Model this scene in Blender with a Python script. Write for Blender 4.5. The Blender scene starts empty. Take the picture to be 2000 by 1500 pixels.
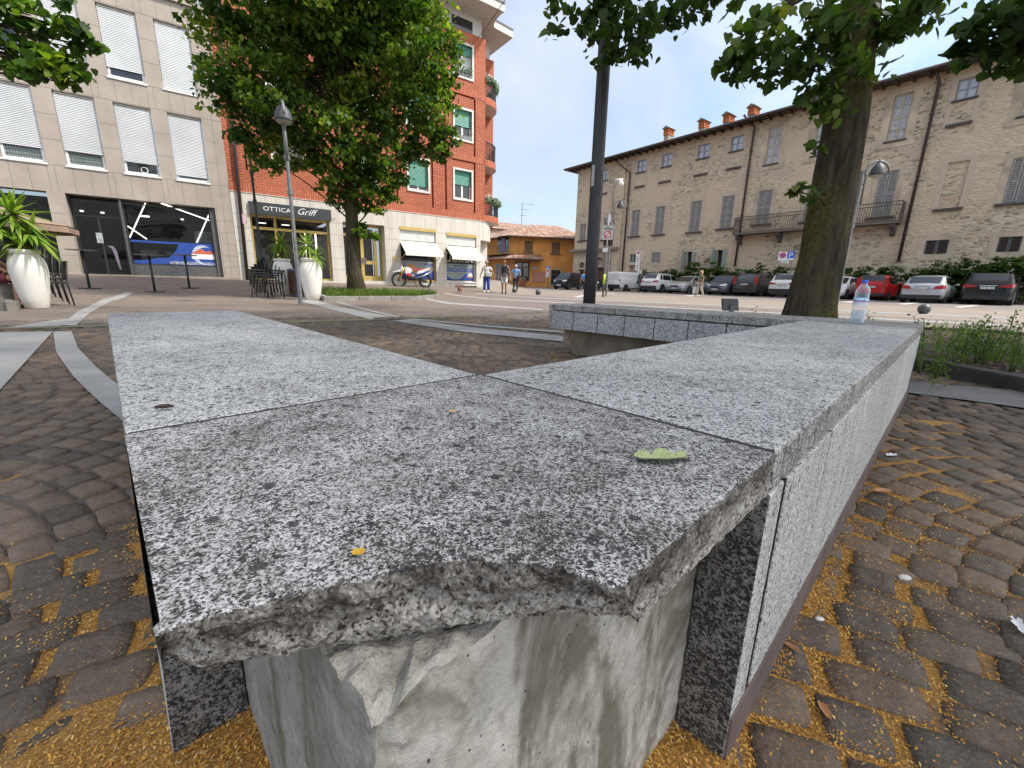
import bpy, bmesh, math, random
import numpy as np
from mathutils import Vector, noise as mnoise
random.seed(7); RNG = np.random.default_rng(7)
S = bpy.context.scene
COL = S.collection
R = math.radians
# ---------------------------------------------------------------- camera
F_PX, PITCH, ROLL, HCAM = 813.6, R(13.49), R(1.32), 0.62
CR, SR, CP, SP = math.cos(ROLL), math.sin(ROLL), math.cos(PITCH), math.sin(PITCH)
def ray(px, py):
    x, y = px - 1000, py - 750
    u = x*CR + y*SR; v = -x*SR + y*CR
    a, b = u/F_PX, -v/F_PX
    return Vector((a, CP + b*SP, -SP + b*CP))
CAM = Vector((0, 0, HCAM))
def at_z(px, py, z):
    r = ray(px, py); return CAM + r*((z-HCAM)/r.z)
def at_d(px, py, d):
    """point seen at a pixel, d metres away horizontally"""
    r = ray(px, py); return CAM + r*(d/math.hypot(r.x, r.y))
def on_plane(px, py, n, off):
    r = ray(px, py); return CAM + r*((off - n.dot(CAM))/n.dot(r))
def _sp(t, k): return k*math.log1p(math.exp(max(-30, min(30, t/k))))
def ground(x, y):
    r = math.hypot(x, y)
    z = .006*min(_sp(r-11, 2), 60)
    d = (x+6.5)*-.76 + (y-13.5)*.65
    w = max(0, min(1, (1.5-x)/4)); w = w*w*(3-2*w)
    return z + w*.085*10*math.tanh(_sp(d-1.7, .6)/10)
def gp(px, py):
    """where the line of sight meets the ground"""
    z = 0
    for _ in range(12):
        p = at_z(px, py, min(z, HCAM-.02)); z = .5*z + .5*ground(p.x, p.y)
    p.z = ground(p.x, p.y); return p
def gd(px, d, py=600):
    p = at_d(px, py, d); p.z = ground(p.x, p.y); return p
cam = bpy.data.cameras.new('camera'); camo = bpy.data.objects.new('camera', cam); COL.objects.link(camo)
cam.sensor_fit = 'HORIZONTAL'; cam.sensor_width = 36; cam.lens = F_PX/2000*36
cam.clip_start = .01; cam.clip_end = 2000
_f = Vector((0, CP, -SP)); _u0 = Vector((0, SP, CP)); _r0 = Vector((1, 0, 0))
_rt = _r0*CR + _u0*SR; _up = -_r0*SR + _u0*CR
from mathutils import Matrix
_m = Matrix((( _rt.x, _up.x, -_f.x, 0), (_rt.y, _up.y, -_f.y, 0), (_rt.z, _up.z, -_f.z, HCAM), (0, 0, 0, 1)))
camo.matrix_world = _m
S.camera = camo
# ---------------------------------------------------------------- mesh builder
class MB:
    def __init__(s): s.v = []; s.f = []; s.m = []
    def add(s, vs, fs, mi=0):
        o = len(s.v); s.v += [tuple(v) for v in vs]
        s.f += [tuple(i+o for i in f) for f in fs]; s.m += [mi]*len(fs); return s
    def obox(s, c, ex, ey, ez, mi=0):
        c, ex, ey, ez = map(Vector, (c, ex, ey, ez))
        vs = [c+ex*i+ey*j+ez*k for k in (-1, 1) for j in (-1, 1) for i in (-1, 1)]
        return s.add(vs, [(0,2,3,1),(4,5,7,6),(0,1,5,4),(2,6,7,3),(0,4,6,2),(1,3,7,5)], mi)
    def box(s, x0, x1, y0, y1, z0, z1, mi=0):
        return s.obox(((x0+x1)/2,(y0+y1)/2,(z0+z1)/2), ((x1-x0)/2,0,0), (0,(y1-y0)/2,0), (0,0,(z1-z0)/2), mi)
    def quad(s, a, b, c, d, mi=0): return s.add([a,b,c,d], [(0,1,2,3)], mi)
    def tube(s, pts, rad, n=8, mi=0, cap=True):
        pts = [Vector(p) for p in pts]; m = len(pts)
        rad = rad if isinstance(rad, (list, tuple)) else [rad]*m
        vs = []; prev = None
        for i, p in enumerate(pts):
            t = (pts[min(i+1, m-1)] - pts[max(i-1, 0)]).normalized()
            if prev is None: prev = t.orthogonal().normalized()
            a = (prev - t*prev.dot(t)).normalized(); prev = a; b = t.cross(a)
            vs += [p + (a*math.cos(2*math.pi*k/n) + b*math.sin(2*math.pi*k/n))*rad[i] for k in range(n)]
        fs = [(i*n+k, i*n+(k+1)%n, (i+1)*n+(k+1)%n, (i+1)*n+k) for i in range(m-1) for k in range(n)]
        if cap: fs += [tuple(range(n))[::-1], tuple(range((m-1)*n, m*n))]
        return s.add(vs, fs, mi)
    def lathe(s, c, prof, n=24, mi=0, a0=0, a1=2*math.pi):
        full = abs(a1-a0-2*math.pi) < 1e-6; k = n if full else n+1
        vs = [(c[0]+r*math.cos(a0+(a1-a0)*j/n), c[1]+r*math.sin(a0+(a1-a0)*j/n), c[2]+z) for r, z in prof for j in range(k)]
        fs = [(i*k+j, i*k+(j+1)%k, (i+1)*k+(j+1)%k, (i+1)*k+j) for i in range(len(prof)-1) for j in range(n)]
        return s.add(vs, fs, mi)
    def prism(s, poly, z0, z1, mi=0, fn=None):
        fn = fn or (lambda p, z: (p[0], p[1], z)); n = len(poly)
        vs = [fn(p, z0) for p in poly] + [fn(p, z1) for p in poly]
        return s.add(vs, [tuple(range(n))[::-1], tuple(range(n, 2*n))] + [(i,(i+1)%n,(i+1)%n+n,i+n) for i in range(n)], mi)
    def ell(s, c, rx, ry, rz, n=12, m=8, mi=0, a=0):
        ca, sa = math.cos(a), math.sin(a); vs = []
        for i in range(m+1):
            t = math.pi*i/m
            for j in range(n):
                p = 2*math.pi*j/n; x = rx*math.sin(t)*math.cos(p); y = ry*math.sin(t)*math.sin(p)
                vs.append((c[0]+x*ca-y*sa, c[1]+x*sa+y*ca, c[2]+rz*math.cos(t)))
        return s.add(vs, [(i*n+j, (i+1)*n+j, (i+1)*n+(j+1)%n, i*n+(j+1)%n) for i in range(m) for j in range(n)], mi)
ROOT = {}
def link(me, name, mats, parent=None, smooth=False, bevel=0):
    o = bpy.data.objects.new(name, me); COL.objects.link(o)
    for m in (mats if isinstance(mats, (list, tuple)) else [mats]): me.materials.append(m)
    if parent is not None: o.parent = parent
    if smooth: me.polygons.foreach_set('use_smooth', [True]*len(me.polygons))
    if smooth == 2: me.set_sharp_from_angle(angle=R(40))
    if bevel:
        b = o.modifiers.new('b', 'BEVEL'); b.width = bevel; b.segments = 2; b.limit_method = 'ANGLE'
    return o
def wloc(o):
    while o is not None:
        if o.name in ROOT: return ROOT[o.name]
        o = o.parent
    return Vector((0,0,0))
def part(mb, name, mats, parent=None, smooth=False, bevel=0, local=False, label=None):
    me = bpy.data.meshes.new(name)
    off = Vector((0,0,0)) if (local or parent is None) else wloc(parent)
    me.from_pydata([(v[0]-off.x, v[1]-off.y, v[2]-off.z) for v in mb.v] if off.length else mb.v, [], mb.f)
    mats = mats if isinstance(mats, (list, tuple)) else [mats]
    if len(mats) > 1: me.polygons.foreach_set('material_index', mb.m)
    me.update()
    bm = bmesh.new(); bm.from_mesh(me); bmesh.ops.recalc_face_normals(bm, faces=bm.faces) if len(bm.faces) < 60000 else None
    bm.to_mesh(me); bm.free()
    o = link(me, name, mats, parent, smooth, bevel)
    if label: o['label'] = label
    return o
def np_mesh(name, V, Fq, mats, parent=None, smooth=False, local=False):
    """fast mesh from arrays: V (n,3), Fq (m,k)"""
    off = Vector((0,0,0)) if (local or parent is None) else wloc(parent)
    V = np.asarray(V, np.float32) - np.array(off, np.float32); Fq = np.asarray(Fq, np.int32)
    me = bpy.data.meshes.new(name); m, k = Fq.shape
    me.vertices.add(len(V)); me.vertices.foreach_set('co', V.ravel())
    me.loops.add(m*k); me.loops.foreach_set('vertex_index', Fq.ravel())
    me.polygons.add(m); me.polygons.foreach_set('loop_start', np.arange(0, m*k, k, dtype=np.int32))
    me.update(calc_edges=True); me.validate()
    return link(me, name, mats, parent, smooth)
def tag(o, label, cat, group=None):
    o['label'] = label; o['category'] = cat
    if group: o['group'] = group
    return o
def kind(o, k): o['kind'] = k; return o
def thing(name, label, cat, loc=(0,0,0), rotz=0, group=None):
    o = bpy.data.objects.new(name, None); COL.objects.link(o); o.location = loc; o.rotation_euler = (0,0,rotz)
    o.empty_display_size = .1; ROOT[o.name] = Vector(loc); return tag(o, label, cat, group)
def dup(root, loc, rotz, label, group=None):
    r = root.copy(); COL.objects.link(r); r.location = loc; r.rotation_euler = (0,0,rotz); r['label'] = label
    if group: r['group'] = group
    for ch in list(root.children):
        c = ch.copy(); COL.objects.link(c); c.parent = r
        for g in list(ch.children):
            d = g.copy(); COL.objects.link(d); d.parent = c
    return r
FONT = None
def text(s, name, mat, parent, org, xd, up, h, width=None, shear=0, depth=.004, local=False):
    """real lettering: org = left end of the baseline, h = capital height"""
    cu = bpy.data.curves.new(name, 'FONT'); cu.body = s; cu.size = h/.7; cu.shear = shear; cu.extrude = depth; cu.resolution_u = 3
    t = bpy.data.objects.new('t', cu); COL.objects.link(t)
    dg = bpy.context.evaluated_depsgraph_get(); me = bpy.data.meshes.new_from_object(t.evaluated_get(dg))
    bpy.data.objects.remove(t); bpy.data.curves.remove(cu)
    n = len(me.vertices); co = np.empty(n*3, np.float32); me.vertices.foreach_get('co', co); co = co.reshape(-1, 3)
    if width and n: co[:, 0] *= width/max(1e-6, co[:, 0].max()-co[:, 0].min())
    xd = np.array(Vector(xd).normalized()); up = np.array(Vector(up).normalized()); nn = np.cross(xd, up)
    off = np.array((0,0,0) if local else wloc(parent))
    w = np.array(org) - off + co[:, :1]*xd + co[:, 1:2]*up + co[:, 2:3]*nn
    me.vertices.foreach_set('co', w.astype(np.float32).ravel()); me.materials.clear(); me.update(); me.name = name
    return link(me, name, mat, parent)
# ---------------------------------------------------------------- materials
class NT:
    def __init__(s, name):
        s.mat = bpy.data.materials.new(name); s.mat.use_nodes = True; s.t = s.mat.node_tree; s.t.nodes.clear()
        s.out = s.n('ShaderNodeOutputMaterial'); s.b = s.n('ShaderNodeBsdfPrincipled'); s.l(s.b.outputs[0], s.out.inputs[0])
        s.tc = s.n('ShaderNodeTexCoord'); s.co = s.tc.outputs['Object']
    def n(s, t, **k):
        x = s.t.nodes.new(t)
        for a, v in k.items(): setattr(x, a, v)
        return x
    def l(s, a, b): s.t.links.new(a, b); return b
    def inp(s, sock, v):
        if isinstance(v, bpy.types.NodeSocket): s.l(v, sock)
        elif isinstance(v, (tuple, list)) and sock.type == 'RGBA': sock.default_value = (*v[:3], 1)
        else: sock.default_value = v
    def noise(s, scale, detail=3, rough=.55, co=None, dist=0, out=0):
        x = s.n('ShaderNodeTexNoise'); x.inputs['Scale'].default_value = scale; x.inputs['Detail'].default_value = detail
        x.inputs['Roughness'].default_value = rough; x.inputs['Distortion'].default_value = dist
        s.l(co or s.co, x.inputs['Vector']); return x.outputs[out]
    def vor(s, scale, co=None, feature='F1', out='Distance', rnd=1):
        x = s.n('ShaderNodeTexVoronoi', feature=feature); x.inputs['Scale'].default_value = scale; x.inputs['Randomness'].default_value = rnd
        s.l(co or s.co, x.inputs['Vector']); return x.outputs[out]
    def ramp(s, f, stops, interp='LINEAR'):
        x = s.n('ShaderNodeValToRGB'); x.color_ramp.interpolation = interp; e = x.color_ramp.elements
        while len(e) < len(stops): e.new(.5)
        for i, (p, c) in enumerate(stops):
            e[i].position = p; e[i].color = (c, c, c, 1) if isinstance(c, (int, float)) else (*c, 1)
        s.l(f, x.inputs[0]); return x.outputs[0]
    def mix(s, f, a, b, mode='MIX'):
        x = s.n('ShaderNodeMix', data_type='RGBA', blend_type=mode)
        s.inp(x.inputs[0], f); s.inp(x.inputs[6], a); s.inp(x.inputs[7], b); return x.outputs[2]
    def math(s, op, a, b=0, c=None, clamp=False):
        x = s.n('ShaderNodeMath', operation=op, use_clamp=clamp); s.inp(x.inputs[0], a); s.inp(x.inputs[1], b)
        if c is not None: s.inp(x.inputs[2], c)
        return x.outputs[0]
    def sep(s, v):
        x = s.n('ShaderNodeSeparateXYZ'); s.l(v, x.inputs[0]); return x.outputs
    def comb(s, x=0, y=0, z=0):
        c = s.n('ShaderNodeCombineXYZ'); s.inp(c.inputs[0], x); s.inp(c.inputs[1], y); s.inp(c.inputs[2], z); return c.outputs[0]
    def map(s, scale=(1,1,1), rot=(0,0,0), loc=(0,0,0), co=None):
        x = s.n('ShaderNodeMapping'); x.inputs['Scale'].default_value = scale; x.inputs['Rotation'].default_value = rot
        x.inputs['Location'].default_value = loc; s.l(co or s.co, x.inputs['Vector']); return x.outputs[0]
    def bump(s, h, strength=.3, dist=.01, prev=None):
        x = s.n('ShaderNodeBump'); x.inputs['Strength'].default_value = strength; x.inputs['Distance'].default_value = dist
        s.l(h, x.inputs['Height'])
        if prev: s.l(prev, x.inputs['Normal'])
        return x.outputs[0]
    def brick(s, co, w, h, c1, c2, cm, mortar=.02, off=.5, bias=0, msm=.1):
        x = s.n('ShaderNodeTexBrick'); x.offset = off; s.l(co, x.inputs['Vector'])
        for k, v in (('Scale', 1), ('Brick Width', w), ('Row Height', h), ('Mortar Size', mortar), ('Bias', bias), ('Mortar Smooth', msm)): x.inputs[k].default_value = v
        s.inp(x.inputs['Color1'], c1); s.inp(x.inputs['Color2'], c2); s.inp(x.inputs['Mortar'], cm); return x.outputs
    def fin(s, col, rough=.7, nrm=None, metal=0, spec=.5):
        s.inp(s.b.inputs['Base Color'], col); s.inp(s.b.inputs['Roughness'], rough); s.b.inputs['Metallic'].default_value = metal
        s.b.inputs['Specular IOR Level'].default_value = spec
        if nrm: s.l(nrm, s.b.inputs['Normal'])
        return s.mat
def sc(c, k): return tuple(min(1, x*k) for x in c)
MC = {}
def M(name, col, rough=.6, metal=0, var=.15, vs=6, bump=0, bs=80, spec=.5, dirt=0):
    """plain surface with its own mottling, wear and grain"""
    if name in MC: return MC[name]
    t = NT(name)
    n1 = t.noise(vs, 4); c = t.mix(t.ramp(n1, [(.3, 0.), (.7, 1.)]), sc(col, 1-var), sc(col, 1+var))
    if dirt: c = t.mix(t.math('MULTIPLY', t.ramp(t.noise(vs*.4, 5, .7), [(.45, 0.), (.7, 1.)]), dirt), c, (.09,.075,.055))
    r = t.math('ADD', t.math('MULTIPLY', t.noise(vs*3, 3), .2), rough-.1)
    MC[name] = t.fin(c, r, t.bump(t.noise(bs, 3), bump, .004) if bump else None, metal, spec); return MC[name]
def glass_mat(name, tint=(.6,.65,.65), clear=.55, rough=.03):
    if name in MC: return MC[name]
    t = NT(name); tr = t.n('ShaderNodeBsdfTransparent'); tr.inputs[0].default_value = (*tint, 1)
    t.fin((.02,.025,.028), rough, None, 0, .8); mx = t.n('ShaderNodeMixShader')
    lw = t.n('ShaderNodeLayerWeight'); lw.inputs[0].default_value = .35
    f = t.math('SUBTRACT', clear, t.math('MULTIPLY', lw.outputs['Fresnel'], clear))
    t.l(f, mx.inputs[0]); t.l(t.b.outputs[0], mx.inputs[1]); t.l(tr.outputs[0], mx.inputs[2]); t.l(mx.outputs[0], t.out.inputs[0])
    MC[name] = t.mat; return t.mat
# ---------------------------------------------------------------- sky and sun
W = bpy.data.worlds.new('World'); S.world = W; W.use_nodes = True
wt = W.node_tree; wt.nodes.clear()
SUN_DIR = Vector((.97, -.13, 0)).normalized(); SUN_EL = R(52)
wo = wt.nodes.new('ShaderNodeOutputWorld'); wb = wt.nodes.new('ShaderNodeBackground'); wb.inputs[1].default_value = .13
sky = wt.nodes.new('ShaderNodeTexSky'); sky.sky_type = 'NISHITA'; sky.sun_disc = False; sky.sun_elevation = SUN_EL
sky.sun_rotation = math.atan2(SUN_DIR.x, SUN_DIR.y); sky.air_density = 1.1; sky.dust_density = 1.5; sky.ozone_density = 2.0
tc = wt.nodes.new('ShaderNodeTexCoord'); sx = wt.nodes.new('ShaderNodeSeparateXYZ'); wt.links.new(tc.outputs['Generated'], sx.inputs[0])
def wm(op, a, b):
    n = wt.nodes.new('ShaderNodeMath'); n.operation = op
    for i, v in enumerate((a, b)):
        if isinstance(v, (int, float)): n.inputs[i].default_value = v
        else: wt.links.new(v, n.inputs[i])
    return n.outputs[0]
den = wm('ADD', wm('MAXIMUM', sx.outputs[2], 0), .22)
cb = wt.nodes.new('ShaderNodeCombineXYZ')
wt.links.new(wm('DIVIDE', sx.outputs[0], den), cb.inputs[0]); wt.links.new(wm('DIVIDE', sx.outputs[1], den), cb.inputs[1])
nz = wt.nodes.new('ShaderNodeTexNoise'); nz.inputs['Scale'].default_value = .9; nz.inputs['Detail'].default_value = 7; nz.inputs['Roughness'].default_value = .52; nz.inputs['Distortion'].default_value = .5
wt.links.new(cb.outputs[0], nz.inputs['Vector'])
cr = wt.nodes.new('ShaderNodeValToRGB'); cr.color_ramp.elements[0].position = .36; cr.color_ramp.elements[1].position = .60
cr.color_ramp.elements[0].color = (.0,.0,.0,1); cr.color_ramp.elements[1].color = (1,1,1,1)
wt.links.new(nz.outputs[0], cr.inputs[0])
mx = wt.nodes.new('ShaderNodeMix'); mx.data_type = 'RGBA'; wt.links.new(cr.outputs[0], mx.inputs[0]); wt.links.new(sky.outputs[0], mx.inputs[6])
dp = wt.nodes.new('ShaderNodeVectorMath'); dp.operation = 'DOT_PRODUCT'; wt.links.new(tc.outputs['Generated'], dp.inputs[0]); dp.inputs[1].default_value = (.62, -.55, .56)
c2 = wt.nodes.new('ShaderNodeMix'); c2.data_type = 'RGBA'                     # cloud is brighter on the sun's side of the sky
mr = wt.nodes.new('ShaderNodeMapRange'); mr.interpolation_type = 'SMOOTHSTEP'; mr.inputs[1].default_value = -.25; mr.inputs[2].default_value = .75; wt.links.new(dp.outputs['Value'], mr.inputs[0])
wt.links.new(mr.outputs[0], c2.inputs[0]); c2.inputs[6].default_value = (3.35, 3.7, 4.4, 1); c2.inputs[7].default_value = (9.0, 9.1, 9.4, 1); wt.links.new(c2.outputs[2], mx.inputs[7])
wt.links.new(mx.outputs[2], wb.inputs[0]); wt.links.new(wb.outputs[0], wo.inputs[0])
sl = bpy.data.lights.new('sun', 'SUN'); sl.energy = 3.1; sl.angle = R(4); sl.color = (1, .95, .87)
so = bpy.data.objects.new('sun', sl); COL.objects.link(so)
sd = SUN_DIR*math.cos(SUN_EL) + Vector((0,0,math.sin(SUN_EL)))
so.rotation_euler = sd.to_track_quat('Z', 'Y').to_euler()
S.view_settings.view_transform = 'Standard'; S.view_settings.look = 'None'; S.view_settings.gamma = 1; S.view_settings.exposure = 0.86
S.cycles.max_bounces = 6; S.cycles.transparent_max_bounces = 12; S.cycles.caustics_reflective = False; S.cycles.caustics_refractive = False
S.cycles.use_denoising = True
# ---------------------------------------------------------------- bench frame: a = along the left arm, b = along the right arm
AZ = R(-43.97); BA = Vector((math.sin(AZ), math.cos(AZ), 0)); BB = Vector((BA.y, -BA.x, 0)); BO = Vector((-.0611, .7776, 0))
def ab(a, b, z=0): return BO + BA*a + BB*b + Vector((0, 0, z))
def to_ab(p): q = Vector((p[0], p[1], 0)) - BO; return q.dot(BA), q.dot(BB)
BENCH_POLYS = [(-.43, 2.03, -.43, -.06), (-.43, -.06, -.43, 2.94), (-.43, 1.9, 2.5, 2.88)]
def bench_dist(X, Y):
    """distance on the ground to the bench's outer walls"""
    a = (X-BO.x)*BA.x + (Y-BO.y)*BA.y; b = (X-BO.x)*BB.x + (Y-BO.y)*BB.y
    D = np.full(np.shape(X), 1e9)
    for a0, a1, b0, b1 in ((-.5, 2.03, -.5, 0), (-.5, 0, -.5, 2.94), (-.5, 1.97, 2.44, 2.94)):
        D = np.minimum(D, np.hypot(np.maximum(np.maximum(a0-a, a-a1), 0), np.maximum(np.maximum(b0-b, b-b1), 0)))
    return D, a, b
gv = np.vectorize(ground)
# ---------------------------------------------------------------- paving materials
ARC_W, ROW = 1.9, .098
def arcs_co(t):
    """porphyry laid in segmental arcs: (u, v - arc(u))"""
    x, y, z = t.sep(t.co)
    u = t.math('SUBTRACT', t.math('PINGPONG', t.math('ADD', x, ARC_W*40), ARC_W/2), 0)   # 0..W/2..0
    w = t.math('SUBTRACT', u, ARC_W/2) if False else u
    r = ARC_W*.7071
    xx = t.math('SUBTRACT', t.math('MODULO', t.math('ADD', x, ARC_W*40.5), ARC_W), ARC_W/2)
    arc = t.math('SQRT', t.math('SUBTRACT', r*r, t.math('MULTIPLY', xx, xx)))
    return t.comb(x, t.math('SUBTRACT', y, arc), 0), (x, y)
def paving_mat():
    t = NT('porphyry_paving'); co, (x, y) = arcs_co(t)
    br = t.brick(co, .125, ROW, (.165,.125,.10), (.24,.19,.158), (.12,.09,.062), .009, .5, 0, .3)
    big = t.noise(.35, 4, .6); c = t.mix(t.ramp(big, [(.35, 0.), (.65, 1.)]), br[0], t.mix(.5, br[0], (.20,.158,.128)))
    c = t.mix(t.ramp(t.noise(9, 5, .7), [(.3, .8), (.7, 0.)]), c, t.mix(.5, c, (.07,.06,.055)))
    # the car park beyond is greyer, the tan band in front of it paler
    dp = t.math('ADD', t.math('MULTIPLY', x, .7886), t.math('MULTIPLY', y, .6149))
    def band(a, b, s=1.): return t.math('MULTIPLY', t.ramp(t.math('MULTIPLY_ADD', dp, 1/(2*s), .5-a/(2*s)), [(0, 0.), (1, 1.)]), t.ramp(t.math('MULTIPLY_ADD', dp, -1/(2*s), .5+b/(2*s)), [(0, 0.), (1, 1.)]))
    c = t.mix(t.math('MULTIPLY', band(24, 70, .3), .75), c, (.195,.170,.158)); c = t.mix(t.math('MULTIPLY', band(14.5, 24, .5), .75), c, (.28,.228,.175)); c = t.mix(t.ramp(t.noise(.9, 6, .7), [(.4, .5), (.66, 0.)]), c, t.mix(.45, c, (.08,.07,.06)))
    far = t.math('MULTIPLY', t.ramp(t.noise(2.2, 5, .6), [(.35, 0.), (.7, 1.)]), .4); c = t.mix(far, c, t.mix(.6, c, (.30,.25,.21)))
    # moss line in the joints by the drainage edge, blossom dust near the bench
    n = t.bump(t.math('ADD', br[1], t.math('MULTIPLY', t.noise(60, 3), -.25)), .5, -.006)
    return t.fin(c, .75, n)
def joint_mat():
    t = NT('joint_sand'); x, y, z = t.sep(t.co)
    dirt = t.mix(t.ramp(t.noise(120, 3), [(.35, 0.), (.65, 1.)]), (.05,.042,.035), (.12,.10,.085))
    och = t.mix(t.ramp(t.noise(260, 3, .7), [(.32, 0.), (.68, 1.)]), (.17,.08,.02), (.52,.28,.065))
    D = t.n('ShaderNodeAttribute', attribute_name='litter').outputs['Fac']
    f = t.ramp(t.math('ADD', D, t.math('MULTIPLY', t.math('SUBTRACT', t.noise(5.5, 4, .6), .5), 1.3)), [(.42, 0.), (.6, 1.)])
    return t.fin(t.mix(f, dirt, och), .9, t.bump(t.noise(300, 3), .8, .004))
def sett_mat():
    t = NT('porphyry_sett'); g = t.n('ShaderNodeNewGeometry'); ri = g.outputs['Random Per Island']
    c = t.ramp(ri, [(0, (.045,.038,.033)), (.3, (.083,.069,.058)), (.55, (.120,.089,.068)), (.75, (.070,.062,.054)), (1, (.150,.110,.084))])
    c = t.mix(1., c, (1.5, 1.42, 1.30), 'MULTIPLY')
    c = t.mix(t.ramp(t.noise(38, 5, .7), [(.35, 0.), (.68, .8)]), c, t.mix(.55, c, (.03,.028,.027)))
    c = t.mix(t.ramp(t.noise(190, 3, .7), [(.52, 0.), (.72, .6)]), c, (.25,.215,.175))
    c = t.mix(t.ramp(t.noise(2.0, 4, .6), [(.4, 0.), (.7, .5)]), c, t.mix(.5, c, (.155,.125,.10)))
    n = t.bump(t.noise(140, 4, .65), .7, .004, t.bump(t.noise(26, 4, .6), .6, .012))
    return t.fin(c, t.ramp(t.noise(20, 3), [(.3, .72), (.7, .95)]), n, 0, .25)
PAVE, JOINT, SETT = paving_mat(), joint_mat(), sett_mat()
def strip_mat():
    t = NT('granite_strip'); c = t.mix(t.ramp(t.noise(2.5, 5, .6), [(.3, 0.), (.7, 1.)]), (.24,.235,.225), (.37,.365,.35))
    c = t.mix(t.ramp(t.noise(160, 2), [(.3, 1.), (.55, 0.)]), c, t.mix(.6, c, (.12,.115,.11))); return t.fin(c, .75, t.bump(t.noise(120, 3), .3, .003))
STRIP = strip_mat()
# ---------------------------------------------------------------- ground sheet (dips 14 mm under the laid setts near by)
NEAR_R = 8.5
def near_mask(x, y): return max(0, min(1, (NEAR_R-.3-math.hypot(x, y))/.4))*max(0, min(1, (y+1.6)/.4))
_ax = sorted(set([round(-12+.3*i, 3) for i in range(81)] + [s*(12+1.2*i) for s in (-1, 1) for i in range(1, 36)] + [s*v for s in (-1, 1) for v in (60, 75, 100, 150, 250, 500, 900)]))
gx = np.array(_ax); nn = len(gx); GX, GY = np.meshgrid(gx, gx, indexing='ij')
GZ = gv(GX, GY) - .014*np.vectorize(near_mask)(GX, GY)
idx = np.arange(nn*nn).reshape(nn, nn)
Q = np.stack([idx[:-1,:-1], idx[1:,:-1], idx[1:,1:], idx[:-1,1:]], -1).reshape(-1, 4)
grd = kind(np_mesh('ground', np.stack([GX, GY, GZ], -1).reshape(-1, 3), Q, [PAVE], smooth=True), 'structure')
# joint bed: fine sheet under the setts
bx = np.sort(np.concatenate([np.arange(-7.5, -1.5, .1), np.arange(-1.5, 2, .025), np.arange(2.0, 8.51, .1)])); by = np.sort(np.concatenate([np.arange(-1.2, .0, .1), np.arange(.0, 2.2, .025), np.arange(2.2, 8.3, .1)])); BX, BY = np.meshgrid(bx, by, indexing='ij')
D, _, _ = bench_dist(BX, BY)
_, a_, b_ = bench_dist(BX, BY)
def litter(X, Y):
    D, a, b = bench_dist(X, Y)
    right = .60*np.exp(-D/.14)*(a < -.45) + .36*np.exp(-D/.9)*(a < -.3)*(b < 2.5)
    left = 1.0*np.exp(-D/.14)*(b < -.4)*(a < .75)*(.35+.65*(np.sin(X*9+1)*np.sin(Y*7) > -.2)) + .36*np.exp(-D/.6)*(b < -.4)*(a < 1.4)
    inner = .75*np.exp(-(np.hypot(a-.06, b-.06)/.4)) + .5*np.exp(-D/.3)*(a > 0)*(b > 0)
    under = 1.2*(a > -.52)*(b > -.52)*(a < .05)*(b < .05)
    return np.clip(.1 + np.maximum(np.maximum(right, left), np.maximum(inner, under)), 0, 1.3)
def pile(X, Y):
    """drifts of blossom swept against the bench"""
    D, a, b = bench_dist(X, Y); w = .5+.5*np.sin(X*23+1.3*np.sin(Y*31))*np.sin(Y*19+1.1*np.sin(X*17))
    r = .6*np.exp(-(D/.025)**2)*(a < -.4)*(b > -.05)*(b < 2.6)*(.35+.65*w)*np.exp(-np.maximum(b-.5, 0)/.9)
    l = np.exp(-(((a-.0)/.15)**2+((b+.60)/.11)**2)) + .9*np.exp(-(D/.05)**2)*(b < -.4)*(a > .25)*(a < .75)*w
    c = 1.1*(a > -.53)*(b > -.53)*(a < .05)*(b < .02)
    return np.clip(np.maximum(np.maximum(r, l), c), 0, 1)
L = np.maximum(litter(BX, BY), 1.3*pile(BX, BY)); BZ = gv(BX, BY) - .0075 + .0135*pile(BX, BY)
ib = np.arange(BX.size).reshape(BX.shape)
mask = (np.hypot(BX, BY) < NEAR_R-.35)
Qb = np.stack([ib[:-1,:-1], ib[1:,:-1], ib[1:,1:], ib[:-1,1:]], -1).reshape(-1, 4)
Qb = Qb[mask.ravel()[Qb].all(1)]
jb = kind(np_mesh('joint_bed', np.stack([BX, BY, BZ], -1).reshape(-1, 3), Qb, [JOINT], smooth=True), 'structure')
at = jb.data.attributes.new('litter', 'FLOAT', 'POINT'); at.data.foreach_set('value', L.ravel().astype(np.float32))
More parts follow.
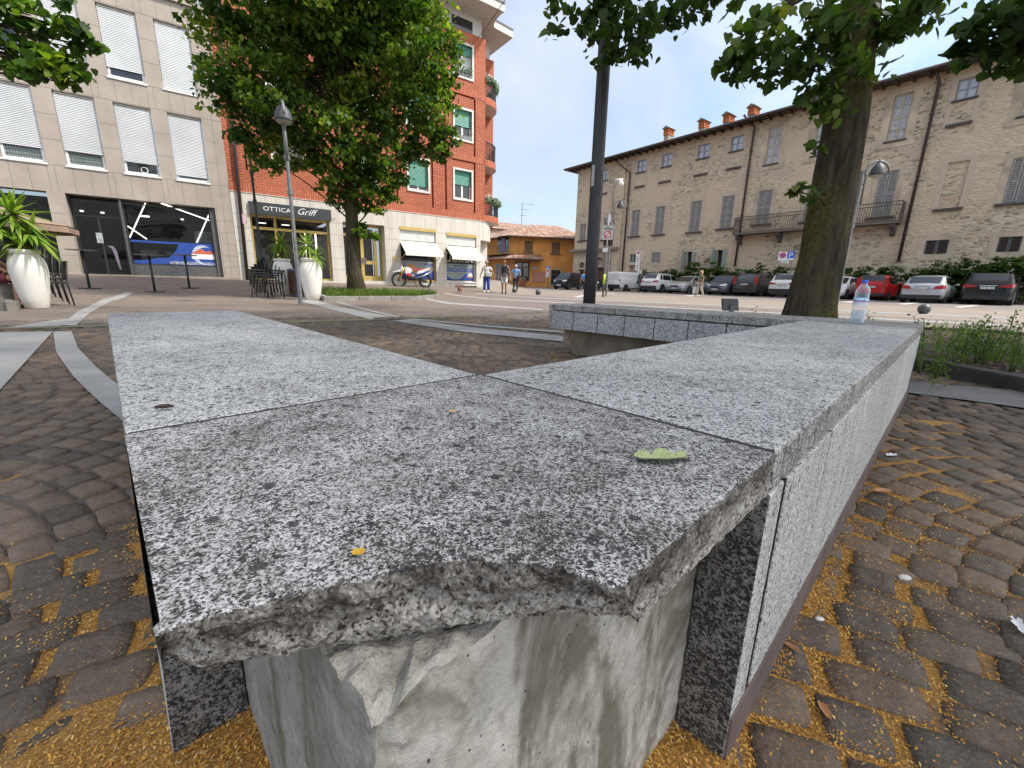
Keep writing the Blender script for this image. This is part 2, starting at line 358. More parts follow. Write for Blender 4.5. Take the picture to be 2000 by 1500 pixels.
# ---------------------------------------------------------------- laid setts near the camera, in segmental arcs
def make_setts():
    r = ARC_W*.7071; th = math.pi/4; cells = []
    for ks in range(-4, 6):
        xc = ks*ARC_W
        for kr in range(-24, 100):
            yc = kr*ROW*1.0 - r + (0.03 if ks % 2 else 0)
            t = -th - RNG.uniform(0, .03)
            while t < th:
                w = RNG.uniform(.095, .15)/r
                t1 = min(t+w, th+.02)
                cx, cy = xc + r*math.sin((t+t1)/2), yc + r*math.cos((t+t1)/2)
                if t1-t > .05 and -.5 < cy < NEAR_R and math.hypot(cx, cy) < NEAR_R and abs(math.atan2(cx, cy)) < R(75):
                    cells.append((xc, yc, t, t1))
                t = t1
    C = np.array(cells); N = len(C); n = 7
    g = np.linspace(-1, 1, n); U, V = np.meshgrid(g, g, indexing='ij'); U, V = U.ravel(), V.ravel()
    edge = (np.abs(U) > .99) | (np.abs(V) > .99)
    uu = np.sign(U)*np.minimum(1, np.abs(U)*1.35); vv = np.sign(V)*np.minimum(1, np.abs(V)*1.35)   # ring 2 sits close to the edge
    uu = np.where(edge, U, U*1.38); vv = np.where(edge, V, V*1.38)
    uu = np.clip(uu, -1, 1); vv = np.clip(vv, -1, 1)
    rr = np.maximum(1, (np.abs(uu)**6+np.abs(vv)**6)**(1/6)); uu, vv = uu/rr, vv/rr          # rounded corners
    gap = RNG.uniform(.009, .020, (N, 1)); ang = (C[:, 3]-C[:, 2])[:, None]
    ju = RNG.normal(0, .06, (N, 4)); jv = RNG.normal(0, .07, (N, 4))
    wts = np.stack([(1-uu)*(1-vv), (1+uu)*(1-vv), (1-uu)*(1+vv), (1+uu)*(1+vv)], 0)/4
    pu = uu[None]*.5 + ju@wts*.5; pv = vv[None]*.5 + jv@wts*.5
    t = C[:, 2:3]+ang*.5 + pu*(ang-gap/r); rad = r + pv*(ROW-RNG.uniform(.009, .020, (N, 1)))
    X = C[:, 0:1]+rad*np.sin(t); Y = C[:, 1:2]+rad*np.cos(t)
    dome = (np.abs(uu)**6+np.abs(vv)**6)[None]
    Z = RNG.normal(-.001, .0022, (N, 1)) + RNG.normal(0, .0013, (N, n*n)) - .0024*np.minimum(dome, 1)**3 + pu*RNG.normal(0, .0022, (N,1)) + pv*RNG.normal(0, .0022, (N,1))
    Z = np.where(edge[None], Z-.024, Z); Z = np.minimum(Z, .0035)
    Z = Z + gv(X.mean(1), Y.mean(1))[:, None]
    D, a, b = bench_dist(X.mean(1), Y.mean(1))
    keep = ~((a > -.53) & (a < .03) & (b > -.55) & (b < .0))
    X, Y, Z = X[keep], Y[keep], Z[keep]; N = len(X)
    i = np.arange(n*n).reshape(n, n); q = np.stack([i[:-1,:-1], i[1:,:-1], i[1:,1:], i[:-1,1:]], -1).reshape(-1, 4)
    Fq = (np.arange(N)[:, None, None]*n*n + q[None]).reshape(-1, 4)
    return np_mesh('sett_paving', np.stack([X, Y, Z], -1).reshape(-1, 3), Fq, [SETT], smooth=True)
kind(make_setts(), 'structure')
# ---------------------------------------------------------------- smooth granite strips crossing the square
def ribbon(name, L_, R_, mat, lift=.006, sub=6):
    """strip between two edge polylines given as picture points of the ground"""
    def res(pts):
        P = [gp(*p) if not isinstance(p, Vector) else p for p in pts]; out = []
        for i in range(len(P)-1):
            n = max(1, min(40, int((P[i+1]-P[i]).length/.35)))
            out += [P[i].lerp(P[i+1], k/n) for k in range(n)]
        return out + [P[-1]]
    def even(P, n):
        d = [0]
        for i in range(1, len(P)): d.append(d[-1]+(P[i]-P[i-1]).length)
        o = []
        for k in range(n):
            s = d[-1]*k/(n-1); i = max(j for j in range(len(d)) if d[j] <= s+1e-9); i = min(i, len(P)-2)
            o.append(P[i].lerp(P[i+1], (s-d[i])/max(1e-6, d[i+1]-d[i])))
        return o
    A, B = res(L_), res(R_); n = max(len(A), len(B), 6); A, B = even(A, n), even(B, n); mb = MB()
    vs = [Vector((p.x, p.y, ground(p.x, p.y)+lift)) for p in A+B]
    mb.add(vs, [(i, i+1, n+i+1, n+i) for i in range(n-1)])
    return kind(part(mb, name, mat), 'structure')
ribbon('paving_strip', [(105, 548+42), (40, 612), (-150, 715-60)], [(150, 590), (120, 640), (-60, 655)], STRIP) if False else None
ribbon('paving_strip', [(90, 552), (12, 641)], [(152, 553), (118, 637)], STRIP)
ribbon('paving_strip', [(-120, 652), (-260, 770)], [(104, 648), (-60, 830)], STRIP)
ribbon('paving_strip', [(104, 649), (110, 690), (150, 745), (215, 805), (300, 870)], [(140, 647), (152, 680), (195, 725), (240, 760), (320, 815)], STRIP, .0065)
ribbon('paving_strip', [(120, 636), (150, 610), (200, 585), (246, 571)], [(150, 636), (175, 612), (215, 590), (262, 571)], STRIP, .0065)
ribbon('paving_strip', [(574, 585), (640, 603), (722, 624)], [(606, 585), (690, 605), (778, 622)], STRIP)
ribbon('paving_strip', [(655, 591), (720, 608), (776, 621)], [(664, 590), (730, 607), (784, 620)], STRIP, .0065)
ribbon('paving_strip', [(764, 627), (900, 648), (1100, 668)], [(800, 624), (920, 640), (1100, 657)], STRIP)
ribbon('paving_strip', [(800, 624), (930, 637), (1100, 651)], [(812, 623), (935, 635), (1100, 648)], STRIP, .0065)
ribbon('paving_strip', [(790, 576), (870, 594), (1060, 606.5)], [(800, 574.5), (880, 591), (1060, 604)], STRIP)
ribbon('paving_strip', [(866, 573), (950, 585), (1300, 602)], [(872, 572), (955, 583.5), (1300, 600)], STRIP)
ribbon('paving_strip', [(930, 573), (1060, 583), (1400, 597), (1990, 624)], [(930, 571.8), (1060, 581.5), (1400, 595.4), (1990, 621.5)], STRIP)
ribbon('paving_strip', [(1180, 596), (1500, 612), (1990, 640)], [(1180, 594.5), (1500, 610), (1990, 636)], STRIP, .0065)
ribbon('paving_strip', [(440, 553), (520, 556)], [(460, 549.5), (530, 552)], STRIP)
ribbon('parking_line', [(1120, 580.5), (1150, 573.5), (1200, 572.5)], [(1130, 581.5), (1158, 574.2), (1200, 573.3)], M('line_paint', (.5,.48,.44)), .008)
for x0, y0, x1, y1 in ((1330, 578, 1372, 576), (1640, 590, 1700, 586), (1750, 594, 1795, 590), (1860, 600, 1900, 596)):
    ribbon('parking_line', [(x0, y0), (x1, y1)], [(x0+18, y0+1.3), (x1+16, y1+.6)], MC['line_paint'], .008)
# drainage edge with moss
t = NT('mossy_edge'); x_, y_, z_ = t.sep(t.co); t.fin(t.mix(t.ramp(t.noise(4, 5, .7), [(.42, 0.), (.6, 1.)]), (.16,.135,.11), (.085,.115,.03)), .9, t.bump(t.noise(80, 4), .8, .01)); MOSS = t.mat
for pl in ([(-60, 641), (100, 637.5), (210, 634)], [(560, 627), (680, 623.5), (760, 622)], [(790, 619), (900, 616), (1060, 607.5)]):
    ribbon('mossy_joint', pl, [(p[0], p[1]+4) for p in pl], MOSS, .005)
ribbon('drain_cover', [(730, 621), (780, 620)], [(728, 625), (782, 624)], M('iron_grate', (.09,.07,.06), .8), .009)
# plain asphalt band in front of the tree bed
ribbon('asphalt_strip', [(1765, 747), (1900, 757), (2100, 772)], [(1762, 767), (1880, 782), (2100, 812)], M('asphalt', (.15,.145,.145), .85, bump=.5, bs=150), .006)
# ---------------------------------------------------------------- fallen linden blossom
def blossom():
    n, n2 = 260000, 420000; X = np.concatenate([RNG.uniform(-2.6, 4.2, n), RNG.uniform(-1.0, 1.5, n2)]); Y = np.concatenate([RNG.uniform(.1, 4.6, n), RNG.uniform(.2, 1.5, n2)]); n += n2
    # favour the close ground, where single flakes can be seen
    D, a, b = bench_dist(X, Y); pn = .5+.5*np.sin(X*5.1+2*np.sin(Y*3.3))*np.sin(Y*6.2+1.7*np.sin(X*4.1))
    pl = pile(X, Y); p = np.maximum(np.clip((litter(X, Y)-.12)*1.1, 0, 1)*(.2+.8*pn) + .016, .9*pl)
    k = RNG.uniform(0, 1, n) < p*.75; X, Y, pl = X[k], Y[k], pl[k]; n = len(X)
    z = gv(X, Y) + np.where(RNG.uniform(0, 1, n) < .07, RNG.uniform(.001, .005, n), RNG.uniform(-.007, -.003, n) + .0135*pl)
    th = RNG.uniform(0, 6.28, n); l = RNG.uniform(.0014, .0036, n); w = l*RNG.uniform(.25, .6, n)
    dx, dy = np.cos(th), np.sin(th); tz = RNG.normal(0, .0012, n)
    P = []
    for sx, sy in ((-1, 0), (0, -1), (1, 0), (0, 1)):
        P.append(np.stack([X+sx*dx*l-sy*dy*w, Y+sx*dy*l+sy*dx*w, z+sx*tz+abs(sy)*.0008], -1))
    V = np.stack(P, 1).reshape(-1, 3); Fq = np.arange(n*4).reshape(-1, 4)
    t = NT('dry_blossom'); g = t.n('ShaderNodeNewGeometry')
    c = t.ramp(g.outputs['Random Per Island'], [(0, (.26,.10,.014)), (.4, (.54,.25,.035)), (.75, (.72,.39,.07)), (.93, (.70,.48,.17)), (1, (.34,.24,.13))])
    return np_mesh('fallen_blossom', V, Fq, [t.fin(c, .8)])
kind(blossom(), 'stuff')
# ---------------------------------------------------------------- granite
def granite(name, light=(.56,.56,.57), mid=(.26,.255,.255), dark=(.030,.029,.031), grain=420, lichen=.5, streak=0, brown=0, bias=0., crack=0):
    t = NT(name); co = t.co
    f = t.sep(t.vor(grain, co, 'F1', 'Color'))[0]; v2 = t.sep(t.vor(grain*.42, t.map((1,1,1), (.4,.2,.1)), 'F1', 'Color'))[1]; v3 = t.noise(grain*.8, 3, .75)
    f = t.math('ADD', t.math('ADD', t.math('MULTIPLY', f, .42), t.math('MULTIPLY', v2, .24)), t.math('MULTIPLY', v3, .36))
    pat = t.noise(6, 6, .66); pat2 = t.noise(1.7, 3, .5); pat3 = t.noise(24, 4, .6)
    for p_, k in ((pat, .26), (pat2, .20), (pat3, .26)): f = t.math('ADD', f, t.math('MULTIPLY', t.math('SUBTRACT', p_, .5), -k*lichen))
    f = t.math('ADD', f, bias)
    c = t.ramp(f, [(.30, dark), (.40, sc(mid, .55)), (.47, mid), (.55, tuple(a*.35+b*.65 for a, b in zip(mid, light))), (.66, light), (.82, sc(light, 1.25))])
    # black lichen spots of two sizes, ragged
    for s, th, k in ((120, .30, .40), (52, .25, .36)):
        v = t.map((1,1,1), (0,0,.3*s)); d = t.vor(s, v, 'F1', 'Distance'); rnd = t.sep(t.vor(s, v, 'F1', 'Color'))[0]
        dd = t.math('ADD', d, t.math('MULTIPLY', t.math('SUBTRACT', t.noise(s*4, 3, .75), .5), .75))
        on = t.math('MULTIPLY', t.math('LESS_THAN', dd, th), t.math('GREATER_THAN', t.math('ADD', rnd, t.math('MULTIPLY', t.math('SUBTRACT', pat, .5), .8)), 1-k*lichen))
        c = t.mix(t.math('MULTIPLY', on, .85), c, (.026,.025,.029))
    c = t.mix(t.math('MULTIPLY', t.ramp(pat, [(.5, 0.), (.74, 1.)]), .40*lichen), c, t.mix(.7, c, (.07,.064,.060)))
    if brown:
        b = t.ramp(t.noise(15, 6, .75, dist=1.0), [(.42, 0.), (.62, 1.)]); c = t.mix(t.math('MULTIPLY', b, brown), c, t.mix(.72, c, (.075,.055,.040)))
    if streak:
        s = t.noise(1, 4, .65, t.map((26, 26, 1.4))); c = t.mix(t.math('MULTIPLY', t.ramp(s, [(.52, 0.), (.72, 1.)]), streak), c, (.06,.057,.055))
    h = t.math('ADD', t.math('MULTIPLY', f, .9), t.math('MULTIPLY', t.noise(grain*.6, 3, .7), .6)); n = t.bump(h, .8, .0022)
    if crack:
        x, y, z = t.sep(t.co); zz = t.math('ADD', z, t.math('MULTIPLY', t.math('SUBTRACT', t.noise(20, 4, .7), .5), .05))
        up = t.ramp(t.math('MULTIPLY', t.math('SUBTRACT', zz, .40), 20.), [(.25, 0.), (.62, .9)]); up = t.math('MULTIPLY', up, t.ramp(t.noise(45, 5, .7), [(.38, .25), (.6, 1.)]))
        c = t.mix(up, c, t.mix(.9, c, (.05,.037,.026))); n = t.bump(t.vor(150), .9, .006, t.bump(t.noise(70, 6, .85), 1., .014, n))
    return t.fin(c, t.ramp(t.noise(30, 3), [(.3, .75), (.7, .95)]), n, 0, .25)
G_TOP = granite('granite_flamed', (.57,.565,.555), (.30,.295,.285), grain=640, lichen=.62, bias=.018)
G_CORNER = granite('granite_lichen', (.58,.57,.56), (.24,.23,.22), lichen=.9, brown=.40, grain=760, bias=-.035)
G_BREAK = granite('granite_broken', (.72,.69,.63), (.40,.36,.31), (.03,.024,.02), 520, .4, 0, .5, .10, crack=1)
G_FACE = granite('granite_face', (.60,.595,.575), (.40,.39,.375), (.10,.10,.10), 520, .2, .35, 0, .05)
G_EDGE = granite('granite_edge', (.50,.485,.455), (.27,.255,.24), (.04,.038,.036), 460, .5, .8, .3)
G_DARK = granite('granite_rough_end', (.24,.23,.215), (.10,.097,.09), (.018,.018,.018), 380, .8, 0, .25, -.03)
KICK = M('plinth_stone', (.115,.085,.075), .85, var=.3, vs=14, bump=.4, bs=220)
def concrete():
    t = NT('bench_concrete'); n = t.noise(7, 5, .6)
    c = t.mix(t.ramp(n, [(.35, 0.), (.65, 1.)]), (.42,.40,.355), (.64,.615,.56))
    c = t.mix(t.ramp(t.noise(60, 4, .7), [(.48, 0.), (.68, .6)]), c, (.22,.205,.175))
    st = t.noise(1, 5, .65, t.map((9, 9, 3.6), (0, .6, .5)), .6); c = t.mix(t.ramp(st, [(.47, 0.), (.58, .95)]), c, t.mix(.8, c, (.10,.085,.05)))
    dr = t.noise(1, 4, .6, t.map((30, 30, 3.5))); c = t.mix(t.ramp(dr, [(.60, 0.), (.76, .35)]), c, (.16,.155,.135))
    pit = t.vor(130, None, 'F1', 'Distance'); pr = t.sep(t.vor(130, None, 'F1', 'Color'))[0]
    pits = t.math('MULTIPLY', t.math('LESS_THAN', t.math('ADD', pit, t.math('MULTIPLY', t.noise(300, 2), .12)), .2), t.math('GREATER_THAN', pr, .78))
    c = t.mix(pits, c, (.06,.055,.045))
    x, y, z = t.sep(t.tc.outputs['Object'])
    return t.fin(c, .85, t.bump(t.math('SUBTRACT', t.noise(210, 5, .75), t.math('MULTIPLY', pits, .8)), .7, .004, t.bump(n, .04, .02)), 0, .3)
CONC = concrete()
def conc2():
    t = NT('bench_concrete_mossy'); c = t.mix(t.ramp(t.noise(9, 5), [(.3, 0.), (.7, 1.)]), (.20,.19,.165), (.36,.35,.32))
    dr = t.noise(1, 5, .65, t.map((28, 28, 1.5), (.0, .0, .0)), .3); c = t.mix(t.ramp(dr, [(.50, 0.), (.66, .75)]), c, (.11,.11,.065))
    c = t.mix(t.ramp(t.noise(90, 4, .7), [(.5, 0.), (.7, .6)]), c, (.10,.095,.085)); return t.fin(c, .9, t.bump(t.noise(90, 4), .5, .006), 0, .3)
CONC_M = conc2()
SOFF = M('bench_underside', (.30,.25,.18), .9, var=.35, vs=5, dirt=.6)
# ---------------------------------------------------------------- the L-and-return bench
bench = thing('granite_bench', 'zigzag granite bench with a broken front corner on the cobbles', 'bench', ab(0, 0, 0))
def abbox(mb, a0, a1, b0, b1, z0, z1, mi=0):
    return mb.add([ab(a, b, z) for z in (z0, z1) for a, b in ((a0,b0),(a1,b0),(a1,b1),(a0,b1))], [(0,3,2,1),(4,5,6,7),(0,1,5,4),(1,2,6,5),(2,3,7,6),(3,0,4,7)], mi)
def slab(a0, a1, b0, b1, mat, label=None):
    mb_ = abbox(MB(), a0, a1, b0, b1, .40, .45); mb_.m = [1, 0, 1, 1, 1, 1]
    o = part(mb_, 'seat_slab', [mat[0], G_EDGE], bench, bevel=.004)
    if label: o['label'] = label
    return o
slab(.008, 2.03, -.503, .0, [G_TOP]); slab(-.498, .0, .008, 2.428, [G_TOP])
JD = M('dark_joint', (.035,.028,.022), .95, var=.5, vs=40)

for q in ((-.0, .0085, -.5, .0), (-.495, .0, .0, .0085), (-.495, .0, 2.4275, 2.4375)): part(abbox(MB(), *q, .402, .4494), 'slab_joint', [JD], bench)
slab(-.498, .75, 2.437, 2.94, [G_EDGE]); slab(.7525, 1.975, 2.437, 2.94, [G_EDGE])
# corner slab with the chipped outer corner
def poly_res(pts, n):
    d = [0]
    for i in range(1, len(pts)): d.append(d[-1]+(pts[i]-pts[i-1]).length)
    out = []; j = 0
    for k in range(n):
        s = d[-1]*k/(n-1)
        while j < len(pts)-2 and d[j+1] < s: j += 1
        out.append(pts[j].lerp(pts[j+1], max(0, min(1, (s-d[j])/max(1e-9, d[j+1]-d[j])))))
    return out
def v2(p): a, b = to_ab(p); return Vector((a, b, 0))
top_px = [(300,1240),(420,1201),(490,1186),(560,1165),(640,1146),(700,1137),(780,1116),(830,1102),(870,1097),(940,1096),(1000,1100),(1060,1104),(1100,1110),(1150,1128),(1190,1147),(1222,1147)]
bot_px = [(318,1268),(350,1292),(390,1301),(440,1298),(490,1286),(580,1271),(680,1256),(770,1241),(850,1226),(930,1214),(1000,1208),(1060,1201),(1110,1196),(1160,1201),(1205,1204),(1237,1203)]
NB = 340; top = poly_res([v2(at_z(*p, .45)) for p in top_px], NB); bot = poly_res([v2(at_z(*p, .40)) for p in bot_px], NB)
top[0] = Vector((-.355, -.503, 0)); bot[0] = Vector((-.33, -.503, 0)); top[-1] = Vector((-.498, -.303, 0)); bot[-1] = Vector((-.494, -.268, 0))
NS = 90
for k in range(1, NS+1):
    f = k/NS; top.append(Vector((-.498, -.303+.303*f, 0))); bot.append(Vector((-.494-.003*f, -.268+.268*f, 0)))
n_ = len(top); rows = 26; grid = []
for j in range(rows+1):
    f = j/rows; row = []
    for i in range(n_):
        p = top[i].lerp(bot[i], f)
        amp = (.010 if i < NB else .0035)*math.sin(math.pi*min(1, max(0, f)))**.6
        q = ab(p.x, p.y, .45-.05*f); fr = Vector((q.x*16, q.y*16, q.z*55))
        vo = mnoise.voronoi(Vector((q.x*32, q.y*32, q.z*58)))[0]; v_2 = mnoise.voronoi(Vector((q.x*110, q.y*110, q.z*150)))[0]; nz_ = 1.0*mnoise.fractal(fr*.6, .9, 2.1, 3) + 1.15*(.55-vo[0]) + .22*(.5-v_2[0])
        if 0 < i < n_-1:
            i0, i1 = max(0, i-4), min(n_-1, i+4); tg = (top[i1]-top[i0]) + (bot[i1]-bot[i0]); nr = Vector((tg.y, -tg.x, 0)).normalized()
            if nr.dot(Vector((-1, -1, 0))) < 0: nr = -nr
            p = p + nr*nz_*amp
            jit = .0016*mnoise.noise(Vector((i*.30, j*.55, 3.3)))*(1 if i < NB else .6); p = p + nr*jit
            if i >= NB: p.x = max(p.x, -.502)
            if i < 40: p.y = max(p.y, -.503 + (0 if i == 0 else .0004*i))
        row.append(ab(p.x, p.y, .45-.05*f + (.0028*mnoise.noise(Vector((i*.22, 5.1, j*.3))) if (0 < j) else -.0012*abs(mnoise.noise(Vector((i*.4, 1, 1)))))))
    grid.append(row)
mb = MB(); base = len(mb.v)
mb.add([p for row in grid for p in row], [(j*n_+i, j*n_+i+1, (j+1)*n_+i+1, (j+1)*n_+i) for j in range(rows) for i in range(n_-1)], 1)
NTOP = 3                                                     # worn, slightly rounded arris along the break
fin = [ab(*( (lambda p: (p[0], p[1]))(to_ab(grid[0][i]))), .45) for i in range(n_)]
inner = [ab(0, 0, .45), ab(0, -.503, .45)]
cen = ab(-.2, -.2, .45)
ring = []
for i in range(n_):
    d = (cen - fin[i]); d.z = 0; d.normalize(); ring.append(fin[i] + d*.0035 + Vector((0, 0, .0)))
mb.add([grid[0][i] - Vector((0,0,.001)) for i in range(n_)] + ring, [(i, i+1, n_+i+1, n_+i) for i in range(n_-1)], 0)
rim = sorted(ring + inner, key=lambda p: math.atan2(p.y-cen.y, p.x-cen.x)); mb.add(rim + [cen], [(i, (i+1) % len(rim), len(rim)) for i in range(len(rim))], 0)
mb.add(grid[-1] + [ab(0, 0, .40), ab(0, -.503, .40)], [tuple(range(n_+2))], 1)
mb.quad(ab(0,0,.45), ab(0,-.503,.45), ab(0,-.503,.40), ab(0,0,.40), 0)
mb.quad(ab(0,-.503,.45), grid[0][0], grid[-1][0], ab(0,-.503,.40), 0); mb.quad(ab(0,0,.45), grid[0][-1], grid[-1][-1], ab(0,0,.40), 0)
part(mb, 'seat_slab', [G_CORNER, G_BREAK], bench, False, label='chipped corner slab dark with lichen')
# concrete core: lofted foot, concave towards the sitters; near corner modelled in relief
def inset(z): return .02 + .12*(1-max(0, min(1, z/.27)))**.45 if z < .27 else .03
def loft(a0, a1, b0, b1, ia0=0, ia1=0, ib0=0, ib1=0):
    zs = [-.05, .0, .03, .07, .11, .15, .19, .22, .25, .27, .34, .398]; mb = MB(); vs = []
    for z in zs:
        i = inset(z)+.03; vs += [ab(a, b, z) for a, b in ((a0+ia0*i, b0+ib0*i), (a1-ia1*i, b0+ib0*i), (a1-ia1*i, b1-ib1*i), (a0+ia0*i, b1-ib1*i))]
    n = len(zs); return mb.add(vs, [(4*k+j, 4*k+(j+1)%4, 4*k+4+(j+1)%4, 4*k+4+j) for k in range(n-1) for j in range(4)] + [(0,1,2,3), (4*n-4,4*n-3,4*n-2,4*n-1)])
part(loft(.06, 2.03, -.43, 0, 0, 1, 0, 1), 'concrete_foot', [SOFF], bench, smooth=2)
part(loft(-.43, 0, .06, 2.5, 0, 1, 0, 0), 'concrete_foot', [SOFF], bench, smooth=2)
part(loft(-.43, 1.975, 2.437, 2.87, 0, 1, 1, 0), 'concrete_foot', [SOFF], bench, smooth=2)
def relief(n=120, m=80, L=.5):
    """the two near faces of the core as one skin round the broken arris"""
    mb = MB(); vs = []; c0 = ab(-.43, -.43); sm = lambda x: max(0., min(1., x))
    for j in range(m+1):
        for i in range(-n, n+1):
            f = abs(i)/n; e = L*f**1.5; z = -.03 + .428*j/m; nr = -BA if i >= 0 else -BB; q = c0 + (BB if i >= 0 else BA)*e; q = Vector((q.x, q.y, z))
            w = sm(1-e/.035); w = w*w*(3-2*w); dg = (-BA-BB).normalized(); dr = (nr*(1-w)+dg*w).normalized(); sd = 3.7 if i >= 0 else 0
            qq = Vector((q.x, q.y, q.z))
            dn = .0013*mnoise.fractal(qq*40, .7, 2, 5) + .0005*mnoise.noise(qq*7) + .0008*mnoise.noise(qq*160)
            vo = mnoise.voronoi(qq*34)[0][0]
            dn -= .0065*w*w*(.55+.75*mnoise.fractal(qq*30, .9, 2, 4)) + .006*w*vo
            z -= .022*sm(1-e/.10)*sm((z-.34)/.058)*(.6+.8*mnoise.fractal(qq*28, .9, 2, 3)); q.z = z
            top = sm(1-math.hypot(e*(.8 if i >= 0 else 1.3), (.385-z)*1.1)/.10); dn -= .008*top*(.3+vo) if i >= 0 else .004*top
            vs.append(q + dr*dn)
    k = 2*n+1; fs = [(j*k+i, j*k+i+1, (j+1)*k+i+1, (j+1)*k+i) for j in range(m) for i in range(k-1)]; mb.add(vs, fs); mb.m = [0 if (q % (k-1)) >= n else 1 for q in range(len(fs))]
    tp = vs[m*k:]; ce = ab(-.25, -.25, .397); NR = 26; cap = []
    for r in range(NR+1):
        for p in tp: q = p.lerp(ce, (r/NR)**1.4); q.z = p.z + (.394-p.z)*min(1, r/NR*3) + (.006*mnoise.fractal(q*45, .9, 2, 4) + .004*(mnoise.voronoi(q*60)[0][0]-.5) if r else 0); cap.append(q)
    mb.add(cap, [(r*k+i, r*k+i+1, (r+1)*k+i+1, (r+1)*k+i) for r in range(NR) for i in range(k-1)], 2); return mb
CHIP = M('chipped_mortar', (.40,.375,.33), .95, var=.3, vs=30, bump=1., bs=240, dirt=.6)
part(relief(), 'concrete_core', [CONC, CONC_M, CHIP], bench, smooth=True)
part(abbox(MB(), -.395, .07, -.395, .07, -.05, .385), 'concrete_core', [CONC_M], bench)
# cladding panels
def panel(a0, a1, b0, b1, z0=.078, z1=.395, mat=None): return part(abbox(MB(), a0, a1, b0, b1, z0, z1), 'cladding_panel', mat or [G_FACE], bench, bevel=.002)
bs = [.0135, .079] + [.079+.268*k for k in range(1, 11)]
for i in range(len(bs)-1):
    b1 = min(bs[i+1]-.009, 2.94)
    if i == 0:
        mbp = abbox(MB(), -.498, -.432, .0135, b1, .0, .395); mbp.f and None
        mbp.m[[k for k, f in enumerate(mbp.f) if f == (0,1,5,4)][0]] = 1
        part(mbp, 'cladding_panel', [G_FACE, G_DARK], bench, bevel=.002, label='cut end panel beside the missing corner')
    else: panel(-.500, -.43, bs[i], b1)
part(abbox(MB(), -.4982, -.46, .076, 2.93, .076, .3945), 'joint_backing', [JD], bench)
part(abbox(MB(), -.5015, -.44, .015, 2.94, -.02, .074), 'kick_strip', [KICK], bench, bevel=.003)
as_ = [.0] + [.3*k for k in range(1, 7)] + [2.03]
for i in range(len(as_)-1):
    mbp = abbox(MB(), as_[i]+.002, as_[i+1]-.002, -.5005, -.432, .0 if i == 0 else .078, .396)
    if i == 0: mbp.v = [tuple(Vector(v)-BB*(.019 if v[2] < .1 else 0)) if k in (0, 1) else v for k, v in enumerate(mbp.v)]
    if i == 0: mbp.m[[k for k, f in enumerate(mbp.f) if f == (3,0,4,7)][0]] = 1
    part(mbp, 'cladding_panel', [G_FACE, G_DARK], bench, bevel=.002)
part(abbox(MB(), .302, 2.03, -.5, -.44, -.02, .074), 'kick_strip', [KICK], bench, bevel=.003)
aa = [1.975-.03] + [1.945-.255*k for k in range(1, 8)] + [.003]
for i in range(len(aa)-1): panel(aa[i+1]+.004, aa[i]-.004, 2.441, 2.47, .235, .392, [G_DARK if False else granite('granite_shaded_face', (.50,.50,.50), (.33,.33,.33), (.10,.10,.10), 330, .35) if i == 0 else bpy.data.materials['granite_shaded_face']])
panel(1.947, 1.972, 2.441, 2.93, .235, .392, [G_EDGE])
for k in range(7): panel(.02+.285*k, .30+.285*k, -.032, -.003, .235, .392); 
for k in range(8): panel(-.032, -.003, .02+.3*k, .316+.3*k, .235, .392)
